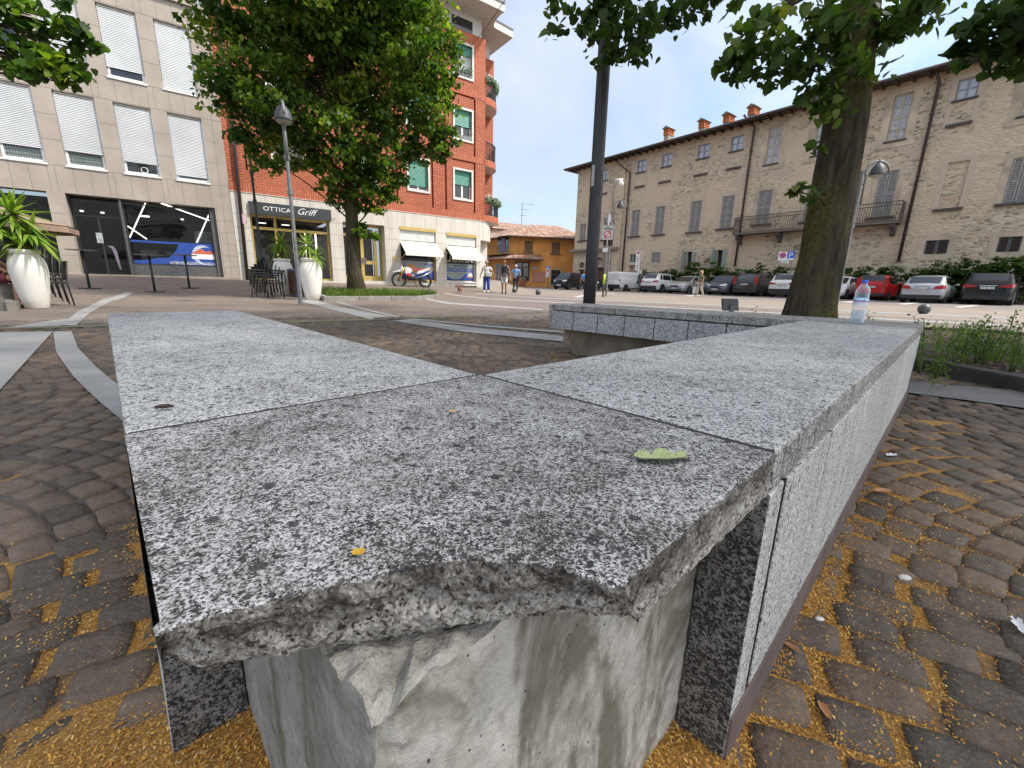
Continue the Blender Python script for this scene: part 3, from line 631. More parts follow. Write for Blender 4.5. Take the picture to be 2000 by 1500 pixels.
# ---------------------------------------------------------------- things lying on the bench and the ground
def bottle():
    c = at_z(1672, 632, .45); c = Vector((c.x, c.y, .4505)); b = thing('water_bottle', 'half empty clear plastic water bottle with blue cap standing on the bench', 'bottle', c)
    pr = [(.0, .001), (.026, .001), (.031, .006), (.032, .012)]
    for k in range(9): z = .016+.0085*k; pr += [(.0325, z), (.0308, z+.0035), (.0325, z+.007)]
    pr += [(.0325, .096), (.032, .135), (.0325, .138)]
    for k in range(3): z = .14+.009*k; pr += [(.0325, z), (.0305, z+.0045), (.0325, z+.0085)]
    pr += [(.031, .172), (.026, .185), (.0175, .197), (.0125, .203), (.0125, .208)]
    t = NT('clear_plastic'); t.fin((.9,.95,1), .04, None, 0, .6); tr = t.n('ShaderNodeBsdfTransparent'); tr.inputs[0].default_value = (.93,.95,.97,1); mxs = t.n('ShaderNodeMixShader')
    lw = t.n('ShaderNodeLayerWeight'); lw.inputs[0].default_value = .5; t.l(t.math('MULTIPLY_ADD', lw.outputs['Facing'], .55, .1), mxs.inputs[0]); t.l(tr.outputs[0], mxs.inputs[1]); t.l(t.b.outputs[0], mxs.inputs[2]); t.l(mxs.outputs[0], t.out.inputs[0])
    pr = [(r, z*1.045) for r, z in pr]
    part(MB().lathe(c, pr, 28), 'bottle_wall', [t.mat], b, smooth=True)
    w = NT('water'); tr = w.n('ShaderNodeBsdfTransparent'); tr.inputs[0].default_value = (.80,.86,.90,1); w.fin((.6,.7,.75), .02, None, 0, .5); m2 = w.n('ShaderNodeMixShader'); m2.inputs[0].default_value = .22; w.l(tr.outputs[0], m2.inputs[1]); w.l(w.b.outputs[0], m2.inputs[2]); w.l(m2.outputs[0], w.out.inputs[0])
    part(MB().lathe(c, [(0, .003), (.029, .006), (.0295, .072), (0, .072)], 24), 'water', [w.mat], b, smooth=True)
    lab = NT('bottle_label'); x, y, z = lab.sep(lab.co); mt = lab.math('ADD', z, lab.math('MULTIPLY', lab.noise(55, 2), .02))
    col = lab.ramp(lab.math('MULTIPLY', lab.math('SUBTRACT', z, .098), 24.), [(0, (.62,.68,.76)), (.34, (.70,.75,.82)), (.36, (.75,.25,.25)), (.44, (.75,.25,.25)), (.46, (.6,.75,.88)), (.9, (.25,.5,.78))], 'CONSTANT')
    mtn = lab.math('MULTIPLY', lab.math('LESS_THAN', mt, .137), lab.math('GREATER_THAN', z, .119)); col = lab.mix(mtn, col, (.06,.16,.36))
    part(MB().lathe(c, [(.0331, .1), (.0331, .142)], 28), 'label', [lab.fin(col, .45)], b, smooth=True)
    cp = MB().lathe(c, [(.0, .2325), (.0135, .2325), (.0142, .230), (.0142, .2155), (.0, .2155)], 24)
    part(cp, 'cap', [M('cap_blue', (.02,.13,.62), .35)], b, smooth=2)
bottle()
def flat_leaf(name, label, c, L, Wd, rot, mat, lobes=False, curl=.3, cat='leaf'):
    mb = MB(); n = 14; vs = []; ca, sa = math.cos(rot), math.sin(rot)
    for i in range(n+1):
        f = i/n; w = Wd*math.sin(math.pi*f**.8)**.7 if not lobes else Wd*(.35+.65*abs(math.sin(math.pi*2.5*f+.4)))*math.sin(math.pi*min(1, f*.96+.02))**.45
        x = (f-.5)*L
        for s in (-1, -.5, 0, .5, 1):
            y = w*s; z = .002+curl*L*.4*(abs(s)**1.5*.35*(w/Wd) + .5*(2*f-1)**2*.2) + .0015*mnoise.noise(Vector((x*300, y*300, 1)))
            if lobes: x2 = x + .25*L*abs(s)*(f-.45)
            else: x2 = x
            vs.append((c[0]+x2*ca-y*sa, c[1]+x2*sa+y*ca, c[2]+z))
    mb.add(vs, [(5*i+k, 5*i+k+1, 5*i+6+k, 5*i+5+k) for i in range(n) for k in range(4)])
    o = part(mb, name, [mat], None, smooth=True); return tag(o, label, cat)
t = NT('pale_leaf'); t.fin(t.mix(t.ramp(t.vor(260, None, 'DISTANCE_TO_EDGE'), [(.02, 1.), (.10, 0.)]), t.mix(t.ramp(t.noise(120, 3), [(.4, 0.), (.6, 1.)]), (.24,.30,.105), (.33,.38,.17)), (.44,.47,.25)), .6, t.bump(t.noise(120, 2), .4, .003))
c = at_z(1292, 899, .4515); flat_leaf('fallen_leaf', 'pale green lobed leaf lying upside down on the chipped slab', c, .047, .014, R(8), t.mat, True, .9)
YEL = M('yellow_petal', (.55,.33,.03), .6); BRN = M('dry_leaf', (.35,.17,.075), .75, var=.3, vs=60); PEB = M('white_pebble', (.55,.54,.50), .7)
for i, (px, py, lab_) in enumerate(((883, 806, 'yellow petal on the corner slab near the inner angle'), (702, 1083, 'yellow petal near the middle of the broken edge'))):
    flat_leaf('fallen_petal', lab_, at_z(px, py, .4512), .009, .004, i*1.1, YEL, False, .6, 'petal')
flat_leaf('dry_leaf', 'dark curled dry leaf near the left edge of the left seat', at_z(322, 800, .4512), .022, .006, .6, M('dark_leaf', (.06,.035,.03), .8), False, 1.4)
for px, py, L_, lab_, rot in ((1608, 1393, .030, 'orange dry leaf on a sett low on the right', 1.5), (1545, 1270, .03, 'tan dry leaf against the plinth of the right cladding', 2.2), (1726, 964, .062, 'brown crumpled dry leaf beside the cladding right of the cut end', .1), (1690, 935, .05, 'thin dry twig leaf between plinth and crumpled leaf', .9)):
    q = gp(px, py); flat_leaf('dry_leaf', lab_, (q.x, q.y, q.z+.004), L_, L_*.22, rot, BRN, False, .9)
for px, py, r_, lab_ in ((1766, 1130, .011, 'white pebble between the setts right of the bench'), (1600, 1211, .007, 'small white pebble beside the plinth')):
    q = gp(px, py); o = part(MB().ell((q.x, q.y, q.z+.003), r_*1.3, r_*.8, r_*.5, 12, 8), 'pebble', [PEB], smooth=True); tag(o, lab_, 'pebble')
for px, py, lab_, rot in ((1742, 893, 'crumpled white paper wrapper by the long cladding wall', .2), (1992, 1232, 'white paper scrap at the right edge among setts', 1.)):
    q = gp(px, py); flat_leaf('paper_scrap', lab_, (q.x, q.y, q.z+.004), .045, .014, rot, M('white_paper', (.62,.62,.64), .7), True, 1.2, 'litter')
# ---------------------------------------------------------------- facade tools: a vertical plane with its own (s, z) coordinates
class Plane:
    def __init__(s, t, off, flip=1):
        s.t = Vector((t[0], t[1], 0)).normalized(); s.n = Vector((-s.t.y, s.t.x, 0))*flip    # n points away from the camera
        s.off = off; s.o = s.n*off
    def sz(s, px, py):
        p = on_plane(px, py, s.n, s.off); return (p-s.o).dot(s.t), p.z
    def P(s, a, z, d=0):                                          # d > 0: in front of the wall (towards the camera)
        return s.o + s.t*a - s.n*d + Vector((0, 0, z))
    def rect(s, tl, br):
        a0, z1 = s.sz(*tl); a1, z0 = s.sz(*br); return min(a0, a1), max(a0, a1), z0, z1
    def box(s, mb, a0, a1, z0, z1, d0, d1, mi=0):
        return mb.add([s.P(a, z, d) for d in (d0, d1) for a, z in ((a0,z0),(a1,z0),(a1,z1),(a0,z1))], [(0,1,2,3),(4,7,6,5),(0,4,5,1),(1,5,6,2),(2,6,7,3),(3,7,4,0)], mi)
    def wall(s, mb, a0, a1, z0, z1, holes, d=0, mi=0, rmi=None):
        """wall sheet with real openings: holes = (a0, a1, z0, z1, depth, has_back)"""
        A = sorted({a0, a1, *[min(max(h[i], a0), a1) for h in holes for i in (0, 1)]}); Z = sorted({z0, z1, *[min(max(h[i], z0), z1) for h in holes for i in (2, 3)]})
        for i in range(len(A)-1):
            for j in range(len(Z)-1):
                ca, cz = (A[i]+A[i+1])/2, (Z[j]+Z[j+1])/2
                if A[i+1]-A[i] < 1e-5 or Z[j+1]-Z[j] < 1e-5 or any(h[0] < ca < h[1] and h[2] < cz < h[3] for h in holes): continue
                mb.quad(s.P(A[i],Z[j],d), s.P(A[i+1],Z[j],d), s.P(A[i+1],Z[j+1],d), s.P(A[i],Z[j+1],d), mi)
        r = mi if rmi is None else rmi
        for h in holes:
            b0, b1, y0, y1, dp = h[:5]; bk = h[5] if len(h) > 5 else False
            f, k = d, d-dp
            mb.quad(s.P(b0,y0,f), s.P(b0,y1,f), s.P(b0,y1,k), s.P(b0,y0,k), r); mb.quad(s.P(b1,y0,f), s.P(b1,y1,f), s.P(b1,y1,k), s.P(b1,y0,k), r)
            mb.quad(s.P(b0,y0,f), s.P(b1,y0,f), s.P(b1,y0,k), s.P(b0,y0,k), r); mb.quad(s.P(b0,y1,f), s.P(b1,y1,f), s.P(b1,y1,k), s.P(b0,y1,k), r)
            if bk: mb.quad(s.P(b0,y0,k), s.P(b1,y0,k), s.P(b1,y1,k), s.P(b0,y1,k), r)
        return mb
    def frame(s, mb, a0, a1, z0, z1, w, d0, d1, mi=0, bottom=True):
        s.box(mb, a0, a0+w, z0, z1, d0, d1, mi); s.box(mb, a1-w, a1, z0, z1, d0, d1, mi); s.box(mb, a0+w, a1-w, z1-w, z1, d0, d1, mi)
        if bottom: s.box(mb, a0+w, a1-w, z0, z0+w, d0, d1, mi)
        return mb
    def pane(s, mb, a0, a1, z0, z1, d, mi=0): return mb.quad(s.P(a0,z0,d), s.P(a1,z0,d), s.P(a1,z1,d), s.P(a0,z1,d), mi)
    def text(s, st, name, mat, parent, a0, z0, h, width, d, **k): return text(st, name, mat, parent, s.P(a0, z0, d), s.t, (0,0,1), h, width, **k)
def facade_co(t, pl):
    """object space of a facade mesh turned into (along the wall, height)"""
    x, y, z = t.sep(t.co); u = t.math('ADD', t.math('MULTIPLY', x, pl.t.x), t.math('MULTIPLY', y, pl.t.y)); return t.comb(u, z, 0), u, z
FP = Plane((math.sin(R(54.42)), math.cos(R(54.42))), 22.6)
DARKG = M('dark_window_glass', (.018,.022,.025), .06, var=.3, vs=.7, spec=.8)
GREYG = M('frosted_window_glass', (.20,.24,.235), .15, var=.25, vs=2, spec=.6)
WHITE = M('white_window_frame', (.68,.68,.66), .5, dirt=.15)
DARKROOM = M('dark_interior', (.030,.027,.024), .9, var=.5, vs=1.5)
CLEAR = glass_mat('shop_glass', (.75,.78,.78), .72)
LIT = NT('lit_tube'); LIT.b.inputs['Emission Color'].default_value = (1,.93,.82,1); LIT.b.inputs['Emission Strength'].default_value = 2.2; LIT = LIT.fin((.8,.8,.75), .5)
# ---------------------------------------------------------------- pinkish stone office building (left)
sL = FP.sz(-60, 300)[0]-6; sR = FP.sz(452.5, 365)[0]; sR2 = FP.sz(466, 549)[0]; sR = (sR+sR2)/2
def stone_mat():
    t = NT('pink_granite_cladding'); co, u, z = facade_co(t, FP)
    c = t.mix(t.ramp(t.noise(1.1, 4, .6), [(.35, 0.), (.65, 1.)]), (.345,.298,.25), (.44,.385,.325)); c = t.mix(t.ramp(t.noise(140, 2), [(.35, .5), (.6, 0.)]), c, (.22,.18,.16))
    c = t.mix(t.ramp(t.noise(1, 4, .6, t.map((1.6,1.6,.25))), [(.5, 0.), (.8, .45)]), c, (.24,.20,.175))
    return t.fin(c, .55, t.bump(t.noise(60, 3), .1, .003))
STONE = stone_mat(); SEAM = M('stone_seam', (.10,.08,.07), .9)
ALU = NT('roller_shutter'); co, u, z = facade_co(ALU, FP)
sl_ = ALU.math('PINGPONG', ALU.math('MULTIPLY', z, 1/.055), .5)
ALU = ALU.fin(ALU.mix(ALU.ramp(sl_, [(0, 1.), (.13, .0)]), ALU.mix(ALU.ramp(ALU.noise(.8, 3), [(.3, 0.), (.7, 1.)]), (.50,.52,.53), (.62,.64,.65)), (.16,.17,.175)), .45, ALU.bump(ALU.ramp(sl_, [(0, 0.), (.3, 1.)]), .8, .012), .2)
wl = [FP.rect((101,173), (205,331)), FP.rect((219,197), (316,347)), FP.rect((328,221), (415,361))]
wu = [FP.rect((200,8), (293,164)), FP.rect((308,37), (395,192))]
pitch = (wl[2][0]-wl[0][0])/2; ww = sum(w[1]-w[0] for w in wl)/3
zl0, zl1 = (sum(w[i] for w in wl)/3 for i in (2, 3)); zu0, zu1 = (sum(w[i] for w in wu)/2 for i in (2, 3))
cols = [wl[1][0]+pitch*k for k in range(-3, 2)]
def bz(px, py): return FP.sz(px, py)[1]
blind_low = {-3: .3, -2: .3, -1: bz(79, 287)-zl0, 0: bz(200, 302)-zl0, 1: 0, 2: 0}
zb = {1: [.2,.2,bz(79,287)-zl0, bz(200,301)-zl0, bz(314,321)-zl0][0]}
low_gap = [.45, bz(80,287)-zl0, bz(200,302)-zl0, bz(314,322)-zl0, bz(414,349)-zl0]; up_gap = [.3, .9, 0, bz(290,145)-zu0, 0]
zf = FP.sz(229, 387)[1]; zg0 = -.2; ztop = FP.sz(381, 17)[1]
gz0 = FP.sz(250, 540)[1]
aD0, aD1 = FP.sz(127.5, 366)[0], FP.sz(229, 386)[0]; aD0 = (FP.sz(156,535)[0]+aD0)/2
aW0, aW1 = FP.sz(246, 460)[0], FP.sz(428, 470)[0]
aP0 = (FP.sz(93, 361)[0]+FP.sz(110, 492)[0])/2
off_b = thing('office_building', 'pinkish stone office building with white roller shutters on the left', 'building', FP.P((sL+sR)/2, 0))
holes = [(a, a+ww, zl0, zl1, .16) for a in cols] + [(a, a+ww, zu0, zu1, .16) for a in cols] + [(aD0, aW1, gz0, zf, .5, False), (aP0-3.2, aP0, gz0, zf, .5, False)]
mb = FP.wall(MB(), sL, sR, zg0, ztop, holes)
FP.box(mb, sL, sR, ztop, ztop+.12, -.3, .10); mb.quad(FP.P(sR, zg0), FP.P(sR, ztop), FP.P(sR, ztop, -6), FP.P(sR, zg0, -6)); mb.quad(FP.P(sL, ztop+.1, 0), FP.P(sR, ztop+.1, 0), FP.P(sR, ztop+.1, -9), FP.P(sL, ztop+.1, -9))
mb.quad(FP.P(sL, zg0), FP.P(sL, ztop), FP.P(sL, ztop, -9), FP.P(sL, zg0, -9))
part(mb, 'wall', [STONE], off_b)
FP.box(m2 := MB(), sL, sR, gz0-.02, gz0+.06, 0, .04); FP.box(m2, sL, sR, -.3, gz0-.02, 0, .025); part(m2, 'plinth', [M('plinth_warm', (.36,.30,.235), .8, dirt=.3)], off_b)
# stone joints as real thin strips recessed look
m3 = MB(); sw = .008
def hs(z, a0, a1): FP.box(m3, a0, a1, z-sw/2, z+sw/2, 0, .0025)
def vs_(a, z0, z1): FP.box(m3, a-sw/2, a+sw/2, z0, z1, 0, .0022)
for z in (zl0-.03, zl1+.03, zu0-.03, zu1+.03): hs(z, sL, sR)
for k, a in enumerate(cols):
    for q in range(4): vs_(a + (q-.5)*pitch/3.4 - .1, zl1+.03, zu0-.03); vs_(a+(q-.5)*pitch/3.4-.1, zf+.02, zl0-.03); vs_(a+(q-.5)*pitch/3.4-.1, zu1+.03, ztop)
    for zz in (zl0+(zl1-zl0)/3, zl0+2*(zl1-zl0)/3, zu0+(zu1-zu0)/3, zu0+2*(zu1-zu0)/3): hs(zz, a+ww+.01, a+pitch-.01)
vs_(sR-.32, gz0, ztop); vs_(aW1+.05, gz0, zf)
for k in range(1, 6): hs(gz0+k*(zf-gz0)/6, aW1+.02, sR)
for k in range(1, 4): hs(gz0+k*(zf-gz0)/4, aP0+.02, aD0-.02)
part(m3, 'stone_joints', [SEAM], off_b)
def office_window(a, z0, z1, gap, ring=False, grid=True, k=0):
    w = FP.frame(MB(), a+.02, a+ww-.02, z0+.03, z1, .07, -.16, -.09); FP.box(w, a-.03, a+ww+.03, z0-.05, z0+.012, -.16, .035)
    f = part(w, 'window', [WHITE], off_b); g = FP.pane(MB(), a+.08, a+ww-.08, z0+.08, z1-.05, -.13)
    part(g, 'pane', [GREYG if grid else DARKG], f)
    if gap > .03 and grid:
        m = MB()
        for i in range(1, 14): FP.box(m, a+.08+i*(ww-.16)/14-.008, a+.08+i*(ww-.16)/14+.008, z0+.08, z0+gap+.05, -.128, -.122)
        for i in range(1, 5): FP.box(m, a+.08, a+ww-.08, z0+.08+i*.12-.008, z0+.08+i*.12+.008, -.128, -.1215)
        part(m, 'window_grid', [M('grid_dark', (.06,.07,.07), .6)], f)
    FP.box(b := MB(), a+.012, a+ww-.012, z0+max(gap, .02), z1-.10, -.085, -.06); FP.box(b, a+.01, a+ww-.01, z0+max(gap,.02)-.03, z0+max(gap,.02)+.03, -.09, -.052); part(b, 'roller_shutter', [ALU], off_b)
    FP.box(b := MB(), a+.0, a+ww-.0, z1-.10, z1, -.16, -.10); part(b, 'lintel_gap', [M('shutter_slot', (.06,.05,.045), .8)], off_b)
    if ring:
        c = FP.P(a+ww*.55, z0+.21, -.118); pts = [c + FP.t*.1*math.cos(x*.3)+Vector((0,0,.1*math.sin(x*.3))) for x in range(22)]
        part(MB().tube(pts, .014, 6), 'hanging_ring', [WHITE], f)
for k, a in enumerate(cols):
    office_window(a, zl0, zl1, low_gap[k], k == 3, k != 3, k); office_window(a, zu0, zu1, up_gap[k], False, False, k)
# rail of glass on top
FP.box(g := MB(), sL, sR, ztop+.12, ztop+.95, -.25, -.24); part(g, 'glass_parapet', [M('parapet_glass', (.45,.55,.58), .1)], off_b)
# shop floor: dark interior, door, display window with blue lettering
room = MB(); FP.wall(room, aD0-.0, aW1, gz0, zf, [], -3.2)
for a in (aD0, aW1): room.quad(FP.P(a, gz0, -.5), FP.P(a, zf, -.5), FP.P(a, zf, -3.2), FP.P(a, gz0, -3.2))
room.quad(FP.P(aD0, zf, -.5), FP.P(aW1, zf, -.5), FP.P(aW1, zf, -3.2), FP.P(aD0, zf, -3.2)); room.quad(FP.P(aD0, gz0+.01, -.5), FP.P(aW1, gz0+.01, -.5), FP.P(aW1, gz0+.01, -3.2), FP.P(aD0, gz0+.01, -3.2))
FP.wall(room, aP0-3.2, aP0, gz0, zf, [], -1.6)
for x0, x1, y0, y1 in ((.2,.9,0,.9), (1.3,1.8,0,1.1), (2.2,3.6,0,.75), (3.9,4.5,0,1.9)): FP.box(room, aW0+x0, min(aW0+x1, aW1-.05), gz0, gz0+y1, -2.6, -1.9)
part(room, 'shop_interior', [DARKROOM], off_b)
GREYST = M('dark_grey_stone', (.085,.082,.08), .55, var=.3, vs=12)
zs0 = FP.sz(340, 519)[1]
m = MB(); FP.box(m, aD1, aW0+.02, gz0, zf, -.5, -.05); FP.box(m, aW0+.02, aW1-.12, gz0, zs0, -.45, -.14); FP.box(m, aW1-.2, aW1, gz0, zf, -.5, -.10); part(m, 'shop_surround', [GREYST], off_b)
m = FP.frame(MB(), aW0+.02, aW1-.2, zs0, zf-.1, .05, -.26, -.18); FP.frame(m, aD0+.02, aD1-.02, gz0+.02, zf-.12, .06, -.46, -.38); FP.box(m, (aD0+aD1)/2-.03, (aD0+aD1)/2+.03, gz0, zf-.7, -.45, -.39); FP.box(m, aD0+.05, aD1-.05, zf-.72, zf-.66, -.45, -.39); part(m, 'shop_frame', [M('black_frame', (.02,.02,.02), .4)], off_b)
m = FP.pane(MB(), aW0+.05, aW1-.22, zs0+.03, zf-.12, -.22); FP.pane(m, aD0+.05, aD1-.05, gz0+.05, zf-.15, -.42); FP.pane(m, aP0-3.2, aP0, gz0, zf, -.4); part(m, 'shop_glass', [glass_mat('dark_shop_glass', (.6,.62,.62), .86)], off_b)
BLUE = M('decal_blue', (.018,.06,.29), .5); 
def fq(mb, pts, d): mb.add([FP.P(*FP.sz(*p), d) for p in pts], [tuple(range(len(pts)))]); return mb
m = MB(); z1_, z2_ = FP.sz(250, 467)[1], FP.sz(255, 471.5)[1]; FP.pane(m, aW0+.07, aW1-.23, z2_, z1_, -.21)
zb0, zb1 = zs0+.04, FP.sz(420, 477)[1]; ea = aW1-.23
mid = FP.sz(330, 510)[0]
pts = [(aW0+.07, zb0), (ea, zb0), (ea, zb1)] + [(ea-1.15-.0*k, zb1) for k in range(1)] + [(ea-1.3, zb1-.35), (ea-1.55, zb1-.62), (ea-1.95, zb0+.24), (ea-2.4, zb0+.14), (aW0+.07, zb0+.14)]
m.add([FP.P(a, z, -.209) for a, z in pts], [tuple(range(len(pts)))])
part(m, 'blue_window_decal', [BLUE], off_b)
wt_ = M('decal_white', (.75,.75,.75), .5)
lx0, lz = FP.sz(332, 518); lx1 = FP.sz(424, 520)[0]; FP.text('INTERMEDIAZIONI IMMOBILIARI', 'lettering', wt_, off_b, lx0, zb0+.03, .11, lx1-lx0, -.2)
FP.text('immobiliare', 'lettering', wt_, off_b, aW0+.3, zb0+.05, .06, .9, -.2) if False else None
# badge: house on a pale crescent
cx, cz = FP.sz(398, 498); m = MB()
for k in range(26):
    t0, t1 = math.pi*(.25+1.35*k/26), math.pi*(.25+1.35*(k+1)/26); w0, w1 = .09*math.sin(math.pi*k/26), .09*math.sin(math.pi*(k+1)/26)
    m.add([FP.P(cx-.02+(.37-w)*math.cos(t), cz+(.40-w)*math.sin(t), -.205) for t, w in ((t0, 0), (t1, 0), (t1, 2*w1), (t0, 2*w0))], [(0,1,2,3)])
part(m, 'badge_crescent', [M('badge_pale', (.45,.50,.62), .5)], off_b)
m = MB().add([FP.P(cx+a, cz+z, -.201) for a, z in ((-.44,.02),(-.1,.26),(.12,.14),(.2,.2),(.46,.02))], [(0,1,2,3,4)]); part(m, 'badge_roof', [M('badge_red', (.50,.12,.05), .5)], off_b)
FP.box(m := MB(), cx-.42, cx+.44, cz-.17, cz+.03, -.204, -.199); part(m, 'badge_band', [wt_], off_b)
m = MB()
for p0, p1 in (((282,395),(251,463)), ((311,394),(414,431)), ((411,411),(384,473)), ((247,440),(285,466))):
    a, b = FP.sz(*p0), FP.sz(*p1); m.tube([FP.P(*a, -.3), FP.P(*b, -.3)], .022, 6)
part(m, 'light_tube', [LIT], off_b)
m = MB()
for p0, p1 in (((272,487),(312,517)), ((378,450),(418,475)), ((353,480),(375,505)), ((322,490),(338,500)), ((183,453),(200,474))):
    r_ = FP.rect(p0, p1); FP.box(m, *r_, -.33, -.31)
part(m, 'notice_sheet', [M('paper_grey', (.33,.36,.35), .7, var=.4, vs=9)], off_b)
m = MB()
for p in ((268,412),(274,409),(280,411),(352,417),(178,372),(135,374)): FP.box(m, FP.sz(*p)[0]-.05, FP.sz(*p)[0]+.05, zf-.45, zf-.40, -1.5, -1.4)
part(m, 'ceiling_spot', [LIT], off_b)
m = MB()
for px in (200, 310, 407): a = FP.sz(px, 547)[0]; FP.box(m, a-.35, a+.35, gz0-.14, gz0-.06, .02, .045)
part(m, 'basement_vent', [M('rusty_vent', (.16,.06,.03), .8)], off_b)
# ---------------------------------------------------------------- red brick apartment building with travertine ground floor
bL = sR+.002; bR = FP.sz(947.5, 300)[0]
zband = sum(FP.sz(*p)[1] for p in ((933,433),(760,407)))/2          # top of the travertine / bottom of the brick
zb_top = sum(FP.sz(*p)[1] for p in ((948,83.6),(862,36)))/2
def brick_mat(name, soldier=False, tone=1.):
    t = NT(name); co, u, z = facade_co(t, FP)
    v = t.comb(z, u, 0) if soldier else co
    b = t.brick(v, .30, .105, sc((.47,.135,.062), tone), sc((.35,.088,.04), tone), sc((.11,.035,.022), tone), .014, .5, -.1, .2)
    c = t.mix(t.ramp(t.noise(.5, 5, .6), [(.35, 0.), (.7, .5)]), b[0], sc((.48,.155,.08), tone)); c = t.mix(t.ramp(t.noise(30, 2), [(.5, 0.), (.7, .4)]), c, sc((.22,.05,.03), tone))
    return t.fin(c, .8, t.bump(b[1], .5, -.008))
BRICK, SOLD = brick_mat('red_brick'), brick_mat('red_brick_soldier', True, 1.12)
def trav_mat():
    t = NT('travertine'); co, u, z = facade_co(t, FP); n = t.noise(1, 5, .65, t.map((5, 5, .55)))
    c = t.mix(t.ramp(n, [(.3, 0.), (.7, 1.)]), (.46,.425,.36), (.63,.60,.535)); c = t.mix(t.ramp(t.noise(.9, 3), [(.4, 0.), (.7, .4)]), c, (.52,.50,.45)); return t.fin(c, .6)
TRAV = trav_mat()
brk = thing('apartment_building', 'red brick apartment building with travertine shop floor and curved corner balconies', 'building', FP.P((bL+bR)/2, 0))
W4, W3, W2 = FP.rect((886,79),(922,156)), FP.rect((887,209),(921.6,277)), FP.rect((887,330),(921,391.5))
Wb = FP.rect((796.6,307.5),(837,375)); Wl = FP.rect((527,242),(594,327))
fh = ((W4[3]-W2[3]))/2
wcol = [(Wb[0], Wb[1]), FP.rect((690,290),(738,345))[:2]]
wins = [(W4, .30, 'open'), (W3, .55, 'half'), (W2, .5, 'half')]
for k in range(3): wins.append(((Wb[0], Wb[1], Wb[2]+fh*k, Wb[3]+fh*k), [.85, .7, .4][k], 'closed'))
dx = Wb[0]-wcol[1][0]
for k in range(3): wins.append(((wcol[1][0], wcol[1][1]-.1, Wb[2]+fh*k, Wb[3]+fh*k), [.8, 1, .5][k], 'closed'))
for k in range(3): wins.append(((Wl[0], Wl[1], Wl[2]+fh*k, Wb[3]+.05+fh*k), [.0, .4, .6][k], 'purple'))
ar = FP.sz(640, 300)[0]
holes = [(w[0], w[1], w[2], w[3], .2) for w, _, _ in wins]
gro = []
z4 = FP.sz(900, 187)[1]
for px, py in ((777,395), (845.5,398), (871.5,400), (927,412), (664, 330)):
    a = FP.sz(px, py)[0]; gro.append((a-.055, a+.055, zband+.38, z4, .14, True))
g4 = FP.sz(927, 412)[0]; g3 = FP.sz(871.5, 400)[0]
gro.append((g3+.35, g4, z4-.0, z4+.10, .10, True)); zz3 = FP.sz(900, 312)[1]; gro.append((g3+.35, g4-.06, zz3-.09, zz3, .10, True))
mb = FP.wall(MB(), bL, bR, zband+.36, zb_top, holes+gro); 
mb.quad(FP.P(bR, zband+.36), FP.P(bR, zb_top), FP.P(bR, zb_top, -1.6), FP.P(bR, zband+.36, -1.6))
mb.quad(FP.P(bL, zband), FP.P(bL, zb_top), FP.P(bL, zb_top, -9), FP.P(bL, zband, -9))
bR2 = FP.sz(959, 300)[0]+1.15                                      # the return, set back behind the balconies
mb.quad(FP.P(bR, zband-.3, -1.6), FP.P(bR, zb_top, -1.6), FP.P(bR2, zb_top, -1.6), FP.P(bR2, zband-.3, -1.6)); mb.quad(FP.P(bR2, zband-.3, -1.6), FP.P(bR2, zb_top, -1.6), FP.P(bR2, zb_top, -11), FP.P(bR2, zband-.3, -11))
part(mb, 'wall', [BRICK], brk)
FP.box(m := MB(), bL, bR, zband, zband+.36, -.2, .03); part(m, 'soldier_course', [SOLD], brk)
for q in ((g3-1.3, bR, z4+.10, z4+.42), (bL, bR, zb_top-.30, zb_top), (g3+.3, bR, zz3, zz3+.3)): part(FP.box(MB(), *q, -.05, .012), 'soldier_course', [SOLD], brk)
GREENS = NT('green_shutter'); co, u, z = facade_co(GREENS, FP); q = GREENS.math('PINGPONG', GREENS.math('MULTIPLY', z, 1/.06), .5)
GREENS = GREENS.fin(GREENS.mix(GREENS.ramp(q, [(0, 1.), (.14, 0.)]), (.045,.23,.165), (.012,.06,.045)), .45, GREENS.bump(GREENS.ramp(q, [(0, 0.), (.3, 1.)]), .6, .01))
PURP = M('purple_grey_screen', (.125,.115,.13), .6); CURT = M('net_curtain', (.42,.44,.47), .7, var=.25, vs=5)
MARB = M('window_marble', (.62,.60,.56), .5)
for (a0, a1, z0, z1), fr, st in wins:
    f = part(FP.frame(MB(), a0-.09, a1+.09, z0-.09, z1+.09, .10, -.03, .05), 'window_surround', [MARB], brk)
    m = FP.frame(MB(), a0+.01, a1-.01, z0+.01, z1-.01, .07, -.2, -.13); am = (a0+a1)/2; FP.box(m, am-.05, am+.05, z0+.08, z1-.08, -.19, -.125)
    w = part(m, 'window', [WHITE if st != 'purple' else M('grey_frame', (.3,.29,.3), .5)], brk)
    part(FP.pane(MB(), a0+.07, a1-.07, z0+.07, z1-.07, -.16), 'pane', [PURP if st == 'purple' else CURT if st == 'open' else DARKG], w)
    if fr > 0: FP.box(m := MB(), a0+.015, a1-.015, z1-(z1-z0)*fr, z1, -.12, -.085); part(m, 'roller_shutter', [GREENS], brk)
    if st in ('open', 'half') and a0 > Wb[1] and z0 > W2[2]+1:
        m = MB(); FP.box(m, a0+.03, a1-.03, z0+.03, z0+.20, .02, .06); part(m, 'sill_guard', [M('sill_rail', (.18,.18,.19), .5)], brk)
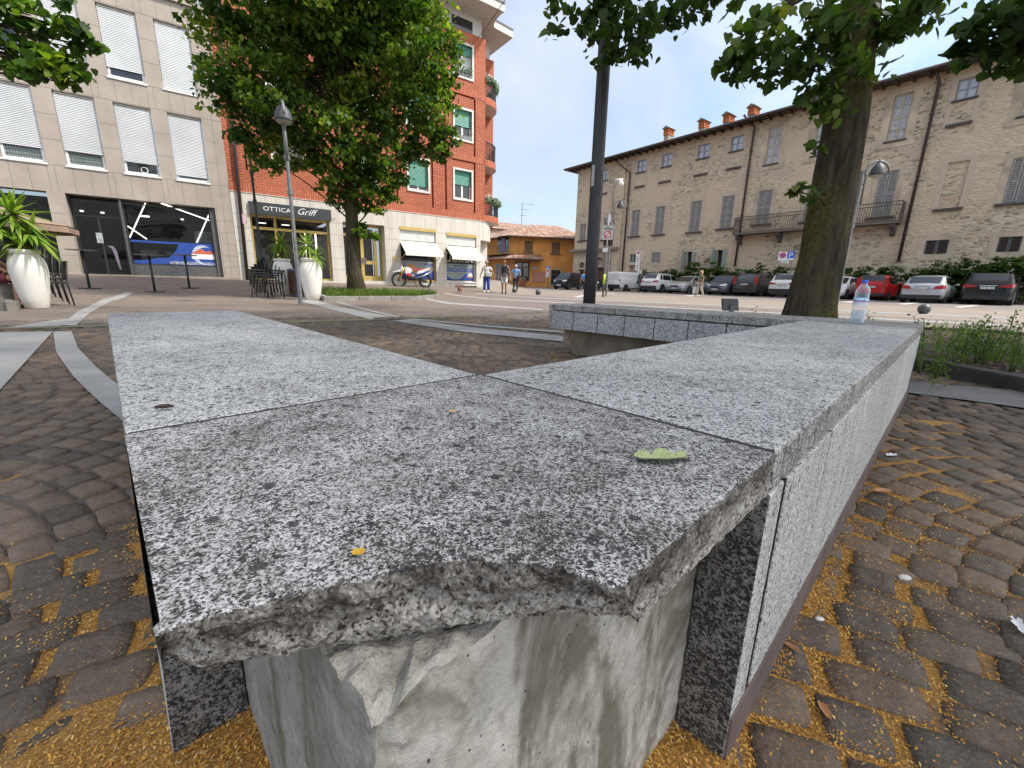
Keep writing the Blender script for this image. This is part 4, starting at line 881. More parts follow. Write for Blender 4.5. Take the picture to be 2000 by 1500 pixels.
# flowers on the top sill
def leafball(mb, c, r, n, s, flat=1., rng=RNG):
    d = rng.normal(0, 1, (n, 3)); d /= np.linalg.norm(d, axis=1)[:, None]; d *= r*rng.uniform(.5, 1, (n, 1)); d[:, 2] *= flat
    for p in d:
        q = Vector(c)+Vector(p); a = Vector(rng.normal(0, 1, 3)).normalized(); b = a.orthogonal().normalized()
        mb.add([q-a*s, q+b*s*.55, q+a*s, q-b*s*.55], [(0,1,2,3)])
    return mb
LEAF_POT = M('pot_foliage', (.055,.12,.03), .6, var=.5, vs=14); FLOW = M('white_flowers', (.70,.69,.64), .7)
m = MB()
for k in range(5): leafball(m, FP.P(W4[0]+.15+k*(W4[1]-W4[0]-.3)/4, W4[2]+.30, .06), .17, 60, .05, 1.2)
part(m, 'sill_plants', [LEAF_POT], brk)
# travertine ground floor
zfas = FP.sz(815, 446)[1]-.02; gzb = FP.sz(780, 556)[1]-.15
oS = (FP.sz(487,420)[0], FP.sz(648,500)[0], .0, FP.sz(560,424)[1]); oE = (FP.sz(673,500)[0], FP.sz(753,500)[0], 0, FP.sz(712,437)[1])
oA = FP.rect((780.5,444),(852.5,548.8)); oB = FP.rect((871,456),(930,551))
zfl = FP.sz(575, 547)[1]
hl = [(oS[0], oS[1], zfl, oS[3], .35), (oE[0], oE[1], zfl+.05, oE[3], .7), (oA[0], oA[1], oA[2], oA[3]+.06, .25), (oB[0], oB[1], oB[2], oB[3]+.06, .25)]
for px in (807, 910): a = FP.sz(px, 553)[0]; hl.append((a-.75, a+.75, oA[2]-.42, oA[2]-.24, .2, True))
bE = FP.sz(938, 480)[0]                                            # last pier
mb = FP.wall(MB(), bL, bE, -.3, zband, hl, .02)
zlow = FP.sz(940, 470)[1]+.02
rad = 1.25; nA = 10; arc = [(bE+rad*math.sin(k*math.pi/2/nA), .02-rad+rad*math.cos(k*math.pi/2/nA)) for k in range(nA+1)]
for k in range(nA): mb.quad(FP.P(arc[k][0], zlow, arc[k][1]), FP.P(arc[k+1][0], zlow, arc[k+1][1]), FP.P(arc[k+1][0], zband, arc[k+1][1]), FP.P(arc[k][0], zband, arc[k][1]))
mb.add([FP.P(a, zlow, d) for a, d in arc] + [FP.P(bE, zlow, -3)], [tuple(range(nA+2))]); mb.quad(FP.P(arc[-1][0], zlow, arc[-1][1]), FP.P(arc[-1][0], zband, arc[-1][1]), FP.P(arc[-1][0], zband, -11), FP.P(arc[-1][0], zlow, -11))
mb.quad(FP.P(bE, -.3, .02), FP.P(bE, zlow, .02), FP.P(bE, zlow, -1.0), FP.P(bE, -.3, -1.0)); FP.box(mb, bE, bE+.95, -.3, zlow, -4, -.75)
FP.box(mb, bE-1.2, bE+1.7, -.3, FP.sz(935,569)[1], -.6, .45) if False else None
part(mb, 'ground_floor_cladding', [TRAV], brk)
FP.box(m := MB(), bL, bE+.05, -.3, oA[2]-.05, .02, .06) if False else None
m = MB(); a = bL+.35
SEAMT = M('travertine_seam', (.17,.145,.11), .9)
while a < bE-.1:
    FP.box(m, a-.006, a+.006, max(zfas+.02, zfas), zband, .02, .0222); a += .92
for a0, a1 in ((bL, oS[0]), (oS[1], oE[0]), (oE[1], oA[0]), (oA[1], oB[0]), (oB[1], bE)):
    for k in range(1, 6): FP.box(m, a0, a1, zfl+k*(zfas-zfl)/5.2-.006, zfl+k*(zfas-zfl)/5.2+.006, .02, .0222)
for k in range(1, 10, 3): m.tube([FP.P(arc[k][0]+.0, zlow, arc[k][1]+.002), FP.P(arc[k][0], zband, arc[k][1]+.002)], .007, 4)
part(m, 'stone_joints', [SEAMT], brk)
FP.box(m := MB(), bL, bR, zband-.02, zband, .02, .045); part(m, 'band_trim', [MARB], brk)
# optician: sign, gold frames, lit shelves
GOLD = M('gold_aluminium', (.50,.36,.12), .35, .55, var=.1)
sg = FP.rect((485,392),(644.5,432)); s0, s1 = FP.sz(484.5, 392)[0], FP.sz(645, 415)[0]; sz1 = (FP.sz(484.5,391)[1]+FP.sz(645,412.5)[1])/2; sz0 = (FP.sz(487,415)[1]+FP.sz(645,433.5)[1])/2
FP.box(m := MB(), s0, s1, sz0, sz1, -.05, .12); sign = part(m, 'shop_sign', [M('sign_slate', (.035,.04,.045), .5)], brk)
tx0 = FP.sz(513, 410)[0]; tx1 = FP.sz(567, 415)[0]; sh = sz1-sz0
FP.text('OTTICA', 'lettering', wt_, sign, tx0, sz0+sh*.35, sh*.36, tx1-tx0, .122)
gx0, gx1 = FP.sz(578, 415)[0], FP.sz(617, 418)[0]
FP.text('Griff', 'lettering', wt_, sign, gx0, sz0+sh*.30, sh*.56, gx1-gx0, .122, shear=.45)
m = FP.frame(MB(), oS[0], oS[1], zfl, sz0, .09, -.3, -.2); aw = [oS[0]+(oS[1]-oS[0])*f for f in (.30, .36, .80)]
ztr = FP.sz(600, 452)[1]; FP.box(m, oS[0]+.09, oS[1]-.09, ztr-.06, ztr+.06, -.29, -.19); FP.box(m, aw[0]-.05, aw[0]+.05, zfl, sz0-.09, -.29, -.185)
FP.frame(m, oE[0], oE[1], zfl+.05, oE[3], .10, -.68, -.56); ze = FP.sz(715, 459)[1]; FP.box(m, oE[0]+.1, oE[1]-.1, ze-.07, ze+.07, -.67, -.55)
for f in (.17, .5, .83): FP.box(m, oE[0]+(oE[1]-oE[0])*f-.08, oE[0]+(oE[1]-oE[0])*f+.08, zfl+.05, ze, -.67, -.54)
zm = FP.sz(720, 512)[1]; FP.box(m, oE[0]+(oE[1]-oE[0])*.5, oE[0]+(oE[1]-oE[0])*.83, zm-.09, zm+.09, -.665, -.545); FP.box(m, oE[0], oE[1], zfl+.05, zfl+.3, -.67, -.55)
part(m, 'gold_frame', [GOLD], brk)
m = FP.pane(MB(), oS[0]+.05, oS[1]-.05, zfl+.05, sz0, -.24); FP.pane(m, oE[0]+.05, oE[1]-.05, zfl+.1, oE[3]-.05, -.6); part(m, 'shop_glass', [CLEAR], brk)
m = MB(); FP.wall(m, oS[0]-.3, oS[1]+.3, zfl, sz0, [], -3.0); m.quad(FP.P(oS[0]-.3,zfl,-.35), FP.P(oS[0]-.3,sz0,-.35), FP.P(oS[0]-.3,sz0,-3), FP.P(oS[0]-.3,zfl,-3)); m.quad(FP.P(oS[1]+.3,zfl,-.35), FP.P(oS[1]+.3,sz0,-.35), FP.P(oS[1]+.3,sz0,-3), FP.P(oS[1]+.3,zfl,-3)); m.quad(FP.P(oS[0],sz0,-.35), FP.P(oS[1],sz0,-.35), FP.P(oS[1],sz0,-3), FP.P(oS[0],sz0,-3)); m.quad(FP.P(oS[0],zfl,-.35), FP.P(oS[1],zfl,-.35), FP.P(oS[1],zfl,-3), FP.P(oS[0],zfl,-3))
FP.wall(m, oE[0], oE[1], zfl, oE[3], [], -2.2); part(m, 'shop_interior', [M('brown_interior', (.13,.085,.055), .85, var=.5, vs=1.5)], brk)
m = MB(); SH = M('display_shelf', (.32,.27,.21), .6, var=.4, vs=8)
for k in range(7): z = zfl+.5+.32*k; FP.box(m, oS[0]+(oS[1]-oS[0])*.45, oS[1]+.1, z, z+.03, -2.9, -2.5)
FP.box(m, oS[0]+(oS[1]-oS[0])*.40, oS[0]+(oS[1]-oS[0])*.56, zfl, zfl+2.3, -1.5, -1.45); part(m, 'display_shelf', [SH], brk)
m = MB()
for k in range(7):
    for q in range(9): a = oS[0]+(oS[1]-oS[0])*(.48+.052*q); FP.box(m, a, a+.12, zfl+.53+.32*k, zfl+.60+.32*k, -2.6, -2.55)
part(m, 'eyewear', [M('eyewear_mix', (.06,.03,.03), .4)], brk)
m = MB(); 
for f in (.60, .78, .93): FP.box(m, oS[0]+(oS[1]-oS[0])*f, oS[0]+(oS[1]-oS[0])*f+.07, zfl+.35, zfl+2.5, -2.45, -2.4)
for f in (.12, .42): FP.box(m, oS[0]+(oS[1]-oS[0])*f, oS[0]+(oS[1]-oS[0])*(f+.1), sz0-.25, sz0-.22, -1.2, -1.1)
part(m, 'light_tube', [LIT], brk)
for px in (706, 505): pass
FP.box(m := MB(), *FP.rect((694,502),(722,514)), -.53, -.50); part(m, 'door_notice', [M('brown_plate', (.13,.10,.075), .6)], brk)
FP.box(m := MB(), *FP.rect((767,501),(776,507)), .02, .05); part(m, 'brass_plate', [GOLD], brk)
FP.text('27', 'house_number', SEAMT, brk, FP.sz(648.5,431)[0], FP.sz(649,431)[1], .12, .16, .023)
FP.text('27', 'house_number', SEAMT, brk, FP.sz(764.5,446)[0], FP.sz(765,446)[1], .10, .14, .023) if False else None
# two agency windows: blind, awning, decals
FROST = M('frosted_film', (.235,.285,.285), .35, var=.1, vs=2); ORNG = M('decal_orange', (.60,.25,.07), .5); AWN = M('awning_cloth', (.80,.76,.66), .8, var=.05, vs=3)
for i, (w, d) in enumerate(((oA, 0), (oB, 1))):
    a0, a1, z0, z1 = w; H_ = z1-z0
    FP.box(m := MB(), a0, a1, z1-.1, z1+.06, -.2, .05); part(m, 'gold_frame', [GOLD], brk)
    zbl = z1-.1-H_*.19; FP.box(m := MB(), a0, a1-.05, zbl, z1-.1, -.08, -.04); part(m, 'roller_blind', [M('ribbed_blind', (.52,.54,.52), .6)], brk)
    m = FP.frame(MB(), a0, a1, z0, zbl, .06, -.22, -.15); FP.box(m, a0, a1, z0-.06, z0, -.2, .06); f = part(m, 'display_window', [WHITE if i else GOLD], brk)
    part(FP.pane(MB(), a0+.05, a1-.05, z0+.05, zbl, -.18), 'pane', [glass_mat('agency_glass', (.7,.72,.72), .8)], f)
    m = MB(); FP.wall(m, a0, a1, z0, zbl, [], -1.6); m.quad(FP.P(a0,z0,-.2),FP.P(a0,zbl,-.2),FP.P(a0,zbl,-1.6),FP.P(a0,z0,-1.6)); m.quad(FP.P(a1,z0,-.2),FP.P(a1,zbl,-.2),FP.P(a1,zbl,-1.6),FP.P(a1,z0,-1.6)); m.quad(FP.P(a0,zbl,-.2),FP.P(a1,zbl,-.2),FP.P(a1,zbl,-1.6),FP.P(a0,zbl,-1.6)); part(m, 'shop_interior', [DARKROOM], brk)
    zs = zbl-.05; dp, dr = .85, .62; m = MB()
    c = [FP.P(a0, zs, -.05), FP.P(a1, zs, -.05), FP.P(a1+.05, zs-dr, dp), FP.P(a0-.05, zs-dr, dp)]
    m.add(c + [p-Vector((0,0,.03)) for p in c], [(0,1,2,3),(7,6,5,4),(0,4,5,1),(1,5,6,2),(2,6,7,3),(3,7,4,0)]); m.add([c[3], c[2], c[2]-Vector((0,0,.16)), c[3]-Vector((0,0,.16))], [(0,1,2,3)])
    aw_ = part(m, 'awning', [AWN], brk); m = MB()
    for a in (a0, a1): m.tube([FP.P(a, zs-dr-.35, 0), FP.P(a, zs-dr-.02, dp-.05)], .02, 6)
    part(m, 'awning_arm', [GOLD], aw_)
    zf0, zf1 = z0+H_*.04, z0+H_*.385; FP.pane(m := MB(), a0+.06, a1-.06, zf0, zf1, -.172); part(m, 'frosted_film', [FROST], brk)
    wd = a1-a0; m = MB()
    if i == 0:
        FP.pane(m, a0+wd*.62, a1-.06, zf0, zf0+H_*.155, -.168); FP.pane(m, a0+.06, a0+wd*.62, zf0, zf0+H_*.10, -.168)
        part(m, 'blue_window_decal', [BLUE], brk)
        FP.pane(m := MB(), a0+wd*.68, a1-.07, zf0+H_*.185, zf0+H_*.21, -.168); m.add([FP.P(a0+wd*x, zf0+H_*y, -.167) for x, y in ((.15,.20),(.3,.30),(.42,.25),(.52,.21))], [(0,1,2,3)]); FP.pane(m, a0+wd*.2, a0+wd*.5, zf0+H_*.13, zf0+H_*.18, -.167); part(m, 'orange_window_decal', [ORNG], brk)
        for k, (x0_, x1_) in enumerate(((.68,.96), (.76,.96))): FP.pane(m := MB(), a0+wd*x0_, a0+wd*x1_, zf0+H_*(.285-.03*k), zf0+H_*(.30-.03*k), -.167); part(m, 'blue_window_decal', [BLUE], brk)
    else:
        pts = [(0.06, 0), (wd*.52, 0), (wd*.60, H_*.05), (wd*.68, H_*.135), (wd*.72, H_*.15), (wd-.06, H_*.15), (wd-.06, -.0)]
        m.add([FP.P(a0+x, zf0+z, -.168) for x, z in ((.06,.0),(wd-.06,.0),(wd-.06,H_*.15),(wd*.70,H_*.15),(wd*.62,H_*.10),(wd*.53,H_*.035),(wd*.42,H_*.012),(wd*.22,H_*.012),(wd*.12,H_*.05),(.06,H_*.11))], [tuple(range(10))])
        for k in range(8):
            cx_, cz_ = a0+wd*(.09+.118*k), zf0+H_*.215; m.add([FP.P(cx_+.115*math.cos(q*math.pi/8), cz_+.115*math.sin(q*math.pi/8), -.167) for q in range(16)], [tuple(range(16))])
        FP.pane(m, a0+wd*.28, a0+wd*.72, zf0+H_*.292, zf0+H_*.315, -.167); part(m, 'blue_window_decal', [BLUE], brk)
        m = MB()
        for k in range(8): cx_, cz_ = a0+wd*(.09+.118*k), zf0+H_*.215; FP.box(m, cx_-.06, cx_+.06, cz_-.015, cz_+.02, -.166, -.164)
        cx_, cz_ = a0+wd*.84, zf0+H_*.08; m.add([FP.P(cx_+.2*math.cos(q*math.pi/8), cz_+.2*math.sin(q*math.pi/8), -.166) for q in range(9)], [tuple(range(9))]); part(m, 'white_window_decal', [wt_], brk)
        FP.box(m := MB(), cx_-.2, cx_+.2, cz_-.07, cz_+.01, -.165, -.163); part(m, 'orange_window_decal', [ORNG], brk)
        m = MB()
        for k in range(5): a = a0+wd*(.03+.21*k); FP.frame(m, a, a+wd*.15, zf1+.12, zf1+.62, .05, -.16, -.15)
        part(m, 'photo_frame', [WHITE], brk)
# cornice with the concave notch over the corner
CORN = M('cornice_white', (.58,.565,.53), .7, dirt=.15); SLATE = M('roof_edge_grey', (.10,.11,.12), .6)
def corn_poly(k):
    e = 1.15*k; cc = (bR+2.0, 1.9); poly = [(bL, -4), (bL, e), (bR+.45, e)]
    rr = 1.15
    for q in range(9): a = math.pi*(1.0-.5*q/8); 
    pts = [(bR+.40 + .45*(1-math.cos(q*math.pi/2/8)), e-.25-1.25*math.sin(q*math.pi/2/8)) for q in range(9)]
    poly += pts + [(bR2+.6, e-1.65), (bR2+.6, -11), (bL, -11)]
    return poly
zc = zb_top+.95
cp_ = corn_poly(1); m = MB(); m.prism(cp_, zc, zc+.34, 0, lambda p, z: FP.P(p[0], z, p[1])); part(m, 'cornice', [CORN], brk)
m = MB().prism([(a, d+.03 if d > -3 else d) for a, d in cp_], zc+.34, zc+.42, 0, lambda p, z: FP.P(p[0], z, p[1])); part(m, 'roof', [SLATE], brk)
FP.box(m := MB(), bL, bR-.2, zb_top, zc, -.9, -.12); FP.box(m, bR-.2, bR2-.2, zb_top, zc, -11, -1.75); part(m, 'attic_band', [CORN], brk)
ra = FP.rect((884,40),(911,57)); 
for k in range(6): a = ra[0]-k*2.6; part(FP.box(MB(), a, a+1.25, zb_top+.02, zb_top+.62, -.14, -.115), 'attic_window', [DARKG], brk)
# curved balconies in the notch
IRON = M('black_iron', (.022,.024,.024), .5)
zB = [FP.sz(948, 432)[1], FP.sz(948, 322)[1]-.05, FP.sz(948, 203)[1]+.02]
for i, z in enumerate(zB):
    r_ = 1.45 if i else 1.75; ca = bR-.02
    A_ = [(ca + r_*math.sin(k*math.pi/2/10)*1.0, -1.6 + (1.6+.03)*1.0*math.cos(k*math.pi/2/10) if not i else -1.55+1.58*math.cos(k*math.pi/2/10)) for k in range(11)]
    poly = A_ + [(ca, -1.6)]
    sl = part(MB().prism(poly, z, z+.34, 0, lambda p, zz: FP.P(p[0], zz, p[1])), 'balcony', [SOLD], brk)
    part(MB().prism([(a+.0, d) for a, d in poly], z-.02, z, 0, lambda p, zz: FP.P(p[0]-.02, zz, p[1]-.02)), 'balcony_soffit', [CORN], sl)
    m = MB(); rail = []
    for k in range(27):
        t_ = k*math.pi/2/26; p = (ca+(r_-.06)*math.sin(t_), -1.55+(1.53)*math.cos(t_)); rail.append(FP.P(p[0], z+1.25, p[1])); m.tube([FP.P(p[0], z+.34, p[1]), FP.P(p[0], z+1.25, p[1])], .016, 5)
    m.tube(rail, .03, 6); m.tube([q-Vector((0,0,.85)) for q in rail], .02, 6); part(m, 'balcony_railing', [IRON], sl)
    if i != 1:
        m, f = MB(), MB()
        for k in range(2, 27, 2):
            leafball(m, rail[k]+Vector((0,0,-.05)), .24, 70, .06, 1.1); leafball(f, rail[k]+Vector((0,0,.10)), .20, 26, .04, 1.0)
        part(m, 'balcony_plants', [LEAF_POT], sl); part(f, 'white_flowers', [FLOW], sl)
# rainwater pipe at the party wall
a = FP.sz(470, 450)[0]; m = MB().tube([FP.P(FP.sz(441,160)[0], zb_top, .09), FP.P(FP.sz(443,200)[0]+.1, zband+3, .09), FP.P(FP.sz(483,545)[0], .3, .11)], .07, 8); part(m, 'downpipe', [M('brown_pipe', (.05,.035,.03), .5)], brk, smooth=True)
m = MB()
for px in (475, 481): FP.box(m, FP.sz(px,448)[0], FP.sz(px,448)[0]+.05, 2.9, 3.3, .17, .2)
part(m, 'pink_sticker', [M('sticker_pink', (.55,.30,.42), .6)], brk)
# ---------------------------------------------------------------- the old stone palazzo on the right
PP = Plane((math.sin(R(-37.94)), math.cos(R(-37.94))), 38.0, -1)
assert PP.n.x > 0
def pal_mat():
    t = NT('rubble_stone'); co, u, z = facade_co(t, PP)
    wob = t.noise(1.3, 4, .6, co, 0, 1); cw = t.n('ShaderNodeVectorMath', operation='ADD'); t.l(co, cw.inputs[0]); sc_ = t.n('ShaderNodeVectorMath', operation='SCALE'); t.l(wob, sc_.inputs[0]); sc_.inputs[3].default_value = .25; t.l(sc_.outputs[0], cw.inputs[1]); cw = cw.outputs[0]
    v = t.map((3.0, 8.0, 1), co=cw); d = t.vor(1.0, v, 'DISTANCE_TO_EDGE', 'Distance'); rc = t.vor(1.0, v, 'F1', 'Color'); r0, r1, r2 = t.sep(rc)[:3]
    st = t.ramp(r0, [(0, (.22,.19,.15)), (.25, (.36,.31,.235)), (.6, (.45,.385,.295)), (.85, (.50,.44,.35)), (1, (.37,.27,.195))])
    mortar = t.mix(t.ramp(t.noise(2, 4, .6, co), [(.35, 0.), (.65, 1.)]), (.42,.36,.28), (.52,.455,.365))
    c = t.mix(t.ramp(d, [(.03, .9), (.11, 0.)]), st, mortar)
    holes_ = t.math('MULTIPLY', t.math('GREATER_THAN', r1, .80), t.ramp(d, [(.10, 0.), (.2, 1.)])); c = t.mix(t.math('MULTIPLY', holes_, .75), c, (.13,.11,.09))
    bk = t.brick(cw, .30, .085, (.50,.375,.275), (.44,.345,.26), (.50,.44,.35), .022, .5, 0, .3)
    zone = t.noise(.33, 5, .62, co, .6); c = t.mix(t.ramp(zone, [(.47, 0.), (.55, .92)]), c, bk[0])
    c = t.mix(t.ramp(t.noise(.12, 3, .5, co), [(.42, 0.), (.62, .5)]), c, t.mix(.5, c, (.52,.46,.37)))
    c = t.mix(1., c, (1.17, 1.14, 1.07), 'MULTIPLY')
    hi = t.ramp(t.math('MULTIPLY', z, 1/14.), [(.84, 0.), (.97, .35)]); n2 = t.noise(1, 4, .6, t.map((.9, .25, 1), co=co)); c = t.mix(t.ramp(n2, [(.55, 0.), (.75, .35)]), c, (.30,.26,.21))
    return t.fin(c, .92, t.bump(t.math('SUBTRACT', t.ramp(d, [(0, 0.), (.25, 1.)]), t.math('MULTIPLY', holes_, 1.2)), .8, .03), 0, .2)
RUB = pal_mat()
BRK_OLD = NT('old_brick_surround'); co, u, z = facade_co(BRK_OLD, PP); bk = BRK_OLD.brick(co, .28, .08, (.48,.365,.27), (.42,.33,.25), (.52,.45,.36), .016); BRK_OLD = BRK_OLD.fin(BRK_OLD.mix(BRK_OLD.ramp(BRK_OLD.noise(1.5, 4), [(.35, 0.), (.7, .6)]), bk[0], (.50,.44,.35)), .9, BRK_OLD.bump(bk[1], .5, -.01))
PLAS = M('pale_plaster', (.50,.42,.31), .9, var=.2, vs=1.2, dirt=.5)
def tile_mat(name='terracotta_tiles', tint=1.):
    t = NT(name); x, y, z = t.sep(t.tc.outputs['UV']); return t
def roof_mat(pl, name, k=1.):
    t = NT(name); co, u, z = facade_co(t, pl); w = t.math('PINGPONG', t.math('MULTIPLY', u, 1/.2), .5)
    rnd = t.sep(t.vor(1, t.map((5, 3.2, 1), co=t.comb(u, z, 0)), 'F1', 'Color'))[0]
    c = t.ramp(rnd, [(0, sc((.17,.085,.06), k)), (.4, sc((.27,.145,.095), k)), (.75, sc((.36,.22,.15), k)), (1, sc((.40,.30,.22), k))]); c = t.mix(t.ramp(w, [(0, .75), (.2, 0.)]), c, (.07,.045,.035)); c = t.mix(t.ramp(t.noise(1.2, 4), [(.45, 0.), (.75, .5)]), c, (.20,.17,.13))
    return t.fin(c, .9, t.bump(w, .8, .05))
ROOFP = roof_mat(PP, 'palazzo_tiles', .8)
WOODD = M('dark_wood', (.055,.038,.028), .7, var=.3)
pal = thing('palazzo', 'long old rubble stone palazzo with grey shutters, chimneys and an iron balcony', 'building', PP.P(0, 0))
ea0, ez0 = PP.sz(1112, 341); ea1, ez1 = PP.sz(1850, 133)
zE = (ez0+ez1)/2; pEnd = PP.sz(1122, 480)[0]; pBeg = PP.sz(2150, 200)[0]-3
lo, hi = min(pEnd, pBeg), max(pEnd, pBeg)                              # s grows towards the far (left) end
pcor = PP.sz(1207, 480)[0]
# openings: (kind, top-left, bottom-right)
ops = [('small', (1174,327),(1188,351)), ('small', (1244,312),(1262,337.5)), ('small', (1292,299),(1313.5,327.4)), ('small', (1361.6,278.7),(1387,311.7)), ('small', (1426,260.6),(1454,296.6)),
 ('tall', (1493,241),(1529,318)), ('tall', (1586,225),(1626,304)), ('tall', (1730.6,177),(1786,272)), ('small', (1866,155),(1911,199)), ('tall', (1996,118),(2060,235)),
 ('shut', (1132.5,437),(1144,470)), ('shut', (1177,425),(1192,468)), ('shut', (1230.7,410),(1250.8,462)), ('shut', (1277,402.5),(1299.7,458.6)), ('shut', (1344,392),(1371.8,454)), ('shut', (1404,381.6),(1435.9,447)),
 ('shut', (1473,370.8),(1509.8,439)), ('shut', (1566,358),(1608,433)), ('shut', (1699.4,333),(1756.6,425)), ('blind', (1839,315),(1886,407)), ('shut', (1961.6,306),(2022,397)),
 ('grate', (1801.7,466),(1855,498.6)), ('grate', (1943.8,461),(1997.6,494)), ('slot', (1552,478.5),(1563.5,503)), ('shut', (1271.5,493),(1290.6,514)), ('open', (1339.7,491),(1359,527)), ('open', (1396.9,487.8),(1421,525)), ('pane', (1228.8,496),(1242.7,513)), ('cellar', (1227,517.5),(1244.5,533)),
 ('arch', (1131,512),(1141,547)), ('arch', (1158,502),(1181,552))]
for k in range(4): pass
rows_z = {}
rects = []
_vq = Vector((math.sin(R(-37.94)), math.cos(R(-37.94)), 0))
def bbox(tl, br):
    """opening from the box round its slanted outline in the picture"""
    (x0, y0), (x1, y1) = tl, br; xm, ym = (x0+x1)/2, (y0+y1)/2; lean = (xm-922)/(4139-ym)*(y1-y0)
    a = PP.sz(xm, ym)[0]; b0 = PP.sz(x0+lean*.5, ym)[0]; b1 = PP.sz(x1-lean*.5, ym)[0]; w = max(.9, abs(b1-b0)) if y1-y0 > 28 else max(.6, abs(b1-b0))
    m = (ym-544)/(xm-365); dz = abs(m)*abs(x1-x0-lean)*.5
    z1 = PP.sz(xm, y0+dz)[1]; z0 = PP.sz(xm, y1-dz)[1]; return a-w/2, a+w/2, min(z0, z1), max(z0, z1)
for kd, tl, br in ops:
    r_ = list(bbox(tl, br)); rects.append([kd, *r_])
# windows of one row share their sill and head
def level(kd, sel):
    g = [r for r in rects if r[0] == kd and sel(r)]
    if not g: return
    z0 = sum(r[3] for r in g)/len(g); z1 = sum(r[4] for r in g)/len(g)
    for r in g: r[3], r[4] = z0, z1
level('small', lambda r: True); level('tall', lambda r: True); level('grate', lambda r: True)
for r in rects:
    pass
holes = [(r[1], r[2], r[3], r[4], .45 if r[0] in ('arch', 'open', 'cellar') else .22, True) for r in rects if r[0] != 'blind']
holes += [(r[1], r[2], r[3], r[4], .10, True) for r in rects if r[0] == 'blind']
mb = PP.wall(MB(), lo, hi, -.6, zE+.1, holes)
mb.quad(PP.P(pEnd, -.6), PP.P(pEnd, zE+.1), PP.P(pEnd, zE+.1, -11), PP.P(pEnd, -.6, -11))
PP.box(mb, pcor, pEnd, PP.sz(1160, 490)[1], zE, 0.001, .12) if False else None
part(mb, 'wall', [RUB], pal)
# plastered base of the far bay with its ledge
zl_ = PP.sz(1150, 491)[1]
hl_ = [(r[1], r[2], r[3], r[4], .05) for r in rects if r[0] == 'arch']
part(PP.wall(MB(), pcor+.6, pEnd, -.6, zl_, hl_, .03), 'plaster_base', [PLAS], pal)
PP.box(m := MB(), pcor-.3, pEnd+.4, zl_, zl_+.25, -.1, .55); part(m, 'ledge', [M('ledge_stone', (.24,.205,.165), .9, dirt=.5)], pal)
PP.box(m := MB(), pcor-.35, pcor+.6, -.5, zE-.5, -.2, .16); part(m, 'corner_pier', [RUB], pal)
# roof, eaves, gutter
ov = 1.15; rise = 3.2
m = MB(); m.quad(PP.P(lo, zE+.12, ov), PP.P(hi+ov, zE+.12, ov), PP.P(hi-5, zE+rise, -8), PP.P(lo, zE+rise, -8)); m.quad(PP.P(hi+ov, zE+.12, ov), PP.P(hi+ov, zE+.12, -12), PP.P(hi-5, zE+rise, -8), PP.P(hi-5, zE+rise, -8)) if False else m.add([PP.P(hi+ov, zE+.12, ov), PP.P(hi+ov, zE+.12, -17), PP.P(hi-5, zE+rise, -8)], [(0,1,2)])
rf = part(m, 'roof', [ROOFP], pal)
m = MB(); m.quad(PP.P(lo, zE+.0, ov), PP.P(hi+ov, zE+.0, ov), PP.P(hi+ov, zE+.06, -.1), PP.P(lo, zE+.06, -.1)); m.quad(PP.P(hi+ov, zE, ov), PP.P(hi+ov, zE, -16), PP.P(hi-.1, zE+.06, -16), PP.P(hi-.1, zE+.06, -.1))
a = lo
while a < hi+1: PP.box(m, a, a+.12, zE-.12, zE+.0, -.05, ov-.1); a += .75
part(m, 'eaves', [WOODD], pal)
m = MB().tube([PP.P(lo, zE+.05, ov+.06), PP.P(hi+ov, zE+.05, ov+.06)], .10, 8); m.tube([PP.P(hi+ov, zE+.05, ov+.06), PP.P(hi+ov, zE+.05, -16)], .10, 8); part(m, 'gutter', [M('gutter_brown', (.06,.045,.04), .5)], pal, smooth=True)
# chimneys: pale plinth, pierced terracotta head, little gable roof
TERR = M('terracotta', (.46,.155,.06), .85, var=.25, vs=5); 
for px, pyb, pyt in ((1306, 262, 247), (1375, 248, 232), (1423.5, 236, 220), (1472.5, 220, 205)):
    q = on_plane(px, pyt+5, PP.n, PP.off+2.0); a = (q-PP.o).dot(PP.t); zt = q.z
    zr = zE+.12+(2.0+ov)*rise/(8+ov)
    PP.box(m := MB(), a-.25, a+.25, zr-.3, zt-.60, -2.5, -1.7); ch = part(m, 'chimney', [M('chimney_plaster', (.36,.32,.255), .9, dirt=.3)], pal)
    PP.box(m := MB(), a-.30, a+.30, zt-.60, zt-.52, -2.6, -1.6)
    for k in range(5):
        x = a-.25+.125*k; PP.box(m, x-.04, x+.04, zt-.52, zt-.12, -1.72, -1.62); PP.box(m, x-.04, x+.04, zt-.52, zt-.12, -2.58, -2.48)
    for k in range(1, 4): d = -1.67-.235*k; PP.box(m, a-.285, a-.225, zt-.52, zt-.12, d-.05, d+.05); PP.box(m, a+.225, a+.285, zt-.52, zt-.12, d-.05, d+.05)
    PP.box(m, a-.30, a+.30, zt-.12, zt-.02, -2.6, -1.6); PP.box(m, a-.18, a+.18, zt-.5, zt-.1, -2.3, -1.9); part(m, 'chimney_head', [TERR], ch)
    m = MB(); pr = [PP.P(a-.40, zt-.05, -1.45), PP.P(a+.40, zt-.05, -1.45), PP.P(a, zt+.20, -1.45), PP.P(a-.40, zt-.05, -2.75), PP.P(a+.40, zt-.05, -2.75), PP.P(a, zt+.20, -2.75)]
    m.add(pr, [(0,1,2),(3,5,4),(0,2,5,3),(1,4,5,2),(0,3,4,1)]); part(m, 'chimney_cap', [M('old_tile', (.16,.13,.11), .9)], ch)
